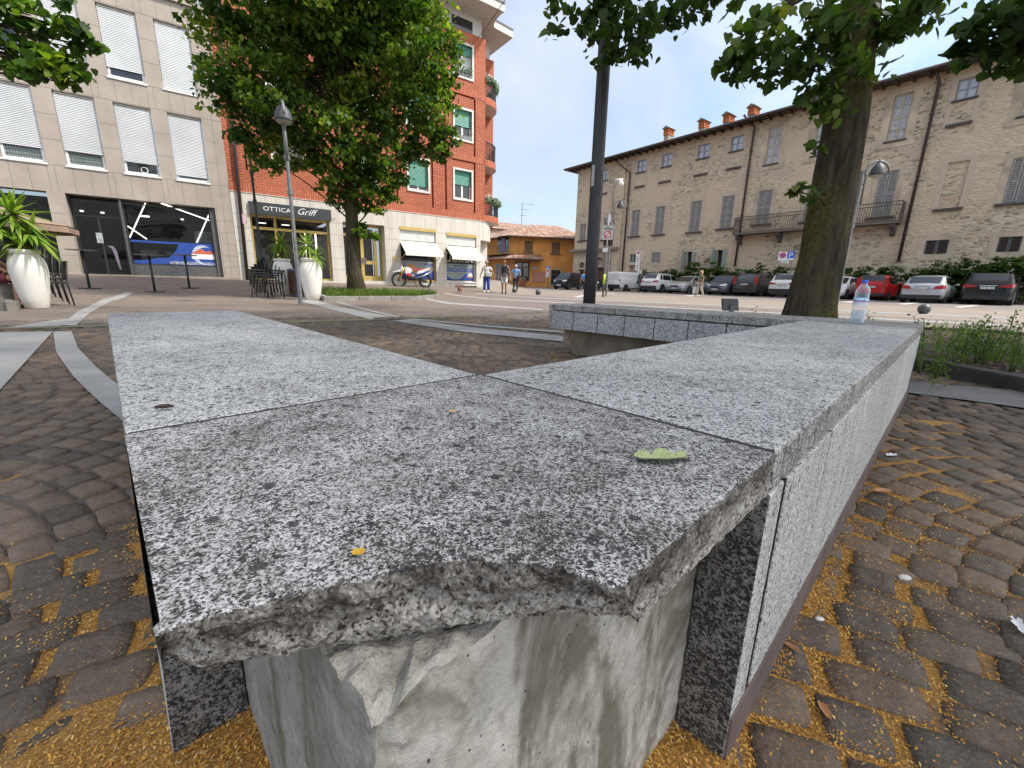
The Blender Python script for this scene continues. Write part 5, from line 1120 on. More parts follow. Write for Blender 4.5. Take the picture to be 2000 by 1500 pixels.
SHUT = NT('louvre_shutter'); co, u, z = facade_co(SHUT, PP); q = SHUT.math('PINGPONG', SHUT.math('MULTIPLY', z, 1/.09), .5); SHUT = SHUT.fin(SHUT.mix(SHUT.ramp(q, [(.05, 1.), (.28, 0.)]), SHUT.mix(SHUT.ramp(SHUT.noise(3, 4), [(.3, 0.), (.7, 1.)]), (.23,.22,.21), (.32,.31,.295)), (.045,.042,.04)), .7, SHUT.bump(SHUT.ramp(q, [(0, 0.), (.4, 1.)]), .8, .02))
SHUTG = M('shutter_rail', (.27,.26,.25), .7, var=.25); SHUTO = M('green_grey_shutter', (.25,.29,.26), .7, var=.25)
BLUEW = M('blue_grey_frame', (.26,.29,.33), .6); CREAM = M('cream_frame', (.42,.37,.27), .6); PANEW = M('sky_lit_pane', (.50,.55,.60), .25, var=.12, vs=2); SILL = M('dark_sill', (.075,.062,.055), .85)
for kd, a0, a1, z0, z1 in rects:
    w, h = a1-a0, z1-z0; am = (a0+a1)/2
    if kd in ('small', 'tall'):
        fm = BLUEW if kd == 'small' else CREAM
        m = PP.frame(MB(), a0, a1, z0, z1, .07, -.2, -.12); PP.box(m, am-.05, am+.05, z0+.07, z1-.07, -.2, -.115)
        nb = 1 if kd == 'small' else 3
        for k in range(1, nb+1): zz = z0+h*k/(nb+1); t_ = .05 if (kd == 'tall' and k == 2) else .025; PP.box(m, a0+.07, a1-.07, zz-t_, zz+t_, -.19, -.118)
        f = part(m, 'window', [fm], pal); part(PP.pane(MB(), a0+.06, a1-.06, z0+.06, z1-.06, -.17), 'pane', [PANEW if kd == 'small' else CURT], f)
        bw = .26 if kd == 'small' else .42
        m = PP.frame(MB(), a0-bw, a1+bw, z0-(1.65 if kd == 'small' else .5), z1+bw, bw-.01, -.05, .02, bottom=False)
        if kd == 'tall': PP.box(m, a0-bw-.12, a1+bw+.12, z0-.42, z0-.12, -.05, .05)
        part(m, 'window_surround', [BRK_OLD if kd == 'small' else PLAS], f)
        part(PP.box(MB(), a0-.12, a1+.12, z0-.10, z0, -.2, .10), 'sill', [SILL], f)
        if kd == 'small': part(PP.box(MB(), a0-.12, a1+.12, z0-1.45, z0-1.30, -.1, .14), 'old_sill', [SILL], f)
    elif kd == 'shut':
        m = MB()
        for b0, b1 in ((a0, am-.015), (am+.015, a1)): PP.box(m, b0+.06, b1-.06, z0+.06, z1-.06, -.12, -.07)
        s_ = part(m, 'shutter', [SHUT], pal); m = MB()
        for b0, b1 in ((a0+.01, am-.015), (am+.015, a1-.01)): PP.frame(m, b0, b1, z0, z1, .085, -.13, -.045); PP.box(m, b0, b1, z0+h*.48, z0+h*.48+.1, -.125, -.05)
        part(m, 'shutter_frame', [SHUTG], s_)
        m = PP.frame(MB(), a0-.3, a1+.3, z0, z1+.3, .29, -.05, .02, bottom=False); part(m, 'window_surround', [BRK_OLD if am > PP.sz(1470,400)[0] else PLAS], s_)
        if z0 > 4: PP.box(m := MB(), a0-.25, a1+.25, z0-.13, z0, -.1, .16); part(m, 'sill', [SILL], s_)
    elif kd == 'open':
        s_ = part(PP.pane(MB(), a0, a1, z0, z1, -.3), 'window', [DARKG], pal); m = MB()
        PP.box(m, a0-.0, a0+w*.45, z0, z1, -.02, .05); m.obox(PP.P(a1+.05, (z0+z1)/2, .4), PP.t*.03, PP.n*.38, (0,0,h/2)); part(m, 'shutter', [SHUTO], s_)
    elif kd == 'blind':
        PP.box(m := MB(), a0-.2, a1+.2, z0-.16, z0-.01, -.1, .16); part(m, 'sill', [SILL], pal); part(PP.frame(MB(), a0-.3, a1+.3, z0, z1+.28, .29, -.05, .02, bottom=False), 'bricked_up_surround', [BRK_OLD], pal)
    elif kd == 'grate':
        m = PP.frame(MB(), a0, a1, z0, z1, .06, -.2, -.1); PP.box(m, am-.07, am+.07, z0, z1, -.2, -.09); f = part(m, 'window', [BLUEW], pal)
        part(PP.pane(MB(), a0, a1, z0, z1, -.18), 'pane', [M('red_brown_dark', (.035,.015,.012), .4)], f); m = MB()
        for k in range(1, 12): x = a0+w*k/12; PP.box(m, x-.012, x+.012, z0, z1, -.06, -.04)
        for k in range(1, 5): PP.box(m, a0, a1, z0+h*k/5-.012, z0+h*k/5+.012, -.055, -.035)
        part(m, 'window_bars', [WOODD], f); part(PP.frame(MB(), a0-.35, a1+.35, z0-.3, z1+.3, .34, -.05, .018), 'window_surround', [PLAS], f)
    elif kd == 'pane':
        m = PP.frame(MB(), a0, a1, z0, z1, .08, -.2, -.1); PP.box(m, am-.05, am+.05, z0, z1, -.2, -.09); f = part(m, 'window', [SHUTO], pal); part(PP.pane(MB(), a0, a1, z0, z1, -.17), 'pane', [DARKG], f)
    elif kd == 'arch':
        d = part(PP.pane(MB(), a0, a1, z0, z0+h*.62, -.35), 'door', [M('portal_wood', (.085,.045,.032), .7, var=.3)], pal); m = MB()
        for k in range(5): PP.box(m, a0+w*k/5+.02, a0+w*(k+1)/5-.02, z0+.1, z0+h*.6, -.34, -.31)
        part(m, 'door_boards', [M('portal_wood_light', (.11,.06,.042), .7, var=.3)], d)
        m = MB(); n = 10; zs = z1-w/2
        for sgn in (-1, 1):
            pts = [(am+sgn*w/2, zs), (am+sgn*w/2, z1+.02), (am, z1+.02)] + [(am+sgn*w/2*math.cos(k*math.pi/2/n), zs+w/2*math.sin(k*math.pi/2/n)) for k in range(n, -1, -1)]
            m.add([PP.P(a, z, .029) for a, z in pts], [tuple(range(len(pts)))])
        PP.box(m, a0, a1, z0+h*.60, z0+h*.66, -.34, .03); part(m, 'arch_spandrel', [PLAS], d)
# relieving arches in brick
for px, py in ((1487, 345), (1720, 300)):
    a, z = PP.sz(px, py); m = MB()
    for k in range(13):
        t0, t1 = math.pi*(.1+.8*k/13), math.pi*(.1+.8*(k+.85)/13); m.add([PP.P(a+r*math.cos(q)*1.5, z-.9+r*math.sin(q), .012) for q, r in ((t0,1.1),(t1,1.1),(t1,1.75),(t0,1.75))], [(0,1,2,3)])
    part(m, 'relieving_arch', [BRK_OLD], pal)
# rainwater pipes
PIPE = M('brown_pipe_palazzo', (.055,.032,.028), .5)
for pts in (((1831,137),(1828,165),(1762,512)), ((1462.6,230),(1475,250),(1437,520)), ((1214,318),(1233,338),(1216,535))):
    w = [PP.sz(*p) for p in pts]; a0 = (w[1][0]+w[2][0])/2 if True else w[1][0]
    m = MB().tube([PP.P(w[0][0] if abs(w[0][0]-a0) < 3 else a0, w[0][1], .9), PP.P(a0, w[1][1], .16), PP.P(a0, w[2][1], .16)], .085, 8)
    for k in range(6): z = w[2][1]+(w[1][1]-w[2][1])*k/6; m.tube([PP.P(a0, z, .16), PP.P(a0, z+.08, .16)], .11, 8)
    part(m, 'downpipe', [PIPE], pal, smooth=True)
# iron balcony with its belly railing on stone corbels
a1_, zf_ = PP.sz(1441, 458); a0_ = PP.sz(1761, 436)[0]; zr_ = zf_+1.25
a0_, a1_ = min(a0_, a1_), max(a0_, a1_); dB = 1.0
PP.box(m := MB(), a0_, a1_, zf_-.12, zf_, 0, dB); bal = part(m, 'balcony', [M('balcony_stone', (.16,.14,.115), .9, dirt=.5)], pal)
m = MB(); n = 74
def belly(x, d): return [PP.P(x, zf_+z, d+.16*b) for z, b in ((0,.3),(.12,.9),(.3,1.),(.5,.5),(.75,.0),(1.2,0.))]
for k in range(n): m.tube(belly(a0_+(a1_-a0_)*k/(n-1), dB-.1), .017, 4, cap=False)
for z, b in ((.02,.3),(1.0,0),(1.22,0)): m.tube([PP.P(a0_, zf_+z, .1), PP.P(a0_, zf_+z, dB-.1+.16*b), PP.P(a1_, zf_+z, dB-.1+.16*b), PP.P(a1_, zf_+z, .1)], .028, 5)
for x in (a0_, a1_):
    for k in range(6): m.tube([PP.P(x, zf_, .1+k*.15), PP.P(x, zf_+1.2, .1+k*.15)], .017, 4, cap=False)
part(m, 'balcony_railing', [M('rusty_iron', (.10,.075,.06), .8, var=.4)], bal)
for f in (.03, .36, .68, .97):
    x = a0_+(a1_-a0_)*f; m = MB().prism([(0,0),(.9,0),(.85,-.2),(.5,-.35),(.25,-.7),(0,-.75)], x-.13, x+.13, 0, lambda p, z: PP.P(z, zf_-.12+p[1], p[0])); part(m, 'corbel', [M('corbel_stone', (.11,.095,.08), .9)], bal)
# low wall and shrubs behind the parked cars
LW = MB(); w0, w1 = PP.sz(1255, 560)[0]-1, lo
PP.box(LW, w1, w0, -.3, .95, 1.0, 1.35); PP.box(LW, w1, w0, .95, 1.08, .9, 1.45); o = part(LW, 'garden_wall', [M('old_garden_wall', (.20,.165,.13), .9, var=.3, vs=1.5, dirt=.5)]); tag(o, 'low stone wall with dark coping behind the parked cars', 'wall')
# ---------------------------------------------------------------- ochre corner house and the roofs behind
OP = Plane((math.sin(R(76)), math.cos(R(76))), 55.0)
oc = thing('ochre_house', 'ochre corner house with tiled hip roof and a shop below', 'house', OP.P(0, 0))
def orect(tl, br): return OP.rect(tl, br)
oa0, oa1 = OP.sz(1003, 520)[0], OP.sz(1135, 520)[0]; oz = OP.sz(1050, 463.5)[1]; og = -.2
hl = [orect((1024.5,470),(1040,493)), orect((1078,473),(1093,496)), orect((1007,511),(1033.5,550)), orect((1075,525),(1095.5,558.5))]
m = OP.wall(MB(), oa0, oa1, og, oz, [(*h, .3) for h in hl])
bw_ = OP.sz(972, 500)[0]; m.quad(OP.P(oa0, og), OP.P(oa0, oz), OP.P(bw_-1.5, oz, -9), OP.P(bw_-1.5, og, -9))
part(m, 'wall', [M('ochre_plaster', (.62,.285,.075), .9, var=.22, vs=.6, dirt=.12)], oc)
for i, h in enumerate(hl):
    f = part(OP.frame(MB(), *h, .14, -.2, .02), 'window', [M('brown_frame', (.17,.10,.05), .7) if i < 2 else M('pale_stone_frame', (.42,.38,.30), .7) if i == 3 else M('dark_shop_frame', (.06,.055,.05), .6)], oc)
    part(OP.pane(MB(), h[0]+.1, h[1]-.1, h[2]+.1, h[3]-.1, -.12), 'pane', [M('brown_blind', (.20,.13,.075), .7, var=.3, vs=3) if i < 2 else DARKG], f)
    if i < 2: am = (h[0]+h[1])/2; OP.box(mm := MB(), am-.06, am+.06, h[2]+.1, h[3]-.1, -.1, -.05); OP.box(mm, h[0]+.1, h[1]-.1, (h[2]+h[3])/2-.06, (h[2]+h[3])/2+.06, -.1, -.05); OP.box(mm, h[0]-.2, h[1]+.2, h[2]-.12, h[2]-.001, -.1, .12); part(mm, 'glazing_bars', [MC['brown_frame']], f)
    else: am = (h[0]+h[1])/2; OP.box(mm := MB(), am-.06, am+.06, h[2], h[3], -.11, -.05); OP.box(mm, h[0], h[1], h[3]-.75, h[3]-.63, -.11, -.05); part(mm, 'glazing_bars', [MC['dark_shop_frame'] if i == 2 else M('dark_bars', (.05,.05,.05), .6)], f)
ROOFO = roof_mat(OP, 'ochre_house_tiles', 1.15)
er = .9; zo = oz; m = MB()
m.quad(OP.P(oa0-er, zo, er), OP.P(oa1+er, zo, er), OP.P(oa1-1, zo+2.5, -7), OP.P(oa0+4.2, zo+2.5, -7)); m.add([OP.P(oa0-er, zo, er), OP.P(oa0+4.2, zo+2.5, -7), OP.P(bw_-4.2, zo, -11)], [(0,1,2)]); part(m, 'roof', [ROOFO], oc)
m = MB(); m.quad(OP.P(oa0-er, zo-.12, er), OP.P(oa1+er, zo-.12, er), OP.P(oa1+er, zo-.05, -.1), OP.P(oa0-er, zo-.05, -.1)); OP.box(m, oa0-er, oa1+er, zo-.16, zo-.01, er, er+.14); m.quad(OP.P(oa0-er, zo-.12, er), OP.P(bw_-4.2, zo-.12, -11), OP.P(bw_-2, zo-.1, -11), OP.P(oa0, zo-.1, 0)); part(m, 'eaves', [WOODD], oc)
# side wing of the house, turned to the alley: balcony, shop, small tiled canopy
pa, pz = OP.sz(997, 470); s0 = OP.P(oa0, 0); s1 = OP.P(bw_-1.5, 0, -9); dv = (s1-s0).normalized(); SPn = Vector((dv.y, -dv.x, 0))
def sp(f, z, d=0): return s0 + (s1-s0)*f + Vector((0,0,z)) + SPn*d*(-1 if SPn.y > 0 else 1)
m = MB(); m.add([sp(.1,.1,.03), sp(.42,.1,.03), sp(.42,3.2,.03), sp(.1,3.2,.03)], [(0,1,2,3)]); m.add([sp(.12,4.7,.03), sp(.38,4.7,.03), sp(.38,7.0,.03), sp(.12,7.0,.03)], [(0,1,2,3)]); part(m, 'window', [DARKG], oc)
m = MB(); m.add([sp(.2,4.9,.08), sp(.3,4.9,.08), sp(.3,6.9,.08), sp(.2,6.9,.08)], [(0,1,2,3)]); part(m, 'shutter', [M('lilac_shutter', (.26,.22,.40), .6)], oc)
cz0 = OP.sz(1020, 503)[1]; ca1 = OP.sz(1056, 504)[0]
m = MB(); m.add([OP.P(oa0-1.2, cz0-.25, 1.5), OP.P(ca1, cz0-.25, 1.5), OP.P(ca1, cz0+.45, 0), OP.P(oa0, cz0+.45, 0)], [(0,1,2,3)]); m.add([OP.P(oa0-1.2, cz0-.25, 1.5), OP.P(oa0, cz0+.45, 0), sp(1, cz0+.45, 0), sp(1, cz0-.25, 1.3)], [(0,1,2,3)]); part(m, 'canopy_roof', [ROOFO], oc)
m = MB(); m.add([OP.P(oa0-1.2, cz0-.33, 1.5), OP.P(ca1, cz0-.33, 1.5), OP.P(ca1, cz0-.3, 0), OP.P(oa0, cz0-.3, 0)], [(0,1,2,3)]); OP.box(m, oa0-1.2, ca1, cz0-.36, cz0-.24, 1.5, 1.6); part(m, 'canopy_boards', [WOODD], oc)
m = MB(); 
for k in range(18): f = .06+.5*k/17; m.tube([sp(f, 4.5, 1.0), sp(f, 5.5, 1.0)], .02, 4)
m.tube([sp(.06,5.5,1.0), sp(.56,5.5,1.0)], .04, 5); m.add([sp(.05,4.4,0), sp(.57,4.4,0), sp(.57,4.4,1.05), sp(.05,4.4,1.05)], [(0,1,2,3)]); part(m, 'balcony_railing', [WOODD], oc)
FPn = None
m = OP.box(MB(), *orect((1041,530),(1065,552)), .0, .05); part(m, 'pink_panel', [M('pink_stone', (.46,.22,.15), .8)], oc)
m = OP.box(MB(), *orect((1039,522),(1050,525.5)), .0, .08); part(m, 'street_sign', [M('street_sign_grey', (.40,.42,.48), .6)], oc)
m = MB(); OP.box(m, *orect((1044,506),(1062,511)), .0, .04) if False else None
# farther house behind: cream gable, reddish roof, aerial
bh = thing('far_house', 'cream house with a reddish tiled roof behind the ochre house', 'house', OP.P(oa0, 0, -16))
BP2 = Plane((math.sin(R(80)), math.cos(R(80))), 74)
q0, q1 = BP2.sz(940, 470)[0], BP2.sz(1050, 470)[0]; zt_, ze_ = BP2.sz(990, 428)[1], BP2.sz(990, 446)[1]
part(BP2.box(MB(), q0, q1, 0, ze_, -9, 0), 'wall', [M('cream_plaster', (.55,.47,.33), .9)], bh)
m = MB(); m.quad(BP2.P(q0, ze_, .6), BP2.P(q1+.6, ze_-.6, .6), BP2.P(q1+.3, zt_-.2, -5), BP2.P(q0, zt_+.4, -5)); part(m, 'roof', [roof_mat(BP2, 'far_tiles', 1.1)], bh)
an = at_d(1019, 432, 66); b0 = Vector((an.x, an.y, OP.sz(1019, 455)[1]-.5)); m = MB().tube([b0, Vector((an.x, an.y, at_d(1019, 397, 66).z))], .045, 5)
tz = at_d(1019, 398, 66).z
for k, (z, l_) in enumerate(((tz, 2.2), (tz-.8, 1.4), (tz-1.6, .9))): m.tube([(an.x-.2, an.y, z), (an.x+l_*.8, an.y, z-.05)], .03, 4)
o = part(m, 'roof_aerial', [M('aerial_metal', (.16,.16,.17), .5)]); tag(o, 'thin television aerial on the roof of the ochre house', 'aerial')
# ---------------------------------------------------------------- cars: one parametric body, surface patches for glass and lights
TYRE = M('tyre_rubber', (.014,.014,.015), .8); RIM = M('alloy_rim', (.42,.43,.45), .35, .7); CARG = M('car_glass', (.012,.015,.017), .05, var=.2, vs=1, spec=.9)
TRIM = M('black_plastic', (.02,.02,.021), .6); TAIL = M('tail_light', (.34,.012,.012), .25); HEAD = M('head_light', (.55,.57,.60), .15); PLATE = M('number_plate', (.62,.63,.62), .5); PBLUE = M('plate_blue', (.03,.08,.35), .5); CHROME = M('chrome', (.6,.6,.61), .2, .9); INDIC = M('amber', (.55,.22,.03), .3)
def paint(name, c, rough=.28, metal=0.):
    t = NT(name); x, y, z = t.sep(t.co); d = t.ramp(t.noise(3, 5, .7), [(.4, 0.), (.75, .12)]); low = t.ramp(z, [(.15, .35), (.45, 0.)])
    cc = t.mix(t.math('MAXIMUM', t.math('MULTIPLY', d, .3), t.math('MULTIPLY', low, .35)), c, (.10,.085,.07)); t.fin(cc, t.math('MULTIPLY_ADD', d, .25, rough), None, metal, .5)
    t.b.inputs['Specular IOR Level'].default_value = .25; t.b.inputs['Coat Weight'].default_value = .35; t.b.inputs['Coat Roughness'].default_value = .08; return t.mat
PAINT = {k: paint('paint_'+k, *v) for k, v in dict(white=((.68,.68,.67),), silver=((.40,.41,.42), .35, .3), warm_grey=((.36,.355,.345), .3, .25), black=((.008,.008,.009),), dark_grey=((.03,.033,.037),), red=((.42,.012,.014),), pearl=((.60,.60,.58),), graphite=((.10,.105,.115), .3, .3)).items()}
def interp(T, x):
    if x <= T[0][0]: return T[0][1]
    for (a, b), (c, d) in zip(T, T[1:]):
        if x <= c: return b+(d-b)*(x-a)/max(1e-6, c-a)
    return T[-1][1]
class Body:
    """x runs from the rear (0) to the nose (L); y is sideways"""
    def __init__(s, L, W, top, belt, bot, wr, plan):
        s.L, s.W, s.top, s.belt, s.bot, s.wr, s.plan = L, W, top, belt, bot, wr, plan
    def ring(s, x):
        w = s.W/2*interp(s.plan, x/s.L); t = interp(s.top, x); b = min(interp(s.belt, x), t-.015); lo = interp(s.bot, x); wr = w*interp(s.wr, x)
        return [(w*.86, lo), (w*.97, lo+.06), (w, lo+.22), (w, (lo+b)/2+.05), (w*.985, b-.04), (w*.955, b), (wr*.55+w*.955*.45, b+(t-b)*.5), (wr, b+(t-b)*.84), (wr-.10, t-.018), (wr*.45, t), (0, t+.004)]
    def pt(s, x, v, side=1, off=0):
        r = s.ring(x); i = min(int(v), len(r)-2); f = v-i; y = r[i][0]*(1-f)+r[i+1][0]*f; z = r[i][1]*(1-f)+r[i+1][1]*f
        if off:
            dy, dz = r[i+1][1]-r[i][1], -(r[i+1][0]-r[i][0]); n = math.hypot(dy, dz) or 1; y += dy/n*off; z += dz/n*off
        return (x, side*y, z)
    def mesh(s, n=44):
        xs = [s.L*(.5-.5*math.cos(math.pi*i/n)) for i in range(n+1)]; xs = sorted(set(xs + [p[0] for p in s.top] + [p[0] for p in s.belt])); mb = MB(); vs = []; m = 0
        for x in xs:
            r = s.ring(x); full = [(y, z) for y, z in r] + [(-y, z) for y, z in r[-2::-1]]; m = len(full); vs += [(x, y, z) for y, z in full]
        k = len(xs); mb.add(vs, [(i*m+j, i*m+j+1, (i+1)*m+j+1, (i+1)*m+j) for i in range(k-1) for j in range(m-1)] + [tuple(range(m)), tuple(range((k-1)*m, k*m))[::-1]] + [(i*m, (i+1)*m, (i+1)*m+m-1, i*m+m-1) for i in range(k-1)])
        return mb
    def side_patch(s, mb, xa, xb, xc, xd, v0, v1, side, off=.012, n=8):
        """quad patch on the flank: bottom edge xa..xb at v0, top edge xc..xd at v1"""
        vs = []
        for j in range(4):
            f = j/3; v = v0+(v1-v0)*f
            for i in range(n+1): g = i/n; vs.append(s.pt((xa+(xb-xa)*g)*(1-f)+(xc+(xd-xc)*g)*f, v, side, off))
        return mb.add(vs, [(j*(n+1)+i, j*(n+1)+i+1, (j+1)*(n+1)+i+1, (j+1)*(n+1)+i) for j in range(3) for i in range(n)])
    def screen(s, mb, x0, x1, k=.88, off=.014, n=6):
        """windscreen or rear window: the sloping top between two stations"""
        vs = []
        for j in range(n+1):
            x = x0+(x1-x0)*j/n; r = s.ring(x); yw = r[7][0]*k
            for q in range(9):
                f = -1+2*q/8; y = f*yw; ay = abs(y); 
                z = r[10][1] - (.02 if ay > r[8][0] else .006)*ay/max(.1, yw); vs.append((x, y, z+off))
        return mb.add(vs, [(j*9+q, j*9+q+1, (j+1)*9+q+1, (j+1)*9+q) for j in range(n) for q in range(8)])
def wheel(root, x, y, r, side, rimmat=None):
    n = 22; mb = MB(); pr = [(r*.66, -.10), (r*.93, -.10), (r, -.06), (r, .06), (r*.93, .10), (r*.66, .10)]
    vs = [(x+q*math.cos(2*math.pi*k/n), y+d*side, r+q*math.sin(2*math.pi*k/n)) for q, d in pr for k in range(n)]
    mb.add(vs, [(i*n+k, i*n+(k+1)%n, (i+1)*n+(k+1)%n, (i+1)*n+k) for i in range(5) for k in range(n)])
    w = part(mb, 'wheel', [TYRE], root, True, local=True); m = MB()
    m.add([(x+r*.66*math.cos(2*math.pi*k/n), y+.03*side, r+r*.66*math.sin(2*math.pi*k/n)) for k in range(n)], [tuple(range(n))], 1)
    for k in range(5):
        a = 2*math.pi*k/5+.3
        m.add([(x+q*math.cos(a+t), y+.085*side, r+q*math.sin(a+t)) for q, t in ((r*.12,-.6),(r*.64,-.2),(r*.64,.2),(r*.12,.6))], [(0,1,2,3)], 0)
    for k in range(n):
        a, b = 2*math.pi*k/n, 2*math.pi*(k+1)/n; m.add([(x+q*math.cos(t), y+d*side, r+q*math.sin(t)) for q, t, d in ((r*.58,a,.09),(r*.66,a,.098),(r*.66,b,.098),(r*.58,b,.09))], [(0,1,2,3)], 0)
    part(m, 'rim', [rimmat or RIM, TRIM], w, local=True)
def arch(mb, b, x, r, side):
    n = 14; vs = []
    for k in range(n+1):
        a = math.pi*k/n; X = x+r*1.16*math.cos(a); Z = r+r*1.16*math.sin(a); y = b.W/2*interp(b.plan, X/b.L)+.006; vs.append((X, side*y, Z))
    y = b.W/2*interp(b.plan, x/b.L)+.006; vs += [(x-r*1.16, side*y, .2), (x+r*1.16, side*y, .2)]
    mb.add(vs, [tuple(range(n+1))+(n+1, n+2)]); return mb
def plate(root, x, z, d, txt, w=.52):
    """number plate facing along d = -1 (rear) or +1 (front)"""
    m = MB().box(x-.006, x+.006, -w/2, w/2, z-.055, z+.055); p = part(m, 'number_plate', [PLATE], root, local=True)
    m = MB()
    for s_ in (-1, 1): m.box(x-.008, x+.008, s_*w/2-.022 if s_ > 0 else -w/2-.0, s_*w/2 if s_ > 0 else -w/2+.022, z-.055, z+.055)
    part(m, 'plate_band', [PBLUE], p, local=True)
    text(txt, 'lettering', TRIM, p, (x+.008*d, w*.38*(1 if d < 0 else -1) , z-.035), (0, -1 if d < 0 else 1, 0), (0,0,1), .07, w*.76, local=True, depth=.001)
def car(name, label, col, loc, rotz, L=4.1, W=1.75, H=1.5, rear='hatch', hood=1.0, face='rear', tail=None, txt='', wr=.31, roofm=None, low=None, kit=None):
    t = thing(name, label, 'van' if kit == 'van' else 'car', loc, rotz, 'parked cars in front of the palazzo')
    belt_z = H*.62 if kit != 'van' else H*.60
    if kit == 'van':
        top = [(0, H-.10), (.06, H-.02), (L*.30, H), (L*.62, H-.02), (L*.70, H-.10), (L*.86, H*.60), (L*.98, H*.52), (L, H*.36)]
    elif kit == 'suv':
        top = [(0, H*.56), (.05, H*.63), (.16, H*.72), (.42, H*.955), (L*.2, H*.985), (L*.42, H), (L*.58, H*.975), (L*.74, H*.68), (L*.82, H*.655), (L*.95, H*.57), (L, H*.36)]
    elif kit == 'box':
        top = [(0, H*.56), (.05, H*.66), (.10, H*.72), (.26, H*.965), (L*.2, H*.99), (L*.45, H), (L*.64, H*.955), (L*.79, H*.66), (L*.88, H*.62), (L*.96, H*.53), (L, H*.34)]
    else:
        top = [(0, H*.54), (.05, H*.62), (.16, H*.685), (.62, H*.93), (L*.3, H*.985), (L*.43, H), (L*.56, H*.965), (L*.73, H*.68), (L*.82, H*.64), (L*.95, H*.535), (L, H*.33)]
    belt = [(0, H*.54), (.12, H*.66), (L*.35, belt_z), (L*.74, belt_z*.97), (L*.85, H*.58), (L, H*.34)]
    bot = [(0, .34), (.25, .22), (L*.3, .19), (L*.8, .19), (L-.2, .20), (L, .28)]
    wrf = [(0, .80), (.5, .80), (L*.4, .79), (L*.6, .79), (L*.74, .86), (L*.85, .9), (L, .85)]
    plan = [(0, .86), (.02, .93), (.08, .985), (.2, 1), (.78, 1), (.9, .965), (.97, .88), (1, .74)]
    if kit == 'van': wrf = [(0, .93), (L*.6, .92), (L*.72, .86), (L*.86, .9), (L, .85)]; plan[0] = (0, .95)
    b = Body(L, W, top, belt, bot, wrf, plan)
    body = part(b.mesh(), 'body', [PAINT[col]], t, 2, local=True); body.data.set_sharp_from_angle(angle=R(50))
    gl = MB()
    x_rear = [p for p in top]
    ws0, ws1 = (L*.585, L*.735) if kit not in ('van', 'box') else (L*.70, L*.86) if kit == 'van' else (L*.645, L*.785)
    b.screen(gl, ws0, ws1, .90)
    if kit != 'van':
        r0, r1 = ((.19, .60) if kit is None else (.17, .41) if kit == 'suv' else (.11, .255)); part(b.screen(MB(), r0, r1, .86 if kit else .88), 'rear_window', [CARG], t, True, local=True)
    part(gl, 'windscreen', [CARG], t, True, local=True)
    for s in (-1, 1):
        g = MB()
        if kit == 'van': b.side_patch(g, L*.62, L*.80, L*.62, L*.715, 5.25, 7.3, s)
        else:
            xb = L*.47; x0 = .55 if kit is None else .42
            b.side_patch(g, x0+.10, x0+.42, x0+.25, x0+.46, 5.25, 7.2, s); b.side_patch(g, x0+.5, xb-.04, x0+.54, xb-.04, 5.2, 7.3, s); b.side_patch(g, xb+.04, L*.70, xb+.04, L*.615, 5.2, 7.3, s)
        part(g, 'side_window', [CARG], t, True, local=True)
        m = MB().ell((L*.66, s*(W/2+.10), belt_z+.07), .07, .10, .07); m.box(L*.65, L*.67, min(s*W*.46, s*W*.53), max(s*W*.46, s*W*.53), belt_z+.02, belt_z+.05); part(m, 'mirror', [PAINT[col] if not low else TRIM], t, True, local=True)
        m = MB()
        for x in (L*.36, L*.575): m.box(x-.09, x+.09, s*W*.5-.005, s*W*.5+.022, H*.53, H*.55)
        part(m, 'door_handle', [PAINT[col]], t, local=True)
        m = MB()
        for x in ((L*.27, L*.465, L*.685) if kit != 'van' else (L*.62, L*.79)):
            m.add([b.pt(x+d, v, s, .004) for v, d in ((1.5,-.008),(3,-.008),(5,-.008),(5,.008),(3,.008),(1.5,.008))], [(0,1,2,3,4,5)])
        part(m, 'door_gap', [TRIM], t, local=True)
        am = MB(); arch(am, b, L*.185, wr, s); arch(am, b, L*.80, wr, s); part(am, 'wheel_arch', [TRIM], t, local=True)
        for x in (L*.185, L*.80): wheel(t, x, s*(W/2-.085), wr, s)
        sk = MB(); b.side_patch(sk, L*.27, L*.71, L*.27, L*.71, .6, 1.8 if low else 1.25, s, .008); part(sk, 'side_skirt', [TRIM], t, local=True)
    # rear
    lo = MB(); lo.box(-.03, .10, -W*.44, W*.44, .26, .26+(H*.20 if low or kit in ('suv','van') else H*.12)); part(lo, 'rear_bumper', [TRIM], t, bevel=.03, local=True)
    hb = H*.545
    if kit == 'van':
        g = MB().quad((-.012,-W*.36,H*.58),(-.012,W*.36,H*.58),(-.012,W*.35,H*.90),(-.012,-W*.35,H*.90)); part(g, 'rear_panel', [M('van_panel', (.60,.61,.61), .4)], t, local=True)
        m = MB().box(-.015, .0, -.008, .008, .45, H*.93); part(m, 'door_gap', [TRIM], t, local=True)
    for s in (-1, 1):
        m = MB(); y0, y1 = s*W*.47, s*W*.33
        if tail == 'tall': m.box(-.012, .10, min(s*W*.36, s*W*.455), max(s*W*.36, s*W*.455), H*.52, H*.86 if kit != 'van' else H*.60)
        elif tail == 'wide': m.add([(-.015, s*W*.20, H*.55), (-.01, s*W*.44, H*.535), (.18, s*W*.487, H*.55), (.16, s*W*.478, H*.645), (-.005, s*W*.43, H*.635), (-.012, s*W*.22, H*.60)], [(0,1,4,5),(1,2,3,4)])
        else: m.add([(-.015, s*W*.24, H*.50), (-.01, s*W*.435, H*.50), (.20, s*W*.492, H*.52), (.18, s*W*.482, H*.625), (.01, s*W*.43, H*.635), (-.008, s*W*.28, H*.60)], [(0,1,4,5),(1,2,3,4)])
        part(m, 'tail_light', [TAIL], t, local=True)
        m = MB(); zz = H*.50
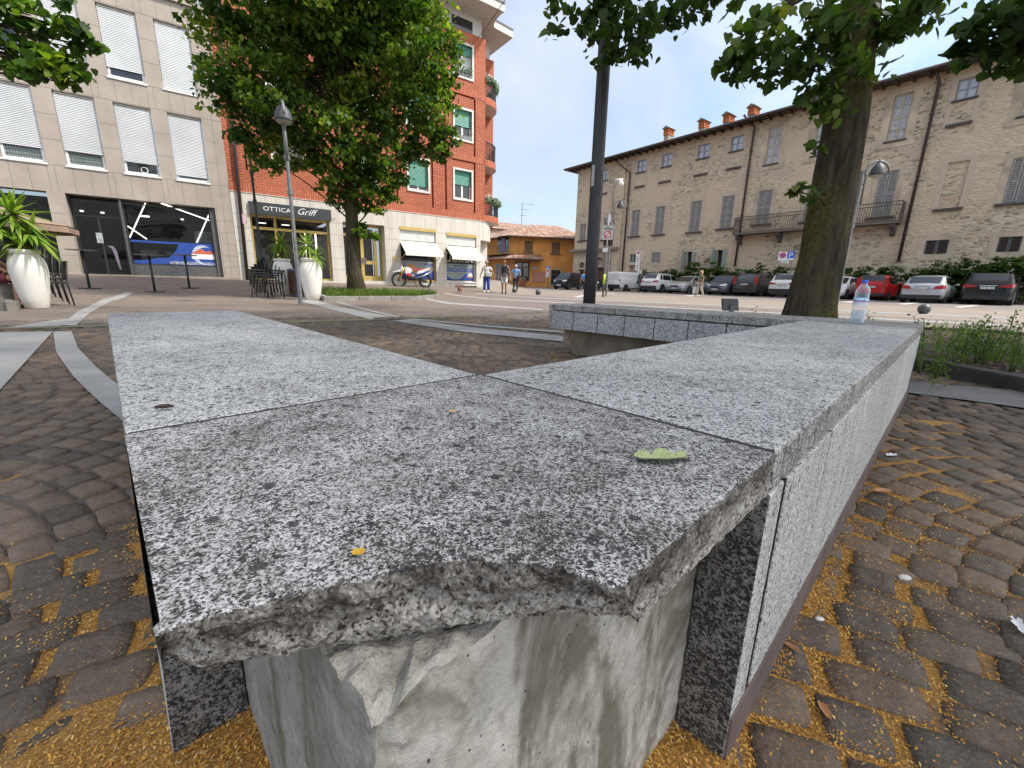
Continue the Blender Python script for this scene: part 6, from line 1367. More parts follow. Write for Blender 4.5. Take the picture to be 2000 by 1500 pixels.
        m.add([(L+.004, s*W*.22, zz-.06), (L-.02, s*W*.345, zz-.07), (L-.22, s*W*.458, zz-.03), (L-.26, s*W*.455, zz+.09), (L-.08, s*W*.33, zz+.05), (L-.03, s*W*.23, zz+.02)], [(0,1,4,5),(1,2,3,4)]); part(m, 'headlight', [HEAD], t, local=True)
    m = MB().box(L-.10, L+.025, -W*.36, W*.36, .24, .34); m.box(L-.08, L+.018, -W*.19, W*.19, H*.36, H*.44); part(m, 'grille', [TRIM], t, bevel=.01, local=True)
    plate(t, -.022, hb-.03 if face == 'rear' and kit != 'van' else .62, -1, txt or 'FB 427 KL'); plate(t, L+.03, .43, 1, txt or 'FB 427 KL')
    if kit != 'van':
        m = MB().box(-.03, .0, -.30, .30, hb+.065, hb+.095); part(m, 'tailgate_trim', [CHROME if col in ('black','white') else PAINT[col]], t, local=True)
    if roofm:
        m = MB(); b.screen(m, L*.14, L*.55, .96, .010, 10); part(m, 'roof_skin', [roofm], t, True, local=True)
    if kit == 'suv':
        m = MB()
        for s in (-1, 1): m.tube([(.5, s*W*.37, H*.99), (.6, s*W*.37, H+.03), (L*.52, s*W*.37, H+.03), (L*.58, s*W*.37, H*.985)], .018, 5)
        part(m, 'roof_rail', [CHROME], t, local=True)
    return t
CARAZ = R(52.06)                                                     # nose direction when parked nose-in
nP = Vector((math.sin(CARAZ), math.cos(CARAZ), 0))
def park(px, row, **k):
    """car standing with its near end on the row line, seen at picture column px"""
    q = ray(px, 575); d = row/(nP.x*q.x+nP.y*q.y); p = Vector((q.x*d, q.y*d, 0)); L = k.get('L', 4.1)
    nose_in = k.get('face', 'rear') == 'rear'; p.z = ground(p.x, p.y)
    ang = math.pi/2-CARAZ + k.pop('yaw', 0)
    if not nose_in: p = p + nP*L; ang += math.pi
    p.z = ground(p.x+nP.x*(2 if nose_in else -2), p.y) - .01
    return car(loc=p, rotz=ang, **k)
park(1196, 33.2, name='delivery_van', label='white panel van with blank rear doors, farthest of the parked row', col='white', L=4.4, W=1.85, H=1.84, kit='van', tail='tall', txt='GA 318 RT')
park(1264, 33.0, name='suv', label='white suv with dark lower bumper parked beside the white van', col='white', L=4.6, W=1.84, H=1.66, kit='suv', tail='wide', txt='GJ 504 MB', low=True, wr=.35)
park(1314, 31.8, name='parked_car', label='light grey hatchback parked nose out beside the walking woman', col='warm_grey', L=4.4, W=1.8, H=1.46, face='front', txt='GM 231 XD')
park(1394, 31.6, name='parked_car', label='small graphite car with a red roof parked nose out', col='graphite', L=3.6, W=1.64, H=1.50, kit='box', face='front', txt='EZ 872 PN', wr=.29, roofm=M('roof_red', (.22,.015,.015), .35))
park(1451, 32.1, name='parked_car', label='dark blue-grey compact suv with square red tail lights', col='dark_grey', L=4.2, W=1.8, H=1.60, kit='suv', tail='tall', txt='GF 660 JA', low=True, wr=.34)
park(1524, 32.0, name='crossover', label='white rounded crossover with dark bumper, left of the big trunk', col='pearl', L=4.3, W=1.8, H=1.60, kit='suv', tail='wide', txt='EK 158 VS', low=True, wr=.34)
park(1612, 32.6, name='parked_car', label='white car mostly hidden behind the big tree trunk', col='white', L=4.3, W=1.8, H=1.47, face='front', txt='FX 943 CD')
park(1697, 33.2, name='parked_car', label='red upright hatchback parked right of the big trunk', col='red', L=3.6, W=1.62, H=1.55, kit='box', tail='tall', txt='DL 096 HF', wr=.29)
park(1798, 30.9, name='parked_car', label='silver hatchback with round red tail lights next to the red car', col='silver', L=4.2, W=1.76, H=1.48, txt='DG 541 YB')
park(1925, 31.6, name='parked_car', label='black hatchback with wide red tail lights, nearest the right edge', col='black', L=4.3, W=1.81, H=1.60, kit='box', tail='wide', txt='EV 383 ZL', wr=.32)
# the boxy black off-roader by the portal
q = at_d(1123, 570, 46); q.z = ground(q.x, q.y)
t = car('off_roader', 'small black boxy off-road car facing the square by the portal', 'black', q, R(-125), 3.6, 1.6, 1.7, kit='box', face='front', txt='GH 217 WE', wr=.34, low=True); t['group'] = 'cars near the portal'
# ---------------------------------------------------------------- trees
def bark_mat(name, c0, c1, moss):
    t = NT(name); v = t.map((9, 9, 1.1)); n = t.noise(2.0, 5, .65, v); c = t.mix(t.ramp(n, [(.35, 0.), (.62, 1.)]), c0, c1)
    m = t.math('MULTIPLY', t.ramp(t.noise(1.3, 5, .65, t.map((1,1,.5))), [(.42, 0.), (.62, 1.)]), moss); c = t.mix(m, c, t.mix(t.ramp(t.noise(22, 4, .7), [(.4, 0.), (.65, 1.)]), (.055,.062,.014), (.19,.175,.035)))
    c = t.mix(t.ramp(t.noise(55, 4, .7), [(.58, 0.), (.72, .55)]), c, (.01,.009,.007))
    return t.fin(c, .95, t.bump(t.noise(30, 5, .7), .8, .02, t.bump(n, 1., .05)), 0, .15)
BARK_N, BARK_F = bark_mat('mossy_bark', (.032,.027,.019), (.105,.086,.06), .9), bark_mat('grey_bark', (.03,.025,.018), (.085,.07,.05), .35)
def leaf_mat(name, stops, clump=.9):
    t = NT(name); g = t.n('ShaderNodeNewGeometry'); r_ = g.outputs['Random Per Island']; fr = t.ramp(t.noise(clump, 3, .6), [(.36, 0.), (.64, 1.)])
    c = t.ramp(t.math('MULTIPLY_ADD', t.math('SUBTRACT', r_, .5), .55, t.math('MULTIPLY_ADD', fr, .62, .19)), stops)
    t.fin(c, .5, None, 0, .35); tl = t.n('ShaderNodeBsdfTranslucent'); t.l(t.mix(1., c, (1.25,1.35,.5), 'MULTIPLY'), tl.inputs[0]); mx = t.n('ShaderNodeMixShader'); mx.inputs[0].default_value = .45
    t.l(t.b.outputs[0], mx.inputs[1]); t.l(tl.outputs[0], mx.inputs[2]); t.l(mx.outputs[0], t.out.inputs[0]); return t.mat
LEAF_F = leaf_mat('linden_leaf', [(0, (.022,.050,.011)), (.32, (.045,.100,.016)), (.56, (.095,.180,.022)), (.78, (.19,.28,.032)), (.93, (.32,.36,.05)), (1, (.40,.39,.09))])
LEAF_N = leaf_mat('linden_leaf_near', [(0, (.026,.052,.013)), (.45, (.052,.10,.020)), (.8, (.10,.165,.032)), (1, (.24,.25,.065))])
LEAF_H = leaf_mat('hedge_leaf', [(0, (.025,.055,.012)), (.5, (.05,.10,.022)), (1, (.10,.16,.035))])
LEAF_G = leaf_mat('grass_blade', [(0, (.05,.10,.018)), (.5, (.10,.17,.03)), (1, (.19,.23,.06))])
def leaves(name, C, size, mat, parent, rng, droop=.55, heart=False):
    """leaf blades: C (n,3) positions; each a folded heart of 6-8 corners"""
    n = len(C); th = rng.uniform(0, 2*np.pi, n); pit = rng.normal(-droop, .45, n); roll = rng.normal(0, .6, n); s = size*rng.uniform(.5, 1.35, n)
    ax = np.stack([np.cos(th)*np.cos(pit), np.sin(th)*np.cos(pit), np.sin(pit)], -1)
    side = np.stack([-np.sin(th), np.cos(th), np.zeros(n)], -1); up = np.cross(ax, side)
    sd = side*np.cos(roll)[:, None] + up*np.sin(roll)[:, None]; up = np.cross(ax, sd)
    if heart: prof = [(-.5, 0, 0), (-.58, .28, .06), (-.30, .52, .12), (.12, .40, .10), (.62, 0, -.06), (.12, -.40, .10), (-.30, -.52, .12), (-.58, -.28, .06)]; F = [(0,1,2,3), (0,3,4,4), (0,4,5,5), (0,5,6,7)]; F = [(0,1,2,3),(0,3,4,5),(0,5,6,7)]
    else: prof = [(-.5, 0, 0), (-.15, .48, .10), (.6, 0, -.03), (-.15, -.48, .10)]; F = [(0,1,2,3)]
    P = np.stack([C + (a*ax + b*sd + c*up)*s[:, None] for a, b, c in prof], 1); k = len(prof)
    V = P.reshape(-1, 3); Fq = (np.arange(n)[:, None, None]*k + np.array(F)[None]).reshape(-1, 4)
    return np_mesh(name, V, Fq, [mat], parent)
def spray(c, r, n, rng, flat=.55, droop=.35):
    """leaves hang in drooping layered sprays inside a clump"""
    k = max(3, int(n/26)); th = rng.uniform(0, 2*np.pi, k); rr = r*np.sqrt(rng.uniform(.02, 1, k)); zz = rng.uniform(-1, 1, k)*r*flat
    out = []
    for i in range(k):
        m = n//k+1; l = rng.uniform(.25, .6)*r+.05; d = np.array([np.cos(th[i]), np.sin(th[i]), -droop*rng.uniform(.2, 1.6)]); f = rng.uniform(-.5, 1, (m, 1))
        base = np.array(c)+np.array([rr[i]*np.cos(th[i]), rr[i]*np.sin(th[i]), zz[i]-.12*rr[i]]); out.append(base + d*l*f + rng.normal(0, .075+.05*r, (m, 3))*np.array([1, 1, .6])*min(1, .35+.65*r/.4))
    return np.concatenate(out)
def limb(mb, p0, p1, r0, r1, sag=.1, n=7, wob=.06, seg=7):
    p0, p1 = Vector(p0), Vector(p1); L = (p1-p0).length; pts = []; 
    for i in range(seg+1):
        f = i/seg; q = p0.lerp(p1, f); q.z += sag*L*math.sin(math.pi*f); q += Vector((mnoise.noise(q*1.7), mnoise.noise(q*1.7+Vector((7,1,3))), 0))*wob*L*math.sin(math.pi*f); pts.append(q)
    return mb.tube(pts, [r0+(r1-r0)*i/seg for i in range(seg+1)], n)
# --- middle tree before the brick building
rng = np.random.default_rng(21)
T1 = at_d(697, 566, 15.3); T1.z = ground(T1.x, T1.y)
tr = thing('linden_tree', 'leafy linden tree in the grass bed before the brick building', 'tree', T1)
top_ = at_d(683, 150, 15.3); trunk = [(T1.x, T1.y, T1.z-.1), (T1.x, T1.y, T1.z+.12), (T1.x, T1.y, T1.z+.5)]; mb = MB()
pts, rad = [], []
for i in range(13):
    f = i/12; z = T1.z-.1+f*(11.5); bend = Vector((T1.x, T1.y, 0)); bend += Vector((mnoise.noise(Vector((z*.25, 0, 1)))*.16, mnoise.noise(Vector((z*.25, 3, 1)))*.16, 0)); pts.append((bend.x, bend.y, z)); rad.append((.235 + .14*math.exp(-f*30)) * (1-.75*f))
mb.tube(pts, rad, 14)
P1 = [(430,20,.9),(470,70,1.0),(440,150,.8),(500,140,1.0),(470,200,.8),(510,180,.9),(545,215,.9),(490,240,.6),(520,285,.7),(535,318,.45),(560,250,.8),(555,90,1.2),(560,20,1.2),(640,40,1.3),(620,110,1.2),(660,170,1.3),(600,180,1.0),(630,240,.9),(590,270,.6),(620,300,.55),(600,318,.35),(720,60,1.3),(740,140,1.3),(720,220,1.2),(700,280,.9),(770,60,1.2),(800,20,1.1),(840,40,.9),(850,90,.8),(810,110,1.0),(870,150,.4),(840,160,.7),(800,190,1.0),(860,200,.6),(840,240,.7),(780,250,.9),(870,270,.45),(830,285,.6),(855,295,.4),(800,300,.5),(750,300,.7),(740,340,.55),(770,345,.35),(720,370,.5),(650,340,.5),(660,385,.45),(640,360,.3),(700,400,.45),(755,385,.4),(760,365,.3),(690,345,.5),(720,330,.6),(735,410,.3),(715,455,.22),(730,462,.18),(705,440,.18)]
C = []; br = MB()
for px, py, r in P1:
    r *= .82
    d = 15.3 + rng.normal(0, 1.0 if r > .5 else .3)*(1.6 if r > .75 else .8); c = np.array(at_d(px, py, d)); C.append(spray(c, r, int(1050*r**1.9)+90, rng))
    s = Vector((T1.x, T1.y, max(T1.z+2.0, c[2]-.7-.12*math.hypot(c[0]-T1.x, c[1]-T1.y)*3))); 
    if r > .28: limb(br, s, c, .05 if r > .6 else .03, .012, .05, 5)
for k in range(46):                                                    # the upper crown and the far side
    a = rng.uniform(0, 6.28); z = rng.uniform(6.5, 12.2); rr = (3.0*(1-((z-7)/6.2)**2*.75))*rng.uniform(.35, .95); c = np.array([T1.x+.1+rr*math.cos(a), T1.y+rr*math.sin(a), T1.z+z]); C.append(spray(c, 1.25, 700, rng))
    if k % 2 == 0: limb(br, (T1.x, T1.y, min(T1.z+10.5, c[2]-1.2)), c, .05, .012, .05, 5)
part(mb, 'trunk', [BARK_F], tr, True); part(br, 'branches', [BARK_F], tr, True)
leaves('crown', np.concatenate(C), .135, LEAF_F, tr, rng)
# --- the near tree on the right
rng = np.random.default_rng(5)
def axis(px, py, d): return at_d(px, py, d)
T2d = 6.2; B2 = at_d(1590, 640, T2d); zb2 = ground(B2.x, B2.y)
tn = thing('linden_tree', 'thick mossy tree trunk behind the bench with dark leaves overhead', 'tree', Vector((B2.x, B2.y, zb2)))
line = [(1578, 655, 68), (1580, 618, 47), (1585, 590, 43), (1594, 550, 40.5), (1606, 500, 39), (1615, 440, 38), (1626, 380, 37.5), (1640, 300, 37), (1653, 220, 36.5), (1664, 140, 35.5), (1675, 60, 34), (1684, -10, 32.5), (1696, -120, 31), (1708, -240, 29), (1720, -360, 28)]
ring_n = 40; rows_ = []; mb = MB(); K = []
for px, py, hw in line:
    c = at_d(px, py, T2d); depth = (c-CAM).dot(_f); K.append((c, hw/F_PX*depth*.98))
Z0 = zb2-.1; dense = []
for i in range(len(K)-1):
    for j in range(8): f = j/8; dense.append((K[i][0].lerp(K[i+1][0], f), K[i][1]*(1-f)+K[i+1][1]*f))
dense.append(K[-1]); lowc, lowr = K[0]
dense = [(Vector((lowc.x, lowc.y, Z0)), lowr*1.35), (Vector((lowc.x, lowc.y, (Z0+lowc.z)/2)), lowr*1.12)] + dense
vs = []
for c, r in dense:
    for k in range(ring_n):
        a = 2*math.pi*k/ring_n; q = Vector((math.cos(a)*4, math.sin(a)*4, c.z*1.2)); rr = r*(1+.06*mnoise.fractal(q*.7, .8, 2, 4)+.05*max(0, .9-c.z)*math.sin(a*5+1)); vs.append((c.x+rr*math.cos(a), c.y+rr*math.sin(a), c.z))
m = len(dense); mb.add(vs, [(i*ring_n+k, i*ring_n+(k+1)%ring_n, (i+1)*ring_n+(k+1)%ring_n, (i+1)*ring_n+k) for i in range(m-1) for k in range(ring_n)])
part(mb, 'trunk', [BARK_N], tn, True)
P2 = [(1480,75,5.2,.42),(1455,110,5.2,.28),(1445,140,5.2,.16),(1500,40,5.4,.5),(1530,85,5.5,.5),(1560,40,5.6,.55),(1590,90,5.6,.55),(1510,115,5.3,.35),(1560,130,5.4,.35),(1600,150,5.5,.4),(1620,60,5.8,.5),(1625,170,5.6,.26),(1610,200,5.6,.22),(1605,225,5.6,.15),(1640,120,5.7,.4),(1600,205,5.6,.12),(1470,150,5.2,.14),(1590,285,5.7,.08),(1570,362,5.5,.09),(1558,375,5.5,.06),(1590,382,5.6,.05),
 (1735,35,6.2,.42),(1758,45,6.1,.26),(1738,75,6.1,.2),(1790,2,6.2,.3),(1820,-5,6.2,.25),(1720,15,6.3,.5),
 (1075,5,5.6,.28),(1110,25,5.6,.34),(1140,5,5.7,.4),(1150,45,5.6,.30),(1180,20,5.7,.45),(1165,85,5.6,.24),(1195,75,5.6,.34),(1215,100,5.6,.25),(1180,115,5.55,.14),(1230,60,5.7,.40),(1260,30,5.8,.45),(1255,85,5.7,.25),(1290,50,5.8,.34),(1310,15,5.8,.36),(1345,5,5.9,.3),(1240,105,5.6,.1),(1450,2,5.8,.12),(1420,-20,5.8,.3)]
C = []; br = MB(); hub = K[9][0]
for px, py, d, r in P2:
    r *= .60
    c = np.array(at_d(px, py, d)); C.append(spray(c, r, int(560*r**1.7)+6, rng, .6, .5))
    if r < .13 and px > 1500: limb(br, at_d(1612 if py > 250 else 1640, py+18, T2d-.3), c, .012, .005, .02, 5)
for p0, p1 in (((1676,-60),(1530,20)), ((1676,-160),(1240,-70)), ((1690,-120),(1800,-30)), ((1550,-10),(1490,80)), ((1240,-70),(1170,60)), ((1640,70),(1590,110))):
    limb(br, at_d(*p0, 6.1), at_d(*p1, 5.6), .06, .012, .03, 6)
for k in range(75):                                                    # unseen crown above the picture, extended to shade the bench
    a = rng.uniform(0, 6.28); rr = 5.2*math.sqrt(rng.uniform(.02, 1)); z = rng.uniform(5.9, 10.5); x, y = B2.x+rr*math.cos(a), B2.y+rr*math.sin(a)
    # keep the crown above the upper frame edge as seen from here
    dist = math.hypot(x, y)
    z = max(z, HCAM+.60*max(.5, y)+1.75)
    C.append(spray((x, y, z), 1.0, 230, rng))
    if k % 3 == 0: limb(br, (hub.x, hub.y, max(4.2, z-2.2)), (x, y, z), .07, .012, .04, 6)
part(br, 'branches', [BARK_N], tn, True)
leaves('crown', np.concatenate(C), .088, LEAF_N, tn, rng, .6, True)
# --- two trees outside the frame whose boughs reach into it
def side_tree(px, d, h, lab, bits, size, leafm, base_off, ncr=16, spread=2.6):
    rng = np.random.default_rng(px % 97); b = base_off; z = ground(b.x, b.y); t = thing('linden_tree', lab, 'tree', Vector((b.x, b.y, z)))
    m = MB().tube([(b.x, b.y, z-.1), (b.x, b.y, z+.4), (b.x+.05, b.y, z+h*.5), (b.x, b.y+.1, z+h)], [.3, .2, .16, .07], 12); part(m, 'trunk', [BARK_F], t, True); br = MB(); C = []
    for x, y, dd, r in bits:
        r *= .66
        c = np.array(at_d(x, y, dd)); C.append(spray(c, r, int(560*r**1.7)+7, rng, .5, .5)); limb(br, (b.x, b.y, max(z+2.2, c[2]-.5)), c, .035, .008, .04, 5)
    for k in range(ncr):
        a = rng.uniform(0, 6.28); rr = spread*math.sqrt(rng.uniform(.02, 1)); c = (b.x+rr*math.cos(a), b.y+rr*math.sin(a), max(z+h*rng.uniform(.62, 1.05), HCAM+.6*max(.5, b.y+rr*math.sin(a))+1.7))
        C.append(spray(c, 1.0, 260, rng)); limb(br, (b.x, b.y, z+h*.6), c, .04, .01, .04, 5)
    part(br, 'branches', [BARK_F], t, True); leaves('crown', np.concatenate(C), size, leafm, t, rng, .55, True)
side_tree(-300, 9, 8, 'linden beyond the left edge, boughs hanging over the stone office', [(10,60,9,.6),(30,100,9,.5),(60,115,9,.42),(90,120,9,.35),(115,130,9,.28),(60,30,9,.4),(100,45,9,.36),(130,55,9,.26),(150,48,9,.16),(140,110,9,.24),(165,98,9,.22),(180,92,9,.12),(150,150,9,.14),(128,150,9,.16),(100,150,9,.2),(120,160,9,.1),(20,130,9,.3),(5,20,9,.4),(40,10,9,.26),(120,3,9,.14),(150,125,9,.12)], .10, LEAF_F, at_d(-420, 560, 9.5))
side_tree(2300, 6, 8.6, 'linden beyond the right edge, dark leaves hanging in the top corner', [(1920,55,6.2,.26),(1935,22,6.2,.34),(1915,90,6.2,.16),(1955,55,6.2,.40),(1975,90,6.1,.32),(2005,65,6.1,.42),(1935,98,6.1,.2),(1995,108,6.1,.24),(1975,8,6.3,.45),(2020,20,6.2,.5),(1882,98,6.2,.07),(1875,92,6.2,.06)], .10, LEAF_N, at_d(2330, 600, 6.8), 80, 5.2)  # unseen upper crown widened beyond the boughs so its leaves shade the foreground
# ---------------------------------------------------------------- shrubs along the palazzo wall
rng = np.random.default_rng(3)
def shrub(lab, px, row, w, h, n, mat=LEAF_H, zlift=.3):
    q = ray(px, 555); d = row/(nP.x*q.x+nP.y*q.y); p = Vector((q.x*d, q.y*d, 0)); p.z = ground(p.x, p.y); t = thing('shrub', lab, 'shrub', p, 0, 'shrubs behind the parked cars'); C = []; m = MB()
    for k in range(max(8, int(w*9))):
        u = rng.uniform(-1, 1); c = p + PP.t*(u*w*.5) + nP*rng.uniform(-.4, .4); c.z = p.z+zlift+(h-zlift)*rng.uniform(.12, .90)*(1-.25*abs(u)**2); C.append(spray(c, .38, n*3, rng, .9, .0))
    for k in range(4): limb(m, p + PP.t*(k-1.5)*.12, p + PP.t*(k-1.5)*w*.22 + Vector((0, 0, h*.75)), .03, .01, 0, 5)
    part(m, 'stems', [BARK_F], t, True); leaves('foliage', np.concatenate(C), .13, mat, t, rng, .2)
for lab, px, w, h in (('round shrub above the white van and suv', 1278, 2.6, 2.3), ('round shrub left of the tall bush', 1320, 2.4, 2.15), ('tall dark bush by the open ground-floor shutters', 1366, 2.8, 3.1), ('low shrub beside the tall bush', 1400, 2.0, 2.2), ('low shrub above the red-roofed car', 1428, 1.8, 2.0), ('sparse shrub by the brown downpipe', 1456, 1.7, 2.1), ('dense shrub left of the parking sign', 1494, 2.6, 2.5),
  ('shrub peeping out right of the big trunk', 1645, 1.6, 2.2), ('pale shrub above the red hatchback', 1704, 2.0, 2.3), ('shrub between the red and silver cars', 1735, 1.2, 2.2), ('shrub above the silver hatchback', 1800, 2.2, 2.3), ('shrub right of the silver hatchback', 1842, 2.0, 2.3), ('tall shrub above the black hatchback', 1895, 2.2, 2.6), ('tall shrub near the right edge', 1945, 2.2, 2.7), ('tall shrub cut by the right edge', 1995, 2.4, 2.7)):
    shrub(lab, px, 36.3, w, h, 46)
# ---------------------------------------------------------------- beds
SOIL = NT('bark_mulch'); SOIL = SOIL.fin(SOIL.ramp(SOIL.sep(SOIL.vor(42, None, 'F1', 'Color'))[0], [(0, (.022,.015,.011)), (.5, (.055,.034,.024)), (.85, (.11,.07,.048)), (1, (.19,.13,.09))]), .95, SOIL.bump(SOIL.vor(42), .9, .02))
KERB = M('dark_kerb', (.05,.044,.038), .9, var=.4, vs=8, bump=.5, bs=90); KERBL = M('grey_kerb', (.24,.225,.20), .85, var=.3, vs=3, dirt=.4)
def bed(name, lab, poly, kerbm, h, soil, kw=.12):
    P = [Vector((p[0], p[1], 0)) for p in poly]; n = len(P); c = sum(P, Vector())/n; t = thing(name, lab, 'planting bed', Vector((c.x, c.y, ground(c.x, c.y))))
    m = MB()
    for i in range(n):
        a, b = P[i], P[(i+1) % n]; L = (b-a).length; k = max(1, int(L/.9)); dr = (b-a).normalized(); nr = Vector((dr.y, -dr.x, 0)); nr = nr if (nr.dot(c-a) > 0) else -nr
        for j in range(k):
            p, q = a+dr*(L*j/k+.004), a+dr*(L*(j+1)/k-.004); vs = [Vector((v.x, v.y, ground(v.x, v.y)+z)) for z in (-.1, h) for v in (p, q, q+nr*kw, p+nr*kw)]; m.add(vs, [(0,3,2,1),(4,5,6,7),(0,1,5,4),(1,2,6,5),(2,3,7,6),(3,0,4,7)])
    part(m, 'kerb', [kerbm], t, bevel=.012); m = MB(); N = 22; vs = []
    for i in range(N+1):
        for j in range(n): q = P[j].lerp(c, (1-math.cos(math.pi*i/N/2)) if False else i/N*.999); vs.append((q.x, q.y, ground(q.x, q.y)+h-.05+.05*mnoise.noise(q*2.2)+.03*mnoise.noise(q*7)+.02))
    m.add(vs, [(i*n+j, i*n+(j+1) % n, (i+1)*n+(j+1) % n, (i+1)*n+j) for i in range(N) for j in range(n)]); part(m, 'soil', [soil], t, True); return t
BED = [(3.36,.9),(3.34,3.5),(2.75,5.0),(3.6,7.2),(7.4,6.6),(8.4,1.2)]
bed('tree_bed', 'dark kerbed mulch bed behind the bench with weeds and the big trunk', BED, KERB, .10, SOIL)
g1, g2, g3 = gp(632, 588), gp(800, 583), gp(640, 560)
a = (Vector((T1.x, T1.y, 0)) - Vector((g1.x, g1.y, 0))); fx = gd(634, 13.4); fy = gd(822, 14.6)
BED2 = [(fx.x, fx.y), (fy.x, fy.y), (T1.x+2.4, T1.y+2.2), (T1.x-2.2, T1.y+1.5)]
bed('tree_bed', 'low kerbed grass bed round the tree before the brick building', BED2, KERBL, .14, M('bed_soil', (.085,.06,.035), .95, var=.4, bump=.5))
l1, l2 = gd(0, 10.9), gd(34, 10.7)
bed('tree_bed', 'kerbed bed corner cut by the left edge behind the white pot', [(l2.x, l2.y), (l2.x*1.3-.3, l2.y*1.3), (l2.x*1.4-2.5, l2.y*1.3-1.5), (l2.x-2.2, l2.y-1.2)], KERBL, .16, M('bed_soil_left', (.075,.055,.035), .95, var=.4, bump=.5))
def blades(name, P, hmin, hmax, mat, rng, wid=.006, parent=None):
    n = len(P); th = rng.uniform(0, 6.28, n); h = rng.uniform(hmin, hmax, n); lean = rng.normal(0, .35, (n, 2)); w = np.stack([np.cos(th), np.sin(th), np.zeros(n)], -1)*wid*rng.uniform(.6, 1.6, (n, 1))
    mid = P + np.stack([lean[:, 0]*h*.35, lean[:, 1]*h*.35, h*.6], -1); tip = P + np.stack([lean[:, 0]*h, lean[:, 1]*h, h], -1)
    V = np.stack([P-w, P+w, mid+w*.7, mid-w*.7, tip+w*.1, tip-w*.1], 1).reshape(-1, 3); F = (np.arange(n)[:, None, None]*6+np.array([(0,1,2,3),(3,2,4,5)])[None]).reshape(-1, 4)
    return np_mesh(name, V, F, [mat], parent)
def in_poly(poly, n, rng, cent=None):
    P = np.array(poly); c = P.mean(0); i = rng.integers(0, len(P), n); u = np.sqrt(rng.uniform(0, 1, n)); v = rng.uniform(0, 1, n); a, b = P[i], P[(i+1) % len(P)]; return c + (a+(b-a)*v[:, None]-c)*u[:, None]*.95
q = in_poly(BED2, 7000, rng); z = gv(q[:, 0], q[:, 1])+.10; pat = np.sin(q[:, 0]*3.1)*np.sin(q[:, 1]*2.7+1)+rng.normal(0, .5, len(q)) > -.35; q, z = q[pat], z[pat]
kind(blades('bed_grass', np.column_stack([q, z]), .08, .30, LEAF_G, rng, .008), 'stuff')
q = in_poly(BED, 5200, rng); pat = np.sin(q[:, 0]*4.3+1)*np.sin(q[:, 1]*3.7)+rng.normal(0, .45, len(q)) > .25; pat &= np.hypot(q[:, 0]-3.36, (q[:, 1]-2)*.2) > .55; q = q[pat]; z = gv(q[:, 0], q[:, 1])+.08
kind(blades('bed_ground_cover', np.column_stack([q, z]), .05, .20, LEAF_G, rng, .005), 'stuff')
def weed(lab, px, py, d, h, n):
    h *= .72; b = at_d(px, py, d); z = ground(b.x, b.y)+.07; t = thing('weed', lab, 'weed', Vector((b.x, b.y, z)), 0, 'weeds in the mulch bed'); m = MB(); C = []
    for k in range(n):
        a = rng.uniform(0, 6.28); l = h*rng.uniform(.6, 1); tip = Vector((b.x+.28*l*math.cos(a), b.y+.28*l*math.sin(a), z+l)); limb(m, (b.x+.02*math.cos(a), b.y+.02*math.sin(a), z), tip, .0045, .002, .04, 4)
        for j in range(34): f = rng.uniform(.15, 1.02); C.append(np.array(Vector((b.x, b.y, z)).lerp(tip, f)) + rng.normal(0, .022+.02*(1-f), 3))
    part(m, 'stalk', [M('weed_stalk', (.10,.14,.04), .8)], t, True); leaves('weed_leaves', np.array(C), .021, LEAF_G, t, rng, -.2)
for lab, px, py, d, h, n in (('tall weed with orange speck by the bench end', 1818, 660, 4.1, .62, 4), ('bushy weed right of the bench end', 1850, 665, 4.6, .48, 6), ('broad weed clump beneath the silver car', 1880, 668, 4.9, .55, 9), ('weed clump below the black car', 1925, 665, 5.0, .52, 9), ('feathery tall weed under the black car', 1955, 665, 5.2, .66, 5), ('weed at the right edge of the bed', 1990, 672, 4.8, .5, 7), ('thin weed standing right of the bottle', 1703, 640, 4.6, .52, 2), ('weed at the foot of the trunk, right side', 1638, 640, 5.2, .40, 4), ('weed at the foot of the trunk, left side', 1560, 640, 5.4, .42, 4), ('thin weed left of the trunk', 1482, 640, 5.2, .48, 2), ('dry forked weed left of the trunk', 1500, 640, 5.3, .44, 3), ('tiny weed behind the far seat slab', 1378, 620, 5.4, .40, 1), ('low leafy weed on the kerb near the bench end', 1830, 700, 3.9, .22, 5)):
    weed(lab, px, py, d, h, n)
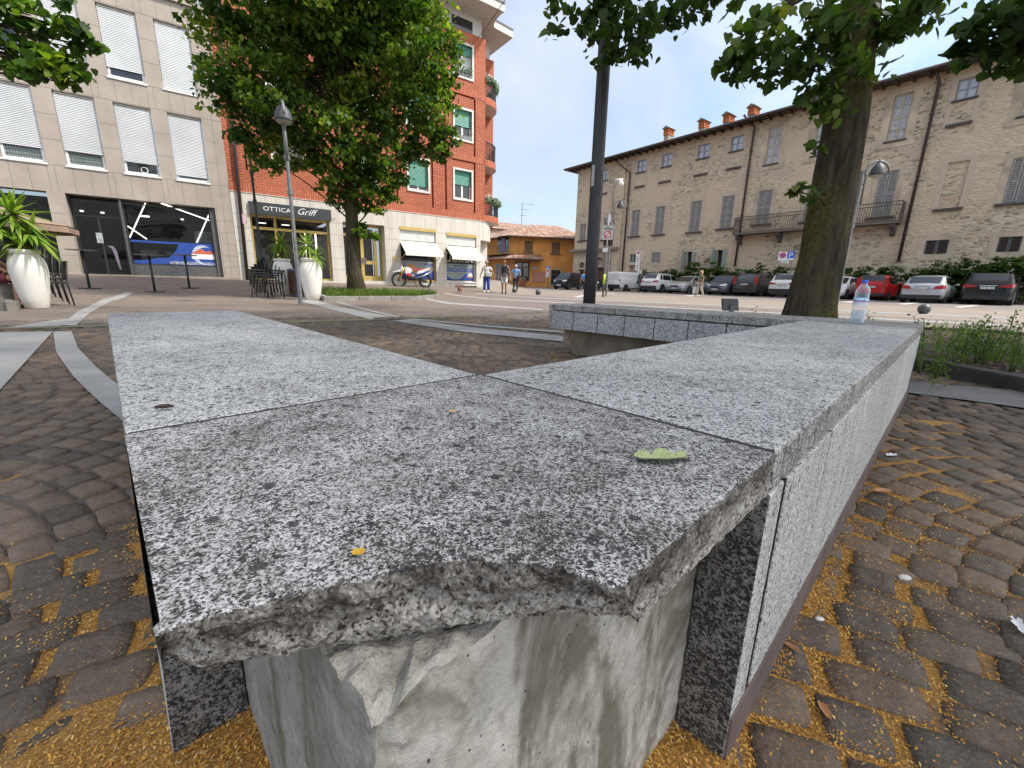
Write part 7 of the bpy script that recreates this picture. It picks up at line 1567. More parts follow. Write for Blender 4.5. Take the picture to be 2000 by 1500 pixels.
# ---------------------------------------------------------------- street furniture
GREYP = M('grey_pole_paint', (.17,.175,.18), .55, .2, var=.2, vs=5, dirt=.2); BLKP = M('black_pole_paint', (.030,.030,.033), .55, var=.3, vs=7, bump=.15, bs=120)
SHADE = M('lamp_shade_grey', (.055,.058,.065), .55, .2, var=.2); SHADED = M('lamp_shade_dark', (.03,.032,.034), .5)
def lamp(name, lab, base, h, side, mat, shade, arm=.42, r=.042, sk=.66):
    b = Vector(base); d = Vector((math.cos(side), math.sin(side), 0)); t = thing(name, lab, 'street lamp', b, 0, 'street lamps of the square')
    m = MB().tube([b-Vector((0,0,.1)), b+Vector((0,0,1.0))], r*1.25, 12); m.tube([b+Vector((0,0,1.0)), b+Vector((0,0,h))], r, 12)
    for z in (1.0, h*.62, h*.80): m.tube([b+Vector((0,0,z-.05)), b+Vector((0,0,z+.05))], r*1.5, 12)
    part(m, 'pole', [mat], t, 2); c = b + d*arm; c.z = b.z+h-.05
    rr = .34; m = MB(); pts = [b+Vector((0,0,h-.9)) + d*.12, b+Vector((0,0,h-.15)) + d*.12] + [c + d*(-rr*math.cos(k*math.pi/12)) + Vector((0,0,rr*.95*math.sin(k*math.pi/12))) for k in range(13)]
    m.tube(pts, .028, 7); 
    for z in (h-.75, h-.35): m.tube([b+Vector((0,0,z)), b+Vector((0,0,z))+d*.13], .02, 6)
    part(m, 'arm', [mat if mat is not BLKP else shade], t, True)
    m = MB().lathe(c, [(r_*sk, z_) for r_, z_ in [(0.02, .30), (.06, .27), (.10, .25), (.19, .19), (.26, .09), (.29, -.02), (.30, -.06), (.27, -.06), (.2, .04)]], 24); m.tube([c+Vector((0,0,.28)), c+Vector((0,0,.36))], .03, 8); s = part(m, 'lamp_shade', [shade], t, True)
    part(MB().lathe(c, [(.27*sk, -.05), (.2*sk, -.10), (.08*sk, -.13), (0, -.135)], 20), 'diffuser', [M('lamp_glass', (.30,.31,.28), .3)], s, True)
    return t
p = gd(588, 11.75); p.z = ground(p.x, p.y); 
def topz(px, py, d): return at_d(px, py, d).z
lamp('street_lamp', 'grey lamp post with bell shade left of the middle tree', p, topz(570, 232, 11.75)-p.z, R(-60), GREYP, SHADE, .10)
p = gd(521, 17.3); lamp('street_lamp', 'dark lamp post with bell shade in front of the optician', p, topz(497, 276, 17.3)-p.z, R(200), BLKP, SHADED, .36)
p = gd(1182, 24.0); L3 = lamp('street_lamp', 'grey lamp post with camera mast behind the tall black pole', p, topz(1182, 402, 24)-p.z, R(0), GREYP, SHADE, .42)
m = MB().tube([p+Vector((0,0,topz(1182,402,24)-p.z-.2)), p+Vector((0,0,topz(1180,352,24)-p.z))], .03, 8); part(m, 'camera_mast', [GREYP], L3, True)
cz = topz(1180, 355, 24); m = MB().tube([(p.x, p.y, cz), (p.x+.35, p.y, cz+.02)], .05, 8); m.ell((p.x+.32, p.y, cz-.1), .16, .16, .15); m.box(p.x+.05, p.x+.42, p.y-.1, p.y+.1, cz-.02, cz+.12); part(m, 'security_camera', [WHITE], L3, True)
p_ = gd(1632, 16.5); lamp('street_lamp', 'curved grey lamp post right of the mossy trunk', p_, topz(1668, 336, 16.5)-p_.z, R(0), GREYP, SHADE, .42)
def panel_sign(name, parent, c, w, h, mat, face=Vector((0,-1,0)), d=.03):
    rt = Vector((-face.y, face.x, 0)); return part(MB().obox(c, rt*(w/2), face*(d/2), (0,0,h/2)), name, [mat], parent), rt
def disc(name, parent, c, r, mat, rt, face, r0=0, off=.02, n=28, a0=0, a1=2*math.pi):
    m = MB(); vs = []
    for k in range(n+1):
        a = a0+(a1-a0)*k/n; e = rt*math.cos(a)+Vector((0,0,math.sin(a))); vs += [c+e*r+face*off, c+e*r0+face*off]
    m.add(vs, [(2*k, 2*k+2, 2*k+3, 2*k+1) for k in range(n)]); return part(m, name, [mat], parent)
SW = M('sign_white', (.62,.62,.62), .5); SR_ = M('sign_red', (.50,.02,.02), .5); SB = M('sign_blue', (.02,.10,.48), .5); SK = M('sign_black', (.02,.02,.02), .5); SGREY = M('sign_grey', (.42,.43,.44), .5); LIME = M('lime_band', (.42,.55,.06), .6)
Fc = Vector((-p.x, -p.y, 0)).normalized()
q = gd(1176, 22.5); ts = thing('traffic_sign', 'white limited-traffic sign with red struck ring on the grey post', 'sign', q)
zc_ = topz(1174, 455, 22.5); c = Vector((q.x-.02, q.y-.15, zc_)); s1_, rt = panel_sign('sign_panel', ts, c, .54, .68, SGREY, Fc)
disc('prohibition_ring', s1_, c+Vector((0,0,-.09)), .17, SR_, rt, Fc, .125, .02); m = MB().obox(c+Vector((0,0,-.09))+Fc*.024, (rt+Vector((0,0,1))).normalized()*.20, (rt-Vector((0,0,1))).normalized()*.024, Fc*.004); part(m, 'red_slash', [SR_], s1_)
disc('grey_ring_fill', s1_, c+Vector((0,0,-.09)), .125, SW, rt, Fc, 0, .017)
m = MB().obox(c+Vector((0,0,.26))+Fc*.02, rt*.055, Fc*.004, (0,0,.016)); m.obox(c+Vector((0,0,.17))+Fc*.02, rt*.19, Fc*.004, (0,0,.02)); part(m, 'sign_lettering', [SK], s1_)
panel_sign('sign_panel', ts, c+Vector((.10,.2,-.22)), .46, .8, SK, Fc); panel_sign('sign_box', ts, Vector((c.x+.05, c.y+.2, topz(1178, 427, 22.5))), .22, .34, SW, Fc)
panel_sign('junction_box', ts, Vector((c.x-.05, c.y+.05, topz(1172, 489, 22.5))), .26, .18, SW, Fc, .15)
m = MB().tube([q-Vector((0,0,.1)), Vector((q.x, q.y, zc_+.9))], .05, 10); part(m, 'pole', [GREYP], ts, True); m = MB().tube([Vector((q.x, q.y, topz(1166,545,22.5)-.25)), Vector((q.x, q.y, topz(1166,545,22.5)+.25))], .06, 10); part(m, 'lime_band', [LIME], ts, True)
# tall dark pole in front with sticker, spotlight tube on top
q = gd(1150, 6.3); zt = 7.6; tp = thing('tall_pole', 'tall tapering dark steel pole rising behind the far seat slab', 'pole', q)
tx = at_d(1182, 60, 6.3); m = MB().tube([q-Vector((0,0,.1)), Vector((q.x, q.y, 1.2)), Vector(((q.x*.4+tx.x*.6), q.y*.4+tx.y*.6, 4.0)), Vector((tx.x+.02, tx.y, zt))], [.090, .088, .084, .072], 24); part(m, 'shaft', [BLKP], tp, True)
s = at_d(1158, 342, 6.2); nf = Vector((-s.x, -s.y, 0)).normalized(); rt = Vector((-nf.y, nf.x, 0)); s = Vector((q.x*.8+tx.x*.2, q.y*.8+tx.y*.2, s.z)); m = MB()
for k in range(5):
    a0, a1 = -.95+.11*k, -.95+.11*(k+1); m.add([s+(nf*math.cos(a)+rt*math.sin(a))*.0905+Vector((0,0,z)) for a, z in ((a0,-.13),(a1,-.13),(a1,.13),(a0,.13))], [(0,1,2,3)])
part(m, 'sticker', [M('pale_sticker', (.42,.40,.40), .6, var=.3, vs=60)], tp)
q2 = at_d(1166, 14, 6.2); m = MB().tube([q2-Vector((.02,0,.1)), q2+Vector((0,0,.45))], .045, 14); m.tube([q2+Vector((0,0,.2)), q2+Vector((.11,0,.2))], .02, 8); part(m, 'spotlight', [BLKP], tp, 2)
# small plaque on a post behind the far arm
q = gd(1428, 4.9); z = topz(1425, 597, 4.9); t = thing('info_plaque', 'small dark tilted plaque on a short post behind the far seat', 'plaque', q)
nf = Vector((-.25, 1, 0)).normalized(); part(MB().tube([q-Vector((0,0,.1)), Vector((q.x+.01, q.y, z))], .022, 10), 'post', [M('plaque_post', (.10,.105,.11), .5)], t, True)
pc = Vector((q.x, q.y+.03, z+.01)); part(MB().obox(pc, Vector((.092, .02, 0)), Vector((-.003, .012, .004)), Vector((0, .022, .058))), 'plate', [M('plaque_plate', (.035,.035,.037), .45)], t, bevel=.004)
part(MB().tube([pc+Vector((0,-.02,-.01)), pc+Vector((0,.0,-.005))], .018, 8), 'bracket', [MC['plaque_post']], t)
# parking signs
def sign_post(lab, px, d, pyb, panels):
    q = gd(px, d); t = thing('parking_sign', lab, 'sign', q); ft = Vector((-q.x, -q.y, 0)).normalized(); rt = Vector((-ft.y, ft.x, 0)); top_z = 0
    for kd, x0, y0, x1, y1 in panels:
        a, b = at_d(x0, y0, d), at_d(x1, y1, d); c = (a+b)/2; c = Vector((c.x, c.y, (a.z+b.z)/2))+ft*.06; w, h = abs((b-a).dot(rt)), abs(a.z-b.z); top_z = max(top_z, a.z)
        if kd == 'P':
            s, _ = panel_sign('sign_panel', t, c, w, h, SB, ft); text('P', 'letter_p', SW, s, c-rt*w*.22+Vector((0,0,-h*.18))+ft*.02, rt, (0,0,1), h*.58, w*.46)
            part(MB().obox(c+Vector((0,0,-h*.36))+ft*.018, rt*w*.46, ft*.003, (0,0,h*.11)), 'white_strip', [SW], s)
        elif kd == 'N':
            s, _ = panel_sign('sign_panel', t, c, w, h, SW, ft); r = min(w, h)*.36; cc = c+Vector((0,0,h*.5-r*1.25)); disc('no_parking_rim', s, cc, r, SR_, rt, ft, r*.72); disc('no_parking_disc', s, cc, r*.72, M('sign_violet', (.16,.12,.36), .5), rt, ft, 0, .018)
            part(MB().obox(cc+ft*.024, (rt-Vector((0,0,1))).normalized()*r*.8, (rt+Vector((0,0,1))).normalized()*r*.13, ft*.003), 'red_slash', [SR_], s)
        else:
            s, _ = panel_sign('sign_panel', t, c, w, h, SW, ft); m = MB()
            for k in range(3): m.obox(c+Vector((0,0,h*(.28-.25*k)))+ft*.018, rt*w*(.33-.05*k), ft*.003, (0,0,h*.05))
            part(m, 'sign_lettering', [M('sign_text_grey', (.12,.13,.17), .6)], s)
    part(MB().tube([q-Vector((0,0,.1)), Vector((q.x, q.y, top_z))], .035, 8), 'pole', [GREYP], t, True)
sign_post('double parking sign, violet ring beside blue P, above the white crossover', 1531, 36.4, 560, [('N', 1521.5, 492, 1536, 509), ('P', 1537, 492, 1550, 509), ('T', 1526, 510, 1540, 514)])
sign_post('stacked white parking notices with a violet ring above the white suv', 1245, 37.5, 560, [('N', 1243, 490, 1250, 501), ('T', 1242.5, 502, 1249.5, 515), ('T', 1241, 516, 1248.5, 528), ('T', 1246, 528, 1253, 534)])
sign_post('tall narrow white sign before the ochre house shop', 1068, 52, 558, [('P', 1067, 519, 1073, 526), ('N', 1067, 526, 1073, 534), ('T', 1066, 534, 1072, 541)])
# ball bollards
BALL = M('dark_ball_stone', (.075,.073,.073), .42, var=.3, vs=9)
def ball(lab, px, py, d, r=.155):
    b = gd(px, d); m = MB().ell((b.x, b.y, b.z+r*.95), r, r, r, 24, 16); m.lathe((b.x, b.y, b.z), [(0, .02), (.10, .02), (.10, -.02)], 16); o = part(m, 'ball_bollard', [BALL], None, True); tag(o, lab, 'bollard', 'ball bollards on the square')
ball('dark stone ball bollard at the feet of the blue-shirted man', 1004, 567, 25.5); ball('dark stone ball bollard in the open paving right of the three walkers', 1050, 572, 23.5); ball('dark stone ball bollard below the silver hatchback', 1806, 610, 17.2, .15)
# rusty planters at the ochre house
RUST = M('corten', (.12,.045,.022), .85, var=.4, vs=3)
def planter(lab, px, d, w, h):
    b = gd(px, d); t = thing('planter_box', lab, 'planter', b); m = MB()
    for x0, x1, y0, y1 in ((-w/2, w/2, -.45, -.41), (-w/2, w/2, .41, .45), (-w/2, -w/2+.04, -.41, .41), (w/2-.04, w/2, -.41, .41)): m.box(b.x+x0, b.x+x1, b.y+y0, b.y+y1, b.z+.12, b.z+h)
    m.box(b.x-w/2+.04, b.x+w/2-.04, b.y-.41, b.y+.41, b.z+.12, b.z+h-.12)
    for x in (-w/2+.08, w/2-.08): m.box(b.x+x-.05, b.x+x+.05, b.y-.4, b.y+.4, b.z, b.z+.12)
    part(m, 'box', [RUST], t); m = MB()
    for k in range(int(w*3)): leafball(m, (b.x-w/2+.2+k*.33, b.y+rng.uniform(-.2,.2), b.z+h), .2, 14, .07, .5)
    part(m, 'greenery', [LEAF_POT], t)
planter('long rusty steel planter before the ochre house corner', 1096, 47, 1.75, 1.0); planter('rusty steel planter behind the blue-shirted man', 1019, 47, .75, 1.0)
# white jars with yuccas
POTW = NT('white_jar'); x, y, z = POTW.sep(POTW.co); POTW = POTW.fin(POTW.mix(POTW.math('MULTIPLY', POTW.ramp(POTW.noise(2.5, 5, .65), [(.4, .12), (.75, .5)]), POTW.ramp(z, [(.0, 1.), (.5, .25)])), (.72,.70,.65), (.46,.39,.29)), .75, POTW.bump(POTW.noise(40, 4), .25, .006))
YUC = leaf_mat('yucca_blade', [(0, (.09,.18,.025)), (.5, (.20,.32,.045)), (1, (.40,.46,.10))])
def yucca(lab, px, d, H_, heads, rng, pot='jar_planter', rk=1.):
    b = gd(px, d); k = H_/1.25; t = thing(pot, lab+' tall white jar planter', 'planter', b, 0, 'tall white jars on the square')
    pr = [(.0, .0), (.235, .0), (.25, .02), (.30, .25), (.355, .55), (.385, .80), (.375, .95), (.33, 1.08), (.285, 1.145), (.28, 1.16), (.315, 1.17), (.32, 1.235), (.31, 1.25), (.27, 1.25), (.265, 1.18), (0, 1.18)]
    part(MB().lathe(b, [(r*k*rk, z*k) for r, z in pr], 40), 'jar', [POTW], t, True); part(MB().lathe(b, [(.26*k*rk, 1.19*k), (0, 1.2*k)], 20), 'jar_soil', [SOIL], t)
    y = thing('yucca', lab+' yucca with sword leaves', 'plant', Vector((b.x, b.y, b.z+1.19*k)), 0, 'yuccas in the white jars'); m = MB(); V, F = [], []
    for hx, hy, hz, L, n in heads:
        top = Vector((b.x+hx, b.y+hy, b.z+1.19*k+hz)); limb(m, (b.x+hx*.4, b.y+hy*.4, b.z+1.15*k), top, .05, .04, 0, 7)
        for i in range(n):
            a = rng.uniform(0, 6.28); el = rng.uniform(-.75, 1.4); l = L*rng.uniform(.65, 1.1); dr = Vector((math.cos(a)*math.cos(el), math.sin(a)*math.cos(el), math.sin(el))); sd = Vector((-math.sin(a), math.cos(a), 0)); o = len(V); sag = rng.uniform(.1, .5)
            for q in range(6):
                f = q/5; w = .030*math.sin(math.pi*min(.97, .15+.85*f))**.8*(1 if f < .9 else .4); c = top+dr*l*f-Vector((0,0,sag*l*f*f)); V += [tuple(c-sd*w), tuple(c+sd*w)]
            F += [(o+2*q, o+2*q+1, o+2*q+3, o+2*q+2) for q in range(5)]
    part(m, 'stem', [BARK_F], y, True); np_mesh('yucca_leaves', np.array(V), np.array(F), [YUC], y, False)
rng = np.random.default_rng(11)
yucca('leftmost large', 73, 11.3, 1.0, [(-.04, 0, .62, .58, 80), (.12, .05, .30, .5, 56), (-.2, -.1, .42, .5, 56), (.05, -.1, .12, .42, 36)], rng, rk=.78)
yucca('right-hand', 613, 14.2, 1.2, [(0, 0, .42, .62, 46), (.22, .0, .12, .42, 30)], rng, rk=.84)
yucca('half-hidden middle', 560, 16.6, 1.2, [(0, 0, .55, .60, 60), (-.05, .05, .2, .45, 40)], rng, rk=.84)
# bar tables
def bar_table(lab, px, d, h=1.08):
    b = gd(px, d); t = thing('bar_table', lab, 'table', b, 0, 'tall bar tables outside the office'); m = MB().lathe(b, [(0,.012),(.25,.012),(.255,.0)], 28); part(m, 'foot', [BLKP], t, 2); part(MB().tube([b, b+Vector((0,0,h-.02))], .032, 10), 'column', [BLKP], t, True)
    part(MB().lathe(b, [(0, h-.03), (.10, h-.03), (.345, h-.018), (.35, h), (0, h)], 32), 'tabletop', [M('table_top_grey', (.16,.17,.17), .25)], t, 2)
bar_table('tall bar table by the office door, cloth hanging off it', 183, 17.6); bar_table('tall bar table standing nearest before the blue window decal', 308, 16.9); bar_table('tall bar table at the right end of the blue window decal', 376, 18.2)
q = gd(220, 17.5); b = at_d(215, 484, 17.55); m = MB(); vs = [(b.x-.08, b.y, b.z+.06), (b.x+.09, b.y, b.z+.05), (b.x+.16, b.y, b.z-.1), (b.x+.20, b.y, b.z-.62), (b.x+.15, b.y+.02, b.z-.6), (b.x+.05, b.y, b.z-.02)]; m.add(vs + [(v[0], v[1]+.03, v[2]) for v in vs], [(0,1,2,3,4,5), (11,10,9,8,7,6)] + [(i, (i+1) % 6, (i+1) % 6+6, i+6) for i in range(6)])
tag(part(m, 'hanging_cloth', [M('cloth_lilac', (.42,.33,.40), .9)]), 'pale cloth hanging from the edge of the door-side bar table', 'cloth')
# stacks of black chairs
CH = M('black_chair', (.016,.016,.017), .55)
def chair_stack(labf, px, d, n, rot, hk=1.):
    b = gd(px, d); first = None
    c0 = thing('stacked_chair', labf(0), 'chair', b, rot, 'stacked black chairs'); m = MB()
    for s in (-1, 1):
        part(MB().tube([(s*.22, -.22, 0), (s*.21, -.20, .45)], .013, 6), 'leg', [CH], c0, True, local=True); part(MB().tube([(s*.22, .24, 0), (s*.21, .20, .45), (s*.20, .26, .84)], .013, 6), 'leg', [CH], c0, True, local=True)
    part(MB().box(-.225, .225, -.23, .22, .42, .465), 'seat', [CH], c0, local=True, bevel=.01); m = MB()
    for k in range(9): m.box(-.21, .21, .20+.006*k, .224+.006*k, .49+.04*k, .527+.04*k)
    part(m, 'backrest', [CH], c0, local=True)
    dr = Vector((math.cos(rot-math.pi/2), math.sin(rot-math.pi/2), 0))
    for k in range(1, n): dup(c0, b+dr*(.085*k)+Vector((0,0,.075*k)), rot, labf(k))
ordn = ['bottom', 'second', 'third', 'fourth', 'fifth', 'sixth', 'top']
chair_stack(lambda k: f'{ordn[min(k,6)] if k < 5 else "top"} black chair of the leaning stack behind the leftmost jar', 108, 12.2, 6, R(-35))
chair_stack(lambda k: f'{ordn[k] if k < 5 else "top"} black chair of the stack left of the middle jar, backs to the left', 516, 15.6, 6, R(105))
chair_stack(lambda k: f'{ordn[k] if k < 5 else "top"} black chair of the stack touching the middle jar', 541, 15.3, 6, R(-60))
# litter bin
b = gd(585, 16.0); t = thing('litter_bin', 'dark wood slatted litter bin between the white jars', 'bin', b); m = MB()
for k in range(18): a = 2*math.pi*k/18; m.obox(b+Vector((.25*math.cos(a), .25*math.sin(a), .45)), Vector((-math.sin(a), math.cos(a), 0))*.035, Vector((math.cos(a), math.sin(a), 0))*.012, (0,0,.36))
part(m, 'slats', [M('bin_wood', (.09,.045,.03), .8)], t); part(MB().lathe(b, [(0,.02),(.23,.02),(.23,.82),(.27,.82),(.28,.87),(.22,.90),(0,.90)], 22), 'liner', [M('bin_liner', (.10,.12,.20), .5)], t, 2)
# parasol beside the office
b = gd(48, 14.5); t = thing('parasol', 'tan parasol half hidden behind the leftmost yucca', 'parasol', b); zt = topz(95, 413, 14.5); apex = at_d(48, 408, 14.5); m = MB(); ca = Vector((b.x, b.y, apex.z)); n = 8; vs = [ca]
for k in range(n): a = 2*math.pi*k/n+.2; vs.append(ca+Vector((1.15*math.cos(a), 1.15*math.sin(a), -.34)))
m.add(vs, [(0, k+1, (k+1) % n+1) for k in range(n)]); m.add([v-Vector((0,0,.02)) for v in vs] + [v-Vector((0,0,.14)) for v in vs[1:]], [(0, (k+1) % n+1, k+1) for k in range(n)] + [(k+1, (k+1) % n+1, (k+1) % n+1+n, k+1+n) for k in range(n)])
part(m, 'canopy', [M('parasol_cloth', (.26,.18,.13), .85)], t); part(MB().tube([b, ca], .03, 8), 'pole', [BLKP], t, True); m = MB()
for k in range(n): m.tube([ca-Vector((0,0,.5)), vs[k+1]*.6+ca*.4-Vector((0,0,.05))], .012, 4)
part(m, 'ribs', [BLKP], t)
# overhead cable
m = MB(); A, B = FP.P(FP.sz(866, 118)[0], FP.sz(866, 118)[1], .05), at_d(1000, -22, 17); pts = [A.lerp(B, k/20)-Vector((0,0,.5*math.sin(math.pi*k/20))) for k in range(21)]; tag(part(m.tube(pts, .012, 5), 'overhead_cable', [SK]), 'thin black cable strung from the brick facade across the sky', 'cable')
# ---------------------------------------------------------------- motorbikes
def moto(lab, base, rot, body, accent, seat, s=1.):
    t = thing('motorbike', lab, 'motorbike', base, rot); P_ = lambda x, y, z: (x*s, y*s, z*s)
    for x, r in ((-.70, .31), (.72, .345)):
        m = MB(); n = 26; 
        for k in range(n): pass
        pts = [P_(x+r*math.cos(2*math.pi*k/n), 0, r+r*math.sin(2*math.pi*k/n)) for k in range(n+1)]; m.tube(pts, .055*s, 8, cap=False); w = part(m, 'wheel', [TYRE], t, True, local=True); m = MB()
        m.tube([P_(x+(r-.05)*math.cos(2*math.pi*k/n), 0, r+(r-.05)*math.sin(2*math.pi*k/n)) for k in range(n+1)], .018*s, 6, cap=False); m.tube([P_(x, -.09, r), P_(x, .09, r)], .045*s, 8)
        for k in range(12): a = 2*math.pi*k/12; m.tube([P_(x, 0, r), P_(x+(r-.05)*math.cos(a), 0, r+(r-.05)*math.sin(a))], .006*s, 4, cap=False)
        part(m, 'rim', [TRIM], w, True, local=True)
    m = MB()
    for y in (-.09, .09): m.tube([P_(.72, y, .345), P_(.44, y, 1.0)], .03*s, 8)
    part(m, 'fork', [M('gold_fork', (.45,.25,.04), .35, .5)], t, True, local=True)
    m = MB().tube([P_(.43, -.38, 1.10), P_(.42, -.15, 1.07), P_(.42, .15, 1.07), P_(.43, .38, 1.10)], .018*s, 6); part(m, 'handlebar', [TRIM], t, True, local=True)
    m = MB(); m.obox(P_(.05, 0, .50), (.22*s, 0, 0), (0, .13*s, 0), (.04*s, 0, .17*s)); m.tube([P_(-.70, .0, .31), P_(-.05, 0, .42)], .05*s, 8); m.tube([P_(.40, 0, .95), P_(.22, 0, .45), P_(-.1, 0, .33)], .04*s, 8); part(m, 'engine', [M('engine_dark', (.04,.04,.042), .45, .3)], t, True, local=True)
    pr = lambda pts, w, nm, mt: part(MB().prism(pts, -w, w, 0, lambda p, z: P_(p[0], z*(1-.3*abs(p[0])), p[1])), nm, [mt], t, local=True, bevel=.012*s)
    pr([(.42,.95),(.40,.70),(.20,.55),(.12,.72),(.02,.84),(.15,.97),(.30,1.02)], .15, 'tank_fairing', body); pr([(.28,.72),(.34,.6),(.18,.5),(.12,.66)], .17, 'side_fairing', accent); pr([(.08,.86),(.14,.96),(-.1,.92),(-.45,.95),(-.62,.98),(-.6,.92),(-.3,.86)], .10, 'seat', seat)
    pr([(-.30,.86),(-.62,.93),(-.98,1.0),(-.92,.92),(-.55,.74),(-.2,.66)], .08, 'rear_fairing', body); pr([(.50,.84),(.66,.76),(1.0,.72),(1.02,.75),(.72,.84),(.52,.92)], .07, 'front_mudguard', body); pr([(.50,.98),(.58,.78),(.64,.80),(.56,1.12)], .10, 'number_board', body)
    part(MB().tube([P_(-.1, .13, .45), P_(-.5, .14, .55), P_(-.95, .14, .78)], [.03*s, .045*s, .055*s], 8), 'exhaust', [M('exhaust_steel', (.28,.28,.29), .35, .8)], t, True, local=True)
    part(MB().tube([P_(-.05, .12, .32), P_(-.12, .36, .02)], .014*s, 6), 'side_stand', [TRIM], t, local=True)
    part(MB().box(-.99*s, -.97*s, -.09*s, .09*s, .70*s, .88*s), 'number_plate', [SW], t, local=True)
    return t
_r = ray(806, 557); _k = 21.55/FP.n.dot(_r); b = CAM+_r*_k; b.z = ground(b.x, b.y); moto('red and white enduro motorbike on its stand before the agency window', b, R(210), M('moto_white', (.62,.62,.62), .35), M('moto_red', (.50,.012,.02), .35), MC['moto_red'], 1.0)
b = gd(1171, 44); moto('dark motorbike parked by the stone portal, left of the van', b, R(60), SK, M('moto_grey', (.06,.06,.065), .4), SK)
b = gd(1178, 43); moto('dark motorbike touching the white van, beside the other', b, R(75), M('moto_black', (.015,.015,.016), .4), MC['moto_grey'], SK)
# ---------------------------------------------------------------- people
SKIN = M('skin', (.36,.19,.125), .55, var=.1, vs=12); SKINB = M('skin_tanned', (.28,.13,.08), .55, var=.1, vs=12)
def skin_obj(name, joints, edges, mat, parent, sub=2, root=0):
    me = bpy.data.meshes.new(name); me.from_pydata([j[:3] for j in joints], edges, []); o = link(me, name, mat, parent)
    md = o.modifiers.new('skin', 'SKIN'); md.use_smooth_shade = True; md.branch_smoothing = .6
    for i, j in enumerate(joints):
        v = me.skin_vertices[0].data[i]; r = j[3]; v.radius = r if isinstance(r, tuple) else (r, r); v.use_root = (i == root)
    ss = o.modifiers.new('sub', 'SUBSURF'); ss.levels = sub; ss.render_levels = sub
    dg = bpy.context.evaluated_depsgraph_get(); m2 = bpy.data.meshes.new_from_object(o.evaluated_get(dg)); o.modifiers.clear(); o.data = m2; m2.name = name
    m2.polygons.foreach_set('use_smooth', [True]*len(m2.polygons)); return o
def person(lab, base, rot, H, stride=0., arms=((.10,-.05),(.10,.05)), skin=None, hair=None, top=None, bottom=None, shorts=False, sleeves=True, shoes=None, lean=0., bald=False, wide=1., loose=1., longhair=False):
    """y points where the person faces; a body of one skinned surface, clothes and hair over it"""
    t = thing('person', lab, 'person', base, rot); k = H/1.72; skin = skin or SKIN
    def J(x, y, z, r): return (x*k*wide if abs(x) < .3 else x*k, (y+lean*z)*k, z*k, (r[0]*k*wide, r[1]*k) if isinstance(r, tuple) else r*k)
    hip = .90; st = stride
    fl, fr = (.10, st*.30, .07+max(0, -st)*.05), (-.10, -st*.30, .07+max(0, st)*.05); kl, kr = (.095, st*.20+.03, .49), (-.095, -st*.12+.05, .49)
    joints = [J(0, 0, hip, (.155, .115)), J(0, 0, 1.06, (.135, .10)), J(0, .01, 1.25, (.155, .11)), J(0, 0, 1.39, (.13, .085)), J(0, 0, 1.46, (.058, .058)), J(0, .015, 1.52, (.055, .06)), J(0, .03, 1.60, (.080, .098)), J(0, .02, 1.69, (.062, .075)),
      J(.095, 0, .84, .092), J(*kl, .060), J(fl[0], fl[1], .14, .040), J(fl[0], fl[1]-.03, .05, .038), J(fl[0]+.015, fl[1]+.13, .035, .034),
      J(-.095, 0, .84, .092), J(*kr, .060), J(fr[0], fr[1], .14, .040), J(fr[0], fr[1]-.03, .05, .038), J(fr[0]-.015, fr[1]+.13, .035, .034)]
    edges = [(0,1),(1,2),(2,3),(3,4),(4,5),(5,6),(6,7),(0,8),(8,9),(9,10),(10,11),(11,12),(0,13),(13,14),(14,15),(15,16),(16,17)]
    hands = []
    for s, (ao, ay) in zip((1, -1), arms):
        n = len(joints); sx = s*.185; ex, ey, ez = s*(.20+ao*.5), ay*.5-.02, 1.12; wx, wy, wz = s*(.19+ao), ay+.06, .88
        joints += [J(sx, 0, 1.37, .055), J(ex, ey, ez, .042), J(wx, wy, wz, .027), J(wx+s*.005, wy+.02, wz-.07, (.038, .018)), J(wx+s*.0, wy+.03, wz-.115, (.036, .015))]
        edges += [(3, n), (n, n+1), (n+1, n+2), (n+2, n+3), (n+3, n+4)]; m = len(joints)
        for q in range(4): joints += [J(wx, wy+.055-.020*q, wz-.155+.006*abs(q-1.5), .0095), J(wx-s*.012, wy+.058-.021*q, wz-.195+.010*abs(q-1.3), .008)]; edges += [(n+4, m+2*q), (m+2*q, m+2*q+1)]
        joints += [J(wx-s*.012, wy+.062, wz-.085, .011), J(wx-s*.018, wy+.085, wz-.12, .0095)]; edges += [(n+3, m+8), (m+8, m+9)]; hands.append(Vector(joints[n+4][:3]))
    body = skin_obj('body', joints, edges, [skin], t)
    hz, hy = 1.605*k, (.03+lean*1.6)*k; m = MB()
    m.ell((0, hy+.108*k, hz-.012*k), .013*k, .022*k, .022*k, 8, 6)
    for s in (-1, 1): m.ell((s*.083*k, hy-.0*k, hz), .012*k, .022*k, .033*k, 8, 6)
    part(m, 'nose_and_ears', [skin], body, True, local=True); m = MB()
    for s in (-1, 1): m.ell((s*.032*k, hy+.088*k, hz+.018*k), .014*k, .010*k, .008*k, 8, 6)
    m.box(-.024*k, .024*k, hy+.088*k, hy+.098*k, hz-.052*k, hz-.045*k); part(m, 'eyes_and_mouth', [M('feature_dark', (.05,.02,.018), .6)], body, True, local=True)
    if not bald:
        m = MB().ell((0, hy-.02*k, hz+.045*k), .096*k, .112*k, .085*k, 16, 12); m.ell((0, hy-.055*k, hz-.0*k), .088*k, .075*k, .10*k, 14, 10)
        if longhair: m.ell((0, hy-.05*k, hz-.06*k), .10*k, .075*k, .11*k, 14, 10)
        part(m, 'hair', [hair], t, True, local=True)
    e = .016*loose
    tj = [J(0, 0, .93, (.155+e, .118+e)), J(0, 0, 1.06, (.140+e, .105+e)), J(0, .01, 1.25, (.160+e, .116+e)), J(0, 0, 1.385, (.140+e, .09+e)), J(0, 0, 1.435, (.07, .068))]; te = [(0,1),(1,2),(2,3),(3,4)]
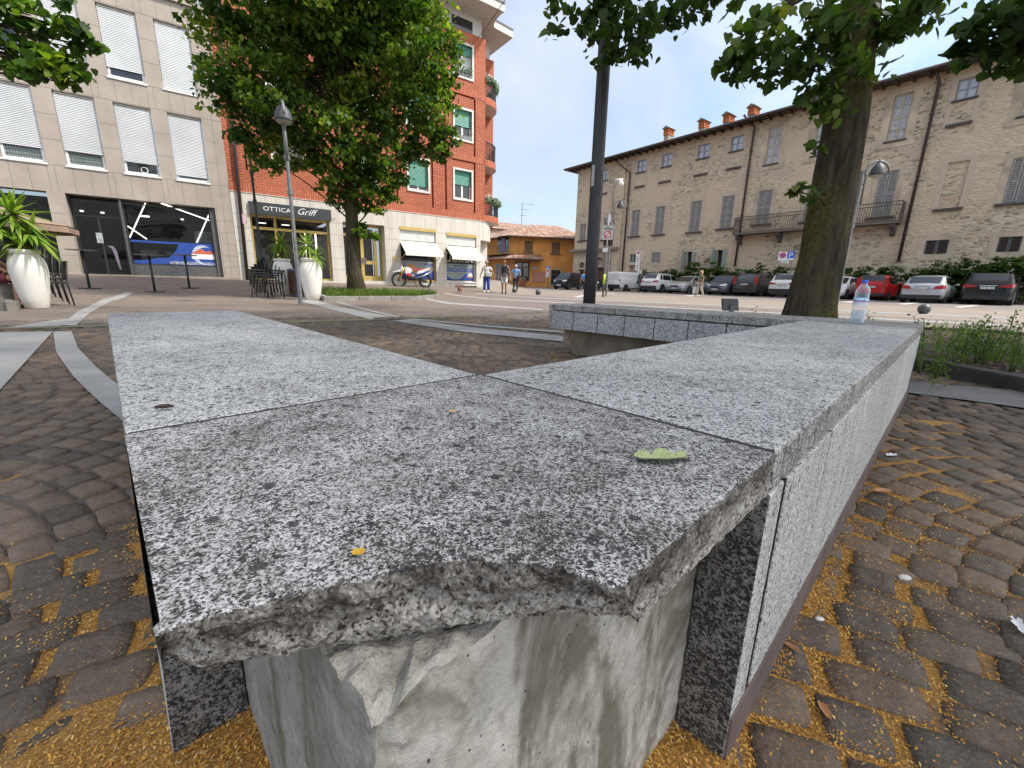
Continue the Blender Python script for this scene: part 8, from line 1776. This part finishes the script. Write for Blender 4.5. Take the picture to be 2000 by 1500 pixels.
    for s, (ao, ay) in zip((1, -1), arms):
        n = len(tj)
        if sleeves: tj += [J(s*.19, 0, 1.37, .068), J(s*(.195+ao*.35), ay*.35-.015, 1.19, .062)]; te += [(3, n), (n, n+1)]
        else: tj += [J(s*.165, 0, 1.385, .062)]; te += [(3, n)]
    skin_obj('shirt', tj, te, [top], t, 2)
    end = .56 if shorts else .16; f = (.84-end)/.70
    def mix(a, b, f): return tuple(a[i]+(b[i]-a[i])*f for i in range(3))
    bj = [J(0, 0, .95, (.160+e, .122+e))]; be = []
    for s, kn, ft in ((1, kl, fl), (-1, kr, fr)):
        n = len(bj); bj += [J(s*.096, 0, .83, .105+e*.5), J(*kn, (.078 if not shorts else .09)*(.6+.4*loose))]; be += [(0, n), (n, n+1)]
        if not shorts: bj += [J(ft[0], ft[1], .13, .068*(.55+.45*loose))]; be += [(n+1, n+2)]
    skin_obj('trousers' if not shorts else 'shorts', bj, be, [bottom], t, 2); m = MB()
    for ft in (fl, fr): m.ell((ft[0]*k, (ft[1]+.05)*k, .045*k+(ft[2]-.07)*k), .052*k, .135*k, .05*k, 12, 8)
    part(m, 'shoes', [shoes], t, True, local=True)
    return t, [Vector(base)+Vector((h.x*math.cos(rot)-h.y*math.sin(rot), h.x*math.sin(rot)+h.y*math.cos(rot), h.z)) for h in hands]
CL = lambda n, c: M('cloth_'+n, c, .9, var=.15, vs=9)
def handbag(name, lab, c, w, h, mat, strap=None, rot=0):
    t = thing(name, lab, 'bag', c); ca, sa = math.cos(rot), math.sin(rot)
    part(MB().obox(c, Vector((ca, sa, 0))*w/2, Vector((-sa, ca, 0))*.05, (0,0,h/2)), 'pouch', [mat], t, bevel=.02)
    if strap: part(MB().tube(strap, .012, 5), 'strap', [mat], t, True)
b = gd(950, 23.3); rotp = R(172); _, hd = person('woman with short grey hair, white shirt and wide blue trousers walking a dog', b, rotp, 1.66, .25, ((.16,.02),(.26,-.08)), SKINB, CL('grey_hair', (.30,.29,.28)), CL('white_shirt', (.60,.59,.57)), CL('blue_denim', (.025,.065,.26)), shoes=CL('white_shoe', (.6,.6,.6)), loose=1.5)
hips = b+Vector((.13, -.20, .95)); handbag('shoulder_bag', 'white shoulder bag on the hip of the dog-walking woman', hips, .30, .22, CL('white_bag', (.58,.57,.55)), [hips+Vector((.05,0,.1)), b+Vector((.05,-.16,1.2)), b+Vector((-.10,-.09,1.42))])
b2 = gd(984, 23.6); person('bald man in black sleeveless top and white shorts walking beside the woman', b2, R(176), 1.80, -.22, ((.12,.04),(.12,-.04)), SKINB, None, CL('black_vest', (.02,.018,.025)), CL('white_shorts', (.55,.54,.51)), True, False, CL('black_shoe', (.02,.02,.022)), bald=True)
o = thing('waist_bag', 'dark waist bag on the front of the bald man', 'bag', b2+Vector((0,-.19,1.0))); part(MB().ell(b2+Vector((0,-.19,.99)), .13, .05, .085, 14, 10), 'pouch', [CL('bag_grey', (.08,.075,.075))], o, True)
b3 = gd(1006, 28.5); person('older man in light blue shirt and dark trousers with a crossbody strap', b3, R(170), 1.68, .2, ((.12,.06),(.12,-.02)), SKIN, CL('white_hair', (.52,.50,.48)), CL('light_blue', (.17,.36,.68)), CL('navy', (.02,.022,.035)), shoes=SK, wide=1.12)
c = b3+Vector((.20,-.12,.92)); handbag('crossbody_bag', 'dark crossbody bag at the hip of the blue-shirted man', c, .24, .2, SK, [c+Vector((0,0,.1)), b3+Vector((.02,-.19,1.2)), b3+Vector((-.13,-.12,1.40))])
b4 = gd(1137, 38.0); person('person in bright blue shirt half hidden by the tall dark pole', b4, R(20), 1.72, .3, ((.14,.1),(.14,-.1)), SKIN, CL('brown_hair', (.10,.05,.03)), CL('bright_blue', (.04,.22,.58)), CL('black_trousers', (.02,.02,.025)), shoes=CL('white_shoe', (.6,.6,.6)))
b5 = gd(1364, 30.3); _, hd5 = person('blonde woman in olive top and patterned trousers passing the parked cars', b5, R(95), 1.62, .55, ((.05,.12),(.06,-.05)), SKIN, CL('blonde_hair', (.50,.36,.20)), CL('olive', (.15,.16,.085)), M('cloth_patterned', (.42,.37,.30), .9, var=.45, vs=22), shoes=CL('pale_shoe', (.5,.45,.4)), lean=.04, loose=1.3, longhair=True)
c = hd5[0]-Vector((0,0,.34)); handbag('shopping_bag', 'pale plastic shopping bag carried by the blonde woman', c, .34, .44, CL('pale_bag', (.48,.52,.52)), [c+Vector((.1,0,.2)), hd5[0], c+Vector((-.1,0,.2))])
# seated person cut off by the left edge
b6 = gd(-22, 11.6); b6.z += .02
def seated(lab, base, rot):
    t = thing('person', lab, 'person', base, rot); J = lambda x, y, z, r: (x, y, z, r)
    joints = [J(0,0,.50,(.16,.13)), J(0,.02,.68,(.14,.11)), J(0,.05,.88,(.16,.12)), J(0,.06,1.02,(.12,.085)), J(0,.07,1.09,(.055,.055)), J(0,.10,1.20,(.08,.095)), J(0,.09,1.29,(.06,.07)), J(.10,.08,.49,.09), J(.12,.45,.50,.062), J(.13,.42,.12,.04), J(.13,.40,.05,.036), J(.14,.54,.035,.034), J(-.10,.08,.49,.09), J(-.13,.46,.50,.062), J(-.14,.50,.12,.04), J(-.14,.48,.05,.036), J(-.15,.62,.035,.034), J(.19,.05,1.0,.055), J(.24,.16,.76,.042), J(.14,.38,.60,.028), J(.10,.45,.57,(.035,.02)), J(-.19,.05,1.0,.055), J(-.24,.16,.76,.042), J(-.14,.38,.60,.028), J(-.10,.45,.57,(.035,.02))]
    skin_obj('body', joints, [(0,1),(1,2),(2,3),(3,4),(4,5),(5,6),(0,7),(7,8),(8,9),(9,10),(10,11),(0,12),(12,13),(13,14),(14,15),(15,16),(3,17),(17,18),(18,19),(19,20),(3,21),(21,22),(22,23),(23,24)], [SKIN], t)
    skin_obj('shirt', [J(0,0,.52,(.18,.15)), J(0,.02,.68,(.16,.13)), J(0,.05,.88,(.175,.135)), J(0,.06,1.02,(.135,.10)), J(.19,.05,1.0,.068), J(.225,.12,.85,.06), J(-.19,.05,1.0,.068), J(-.225,.12,.85,.06)], [(0,1),(1,2),(2,3),(3,4),(4,5),(3,6),(6,7)], [CL('dark_red', (.11,.015,.018))], t)
    skin_obj('shorts', [J(0,0,.52,(.175,.145)), J(.10,.10,.49,.105), J(.12,.40,.50,.085), J(-.10,.10,.49,.105), J(-.13,.40,.50,.085)], [(0,1),(1,2),(0,3),(3,4)], [CL('maroon', (.09,.014,.018))], t)
    part(MB().ell((0,.07,1.25), .09, .11, .09, 14, 10), 'hair', [CL('brown_hair', (.10,.05,.03))], t, True, local=True); m = MB()
    for x, y in ((.135,.46),(-.145,.54)): m.ell((x, y, .03), .05, .13, .03, 12, 8)
    part(m, 'sandals', [SK], t, True, local=True)
seated('person in dark red clothes seated at the far left edge', b6, R(-60)); 
m = MB().box(b6.x-.35, b6.x+.25, b6.y-.3, b6.y+.25, b6.z, b6.z+.40); tag(part(m, 'stone_seat', [KERBL], None, bevel=.02), 'grey stone block seat under the seated person at the left edge', 'seat')
# dog and lead
def dog(base, rot):
    t = thing('dog', 'small brown dog on a lead trotting towards the camera', 'dog', base, rot); s = .62; J = lambda x, y, z, r: (x*s, y*s, z*s, (r[0]*s, r[1]*s) if isinstance(r, tuple) else r*s)
    jt = [J(0,-.25,.36,(.085,.09)), J(0,-.05,.35,(.085,.095)), J(0,.17,.36,(.10,.115)), J(0,.30,.44,.075), J(0,.37,.55,.078), J(0,.46,.54,.05), J(0,.54,.52,.034), J(0,-.36,.42,.03), J(.01,-.46,.54,.022), J(0,-.50,.64,.016)]; ed = [(0,1),(1,2),(2,3),(3,4),(4,5),(5,6),(0,7),(7,8),(8,9)]
    for x in (-1, 1):
        n = len(jt); o = .03*x; jt += [J(x*.075,.20,.27,.05), J(x*.08,.20+o,.15,.03), J(x*.08,.19+o,.04,.024), J(x*.08,.24+o,.02,.026)]; ed += [(2,n),(n,n+1),(n+1,n+2),(n+2,n+3)]
        n = len(jt); jt += [J(x*.08,-.24,.27,.06), J(x*.085,-.18-o,.18,.038), J(x*.085,-.30-o,.12,.024), J(x*.085,-.27-o,.035,.022), J(x*.085,-.22-o,.02,.025)]; ed += [(0,n),(n,n+1),(n+1,n+2),(n+2,n+3),(n+3,n+4)]
        n = len(jt); jt += [J(x*.055,.35,.62,.022), J(x*.085,.36,.70,.012)]; ed += [(4,n),(n,n+1)]
    bd = skin_obj('body', jt, ed, [M('dog_fur', (.20,.075,.028), .9, var=.35, vs=16, bump=.6, bs=120)], t, 2, 1); part(MB().ell((0,.57*s,.53*s), .02*s, .02*s, .018*s, 8, 6), 'nose', [SK], t, True, local=True)
    m = MB()
    for x in (-1, 1): m.ell((x*.04*s, .44*s, .575*s), .012*s, .012*s, .012*s, 8, 6)
    part(m, 'eyes', [SK], t, True, local=True); m = MB().lathe((0, .31*s, .46*s), [(.08*s, -.02*s), (.083*s, .02*s)], 14); part(m, 'collar', [SR_], t, local=True)
d = gd(898, 21.2); dog(d, R(170)); m = MB().tube([d+Vector((0,-.18,.3)), (d+hd[1])/2-Vector((0,0,.12)), hd[1]], .006, 5); tag(part(m, 'dog_lead', [SK]), 'thin dark lead from the dog to the woman', 'lead')
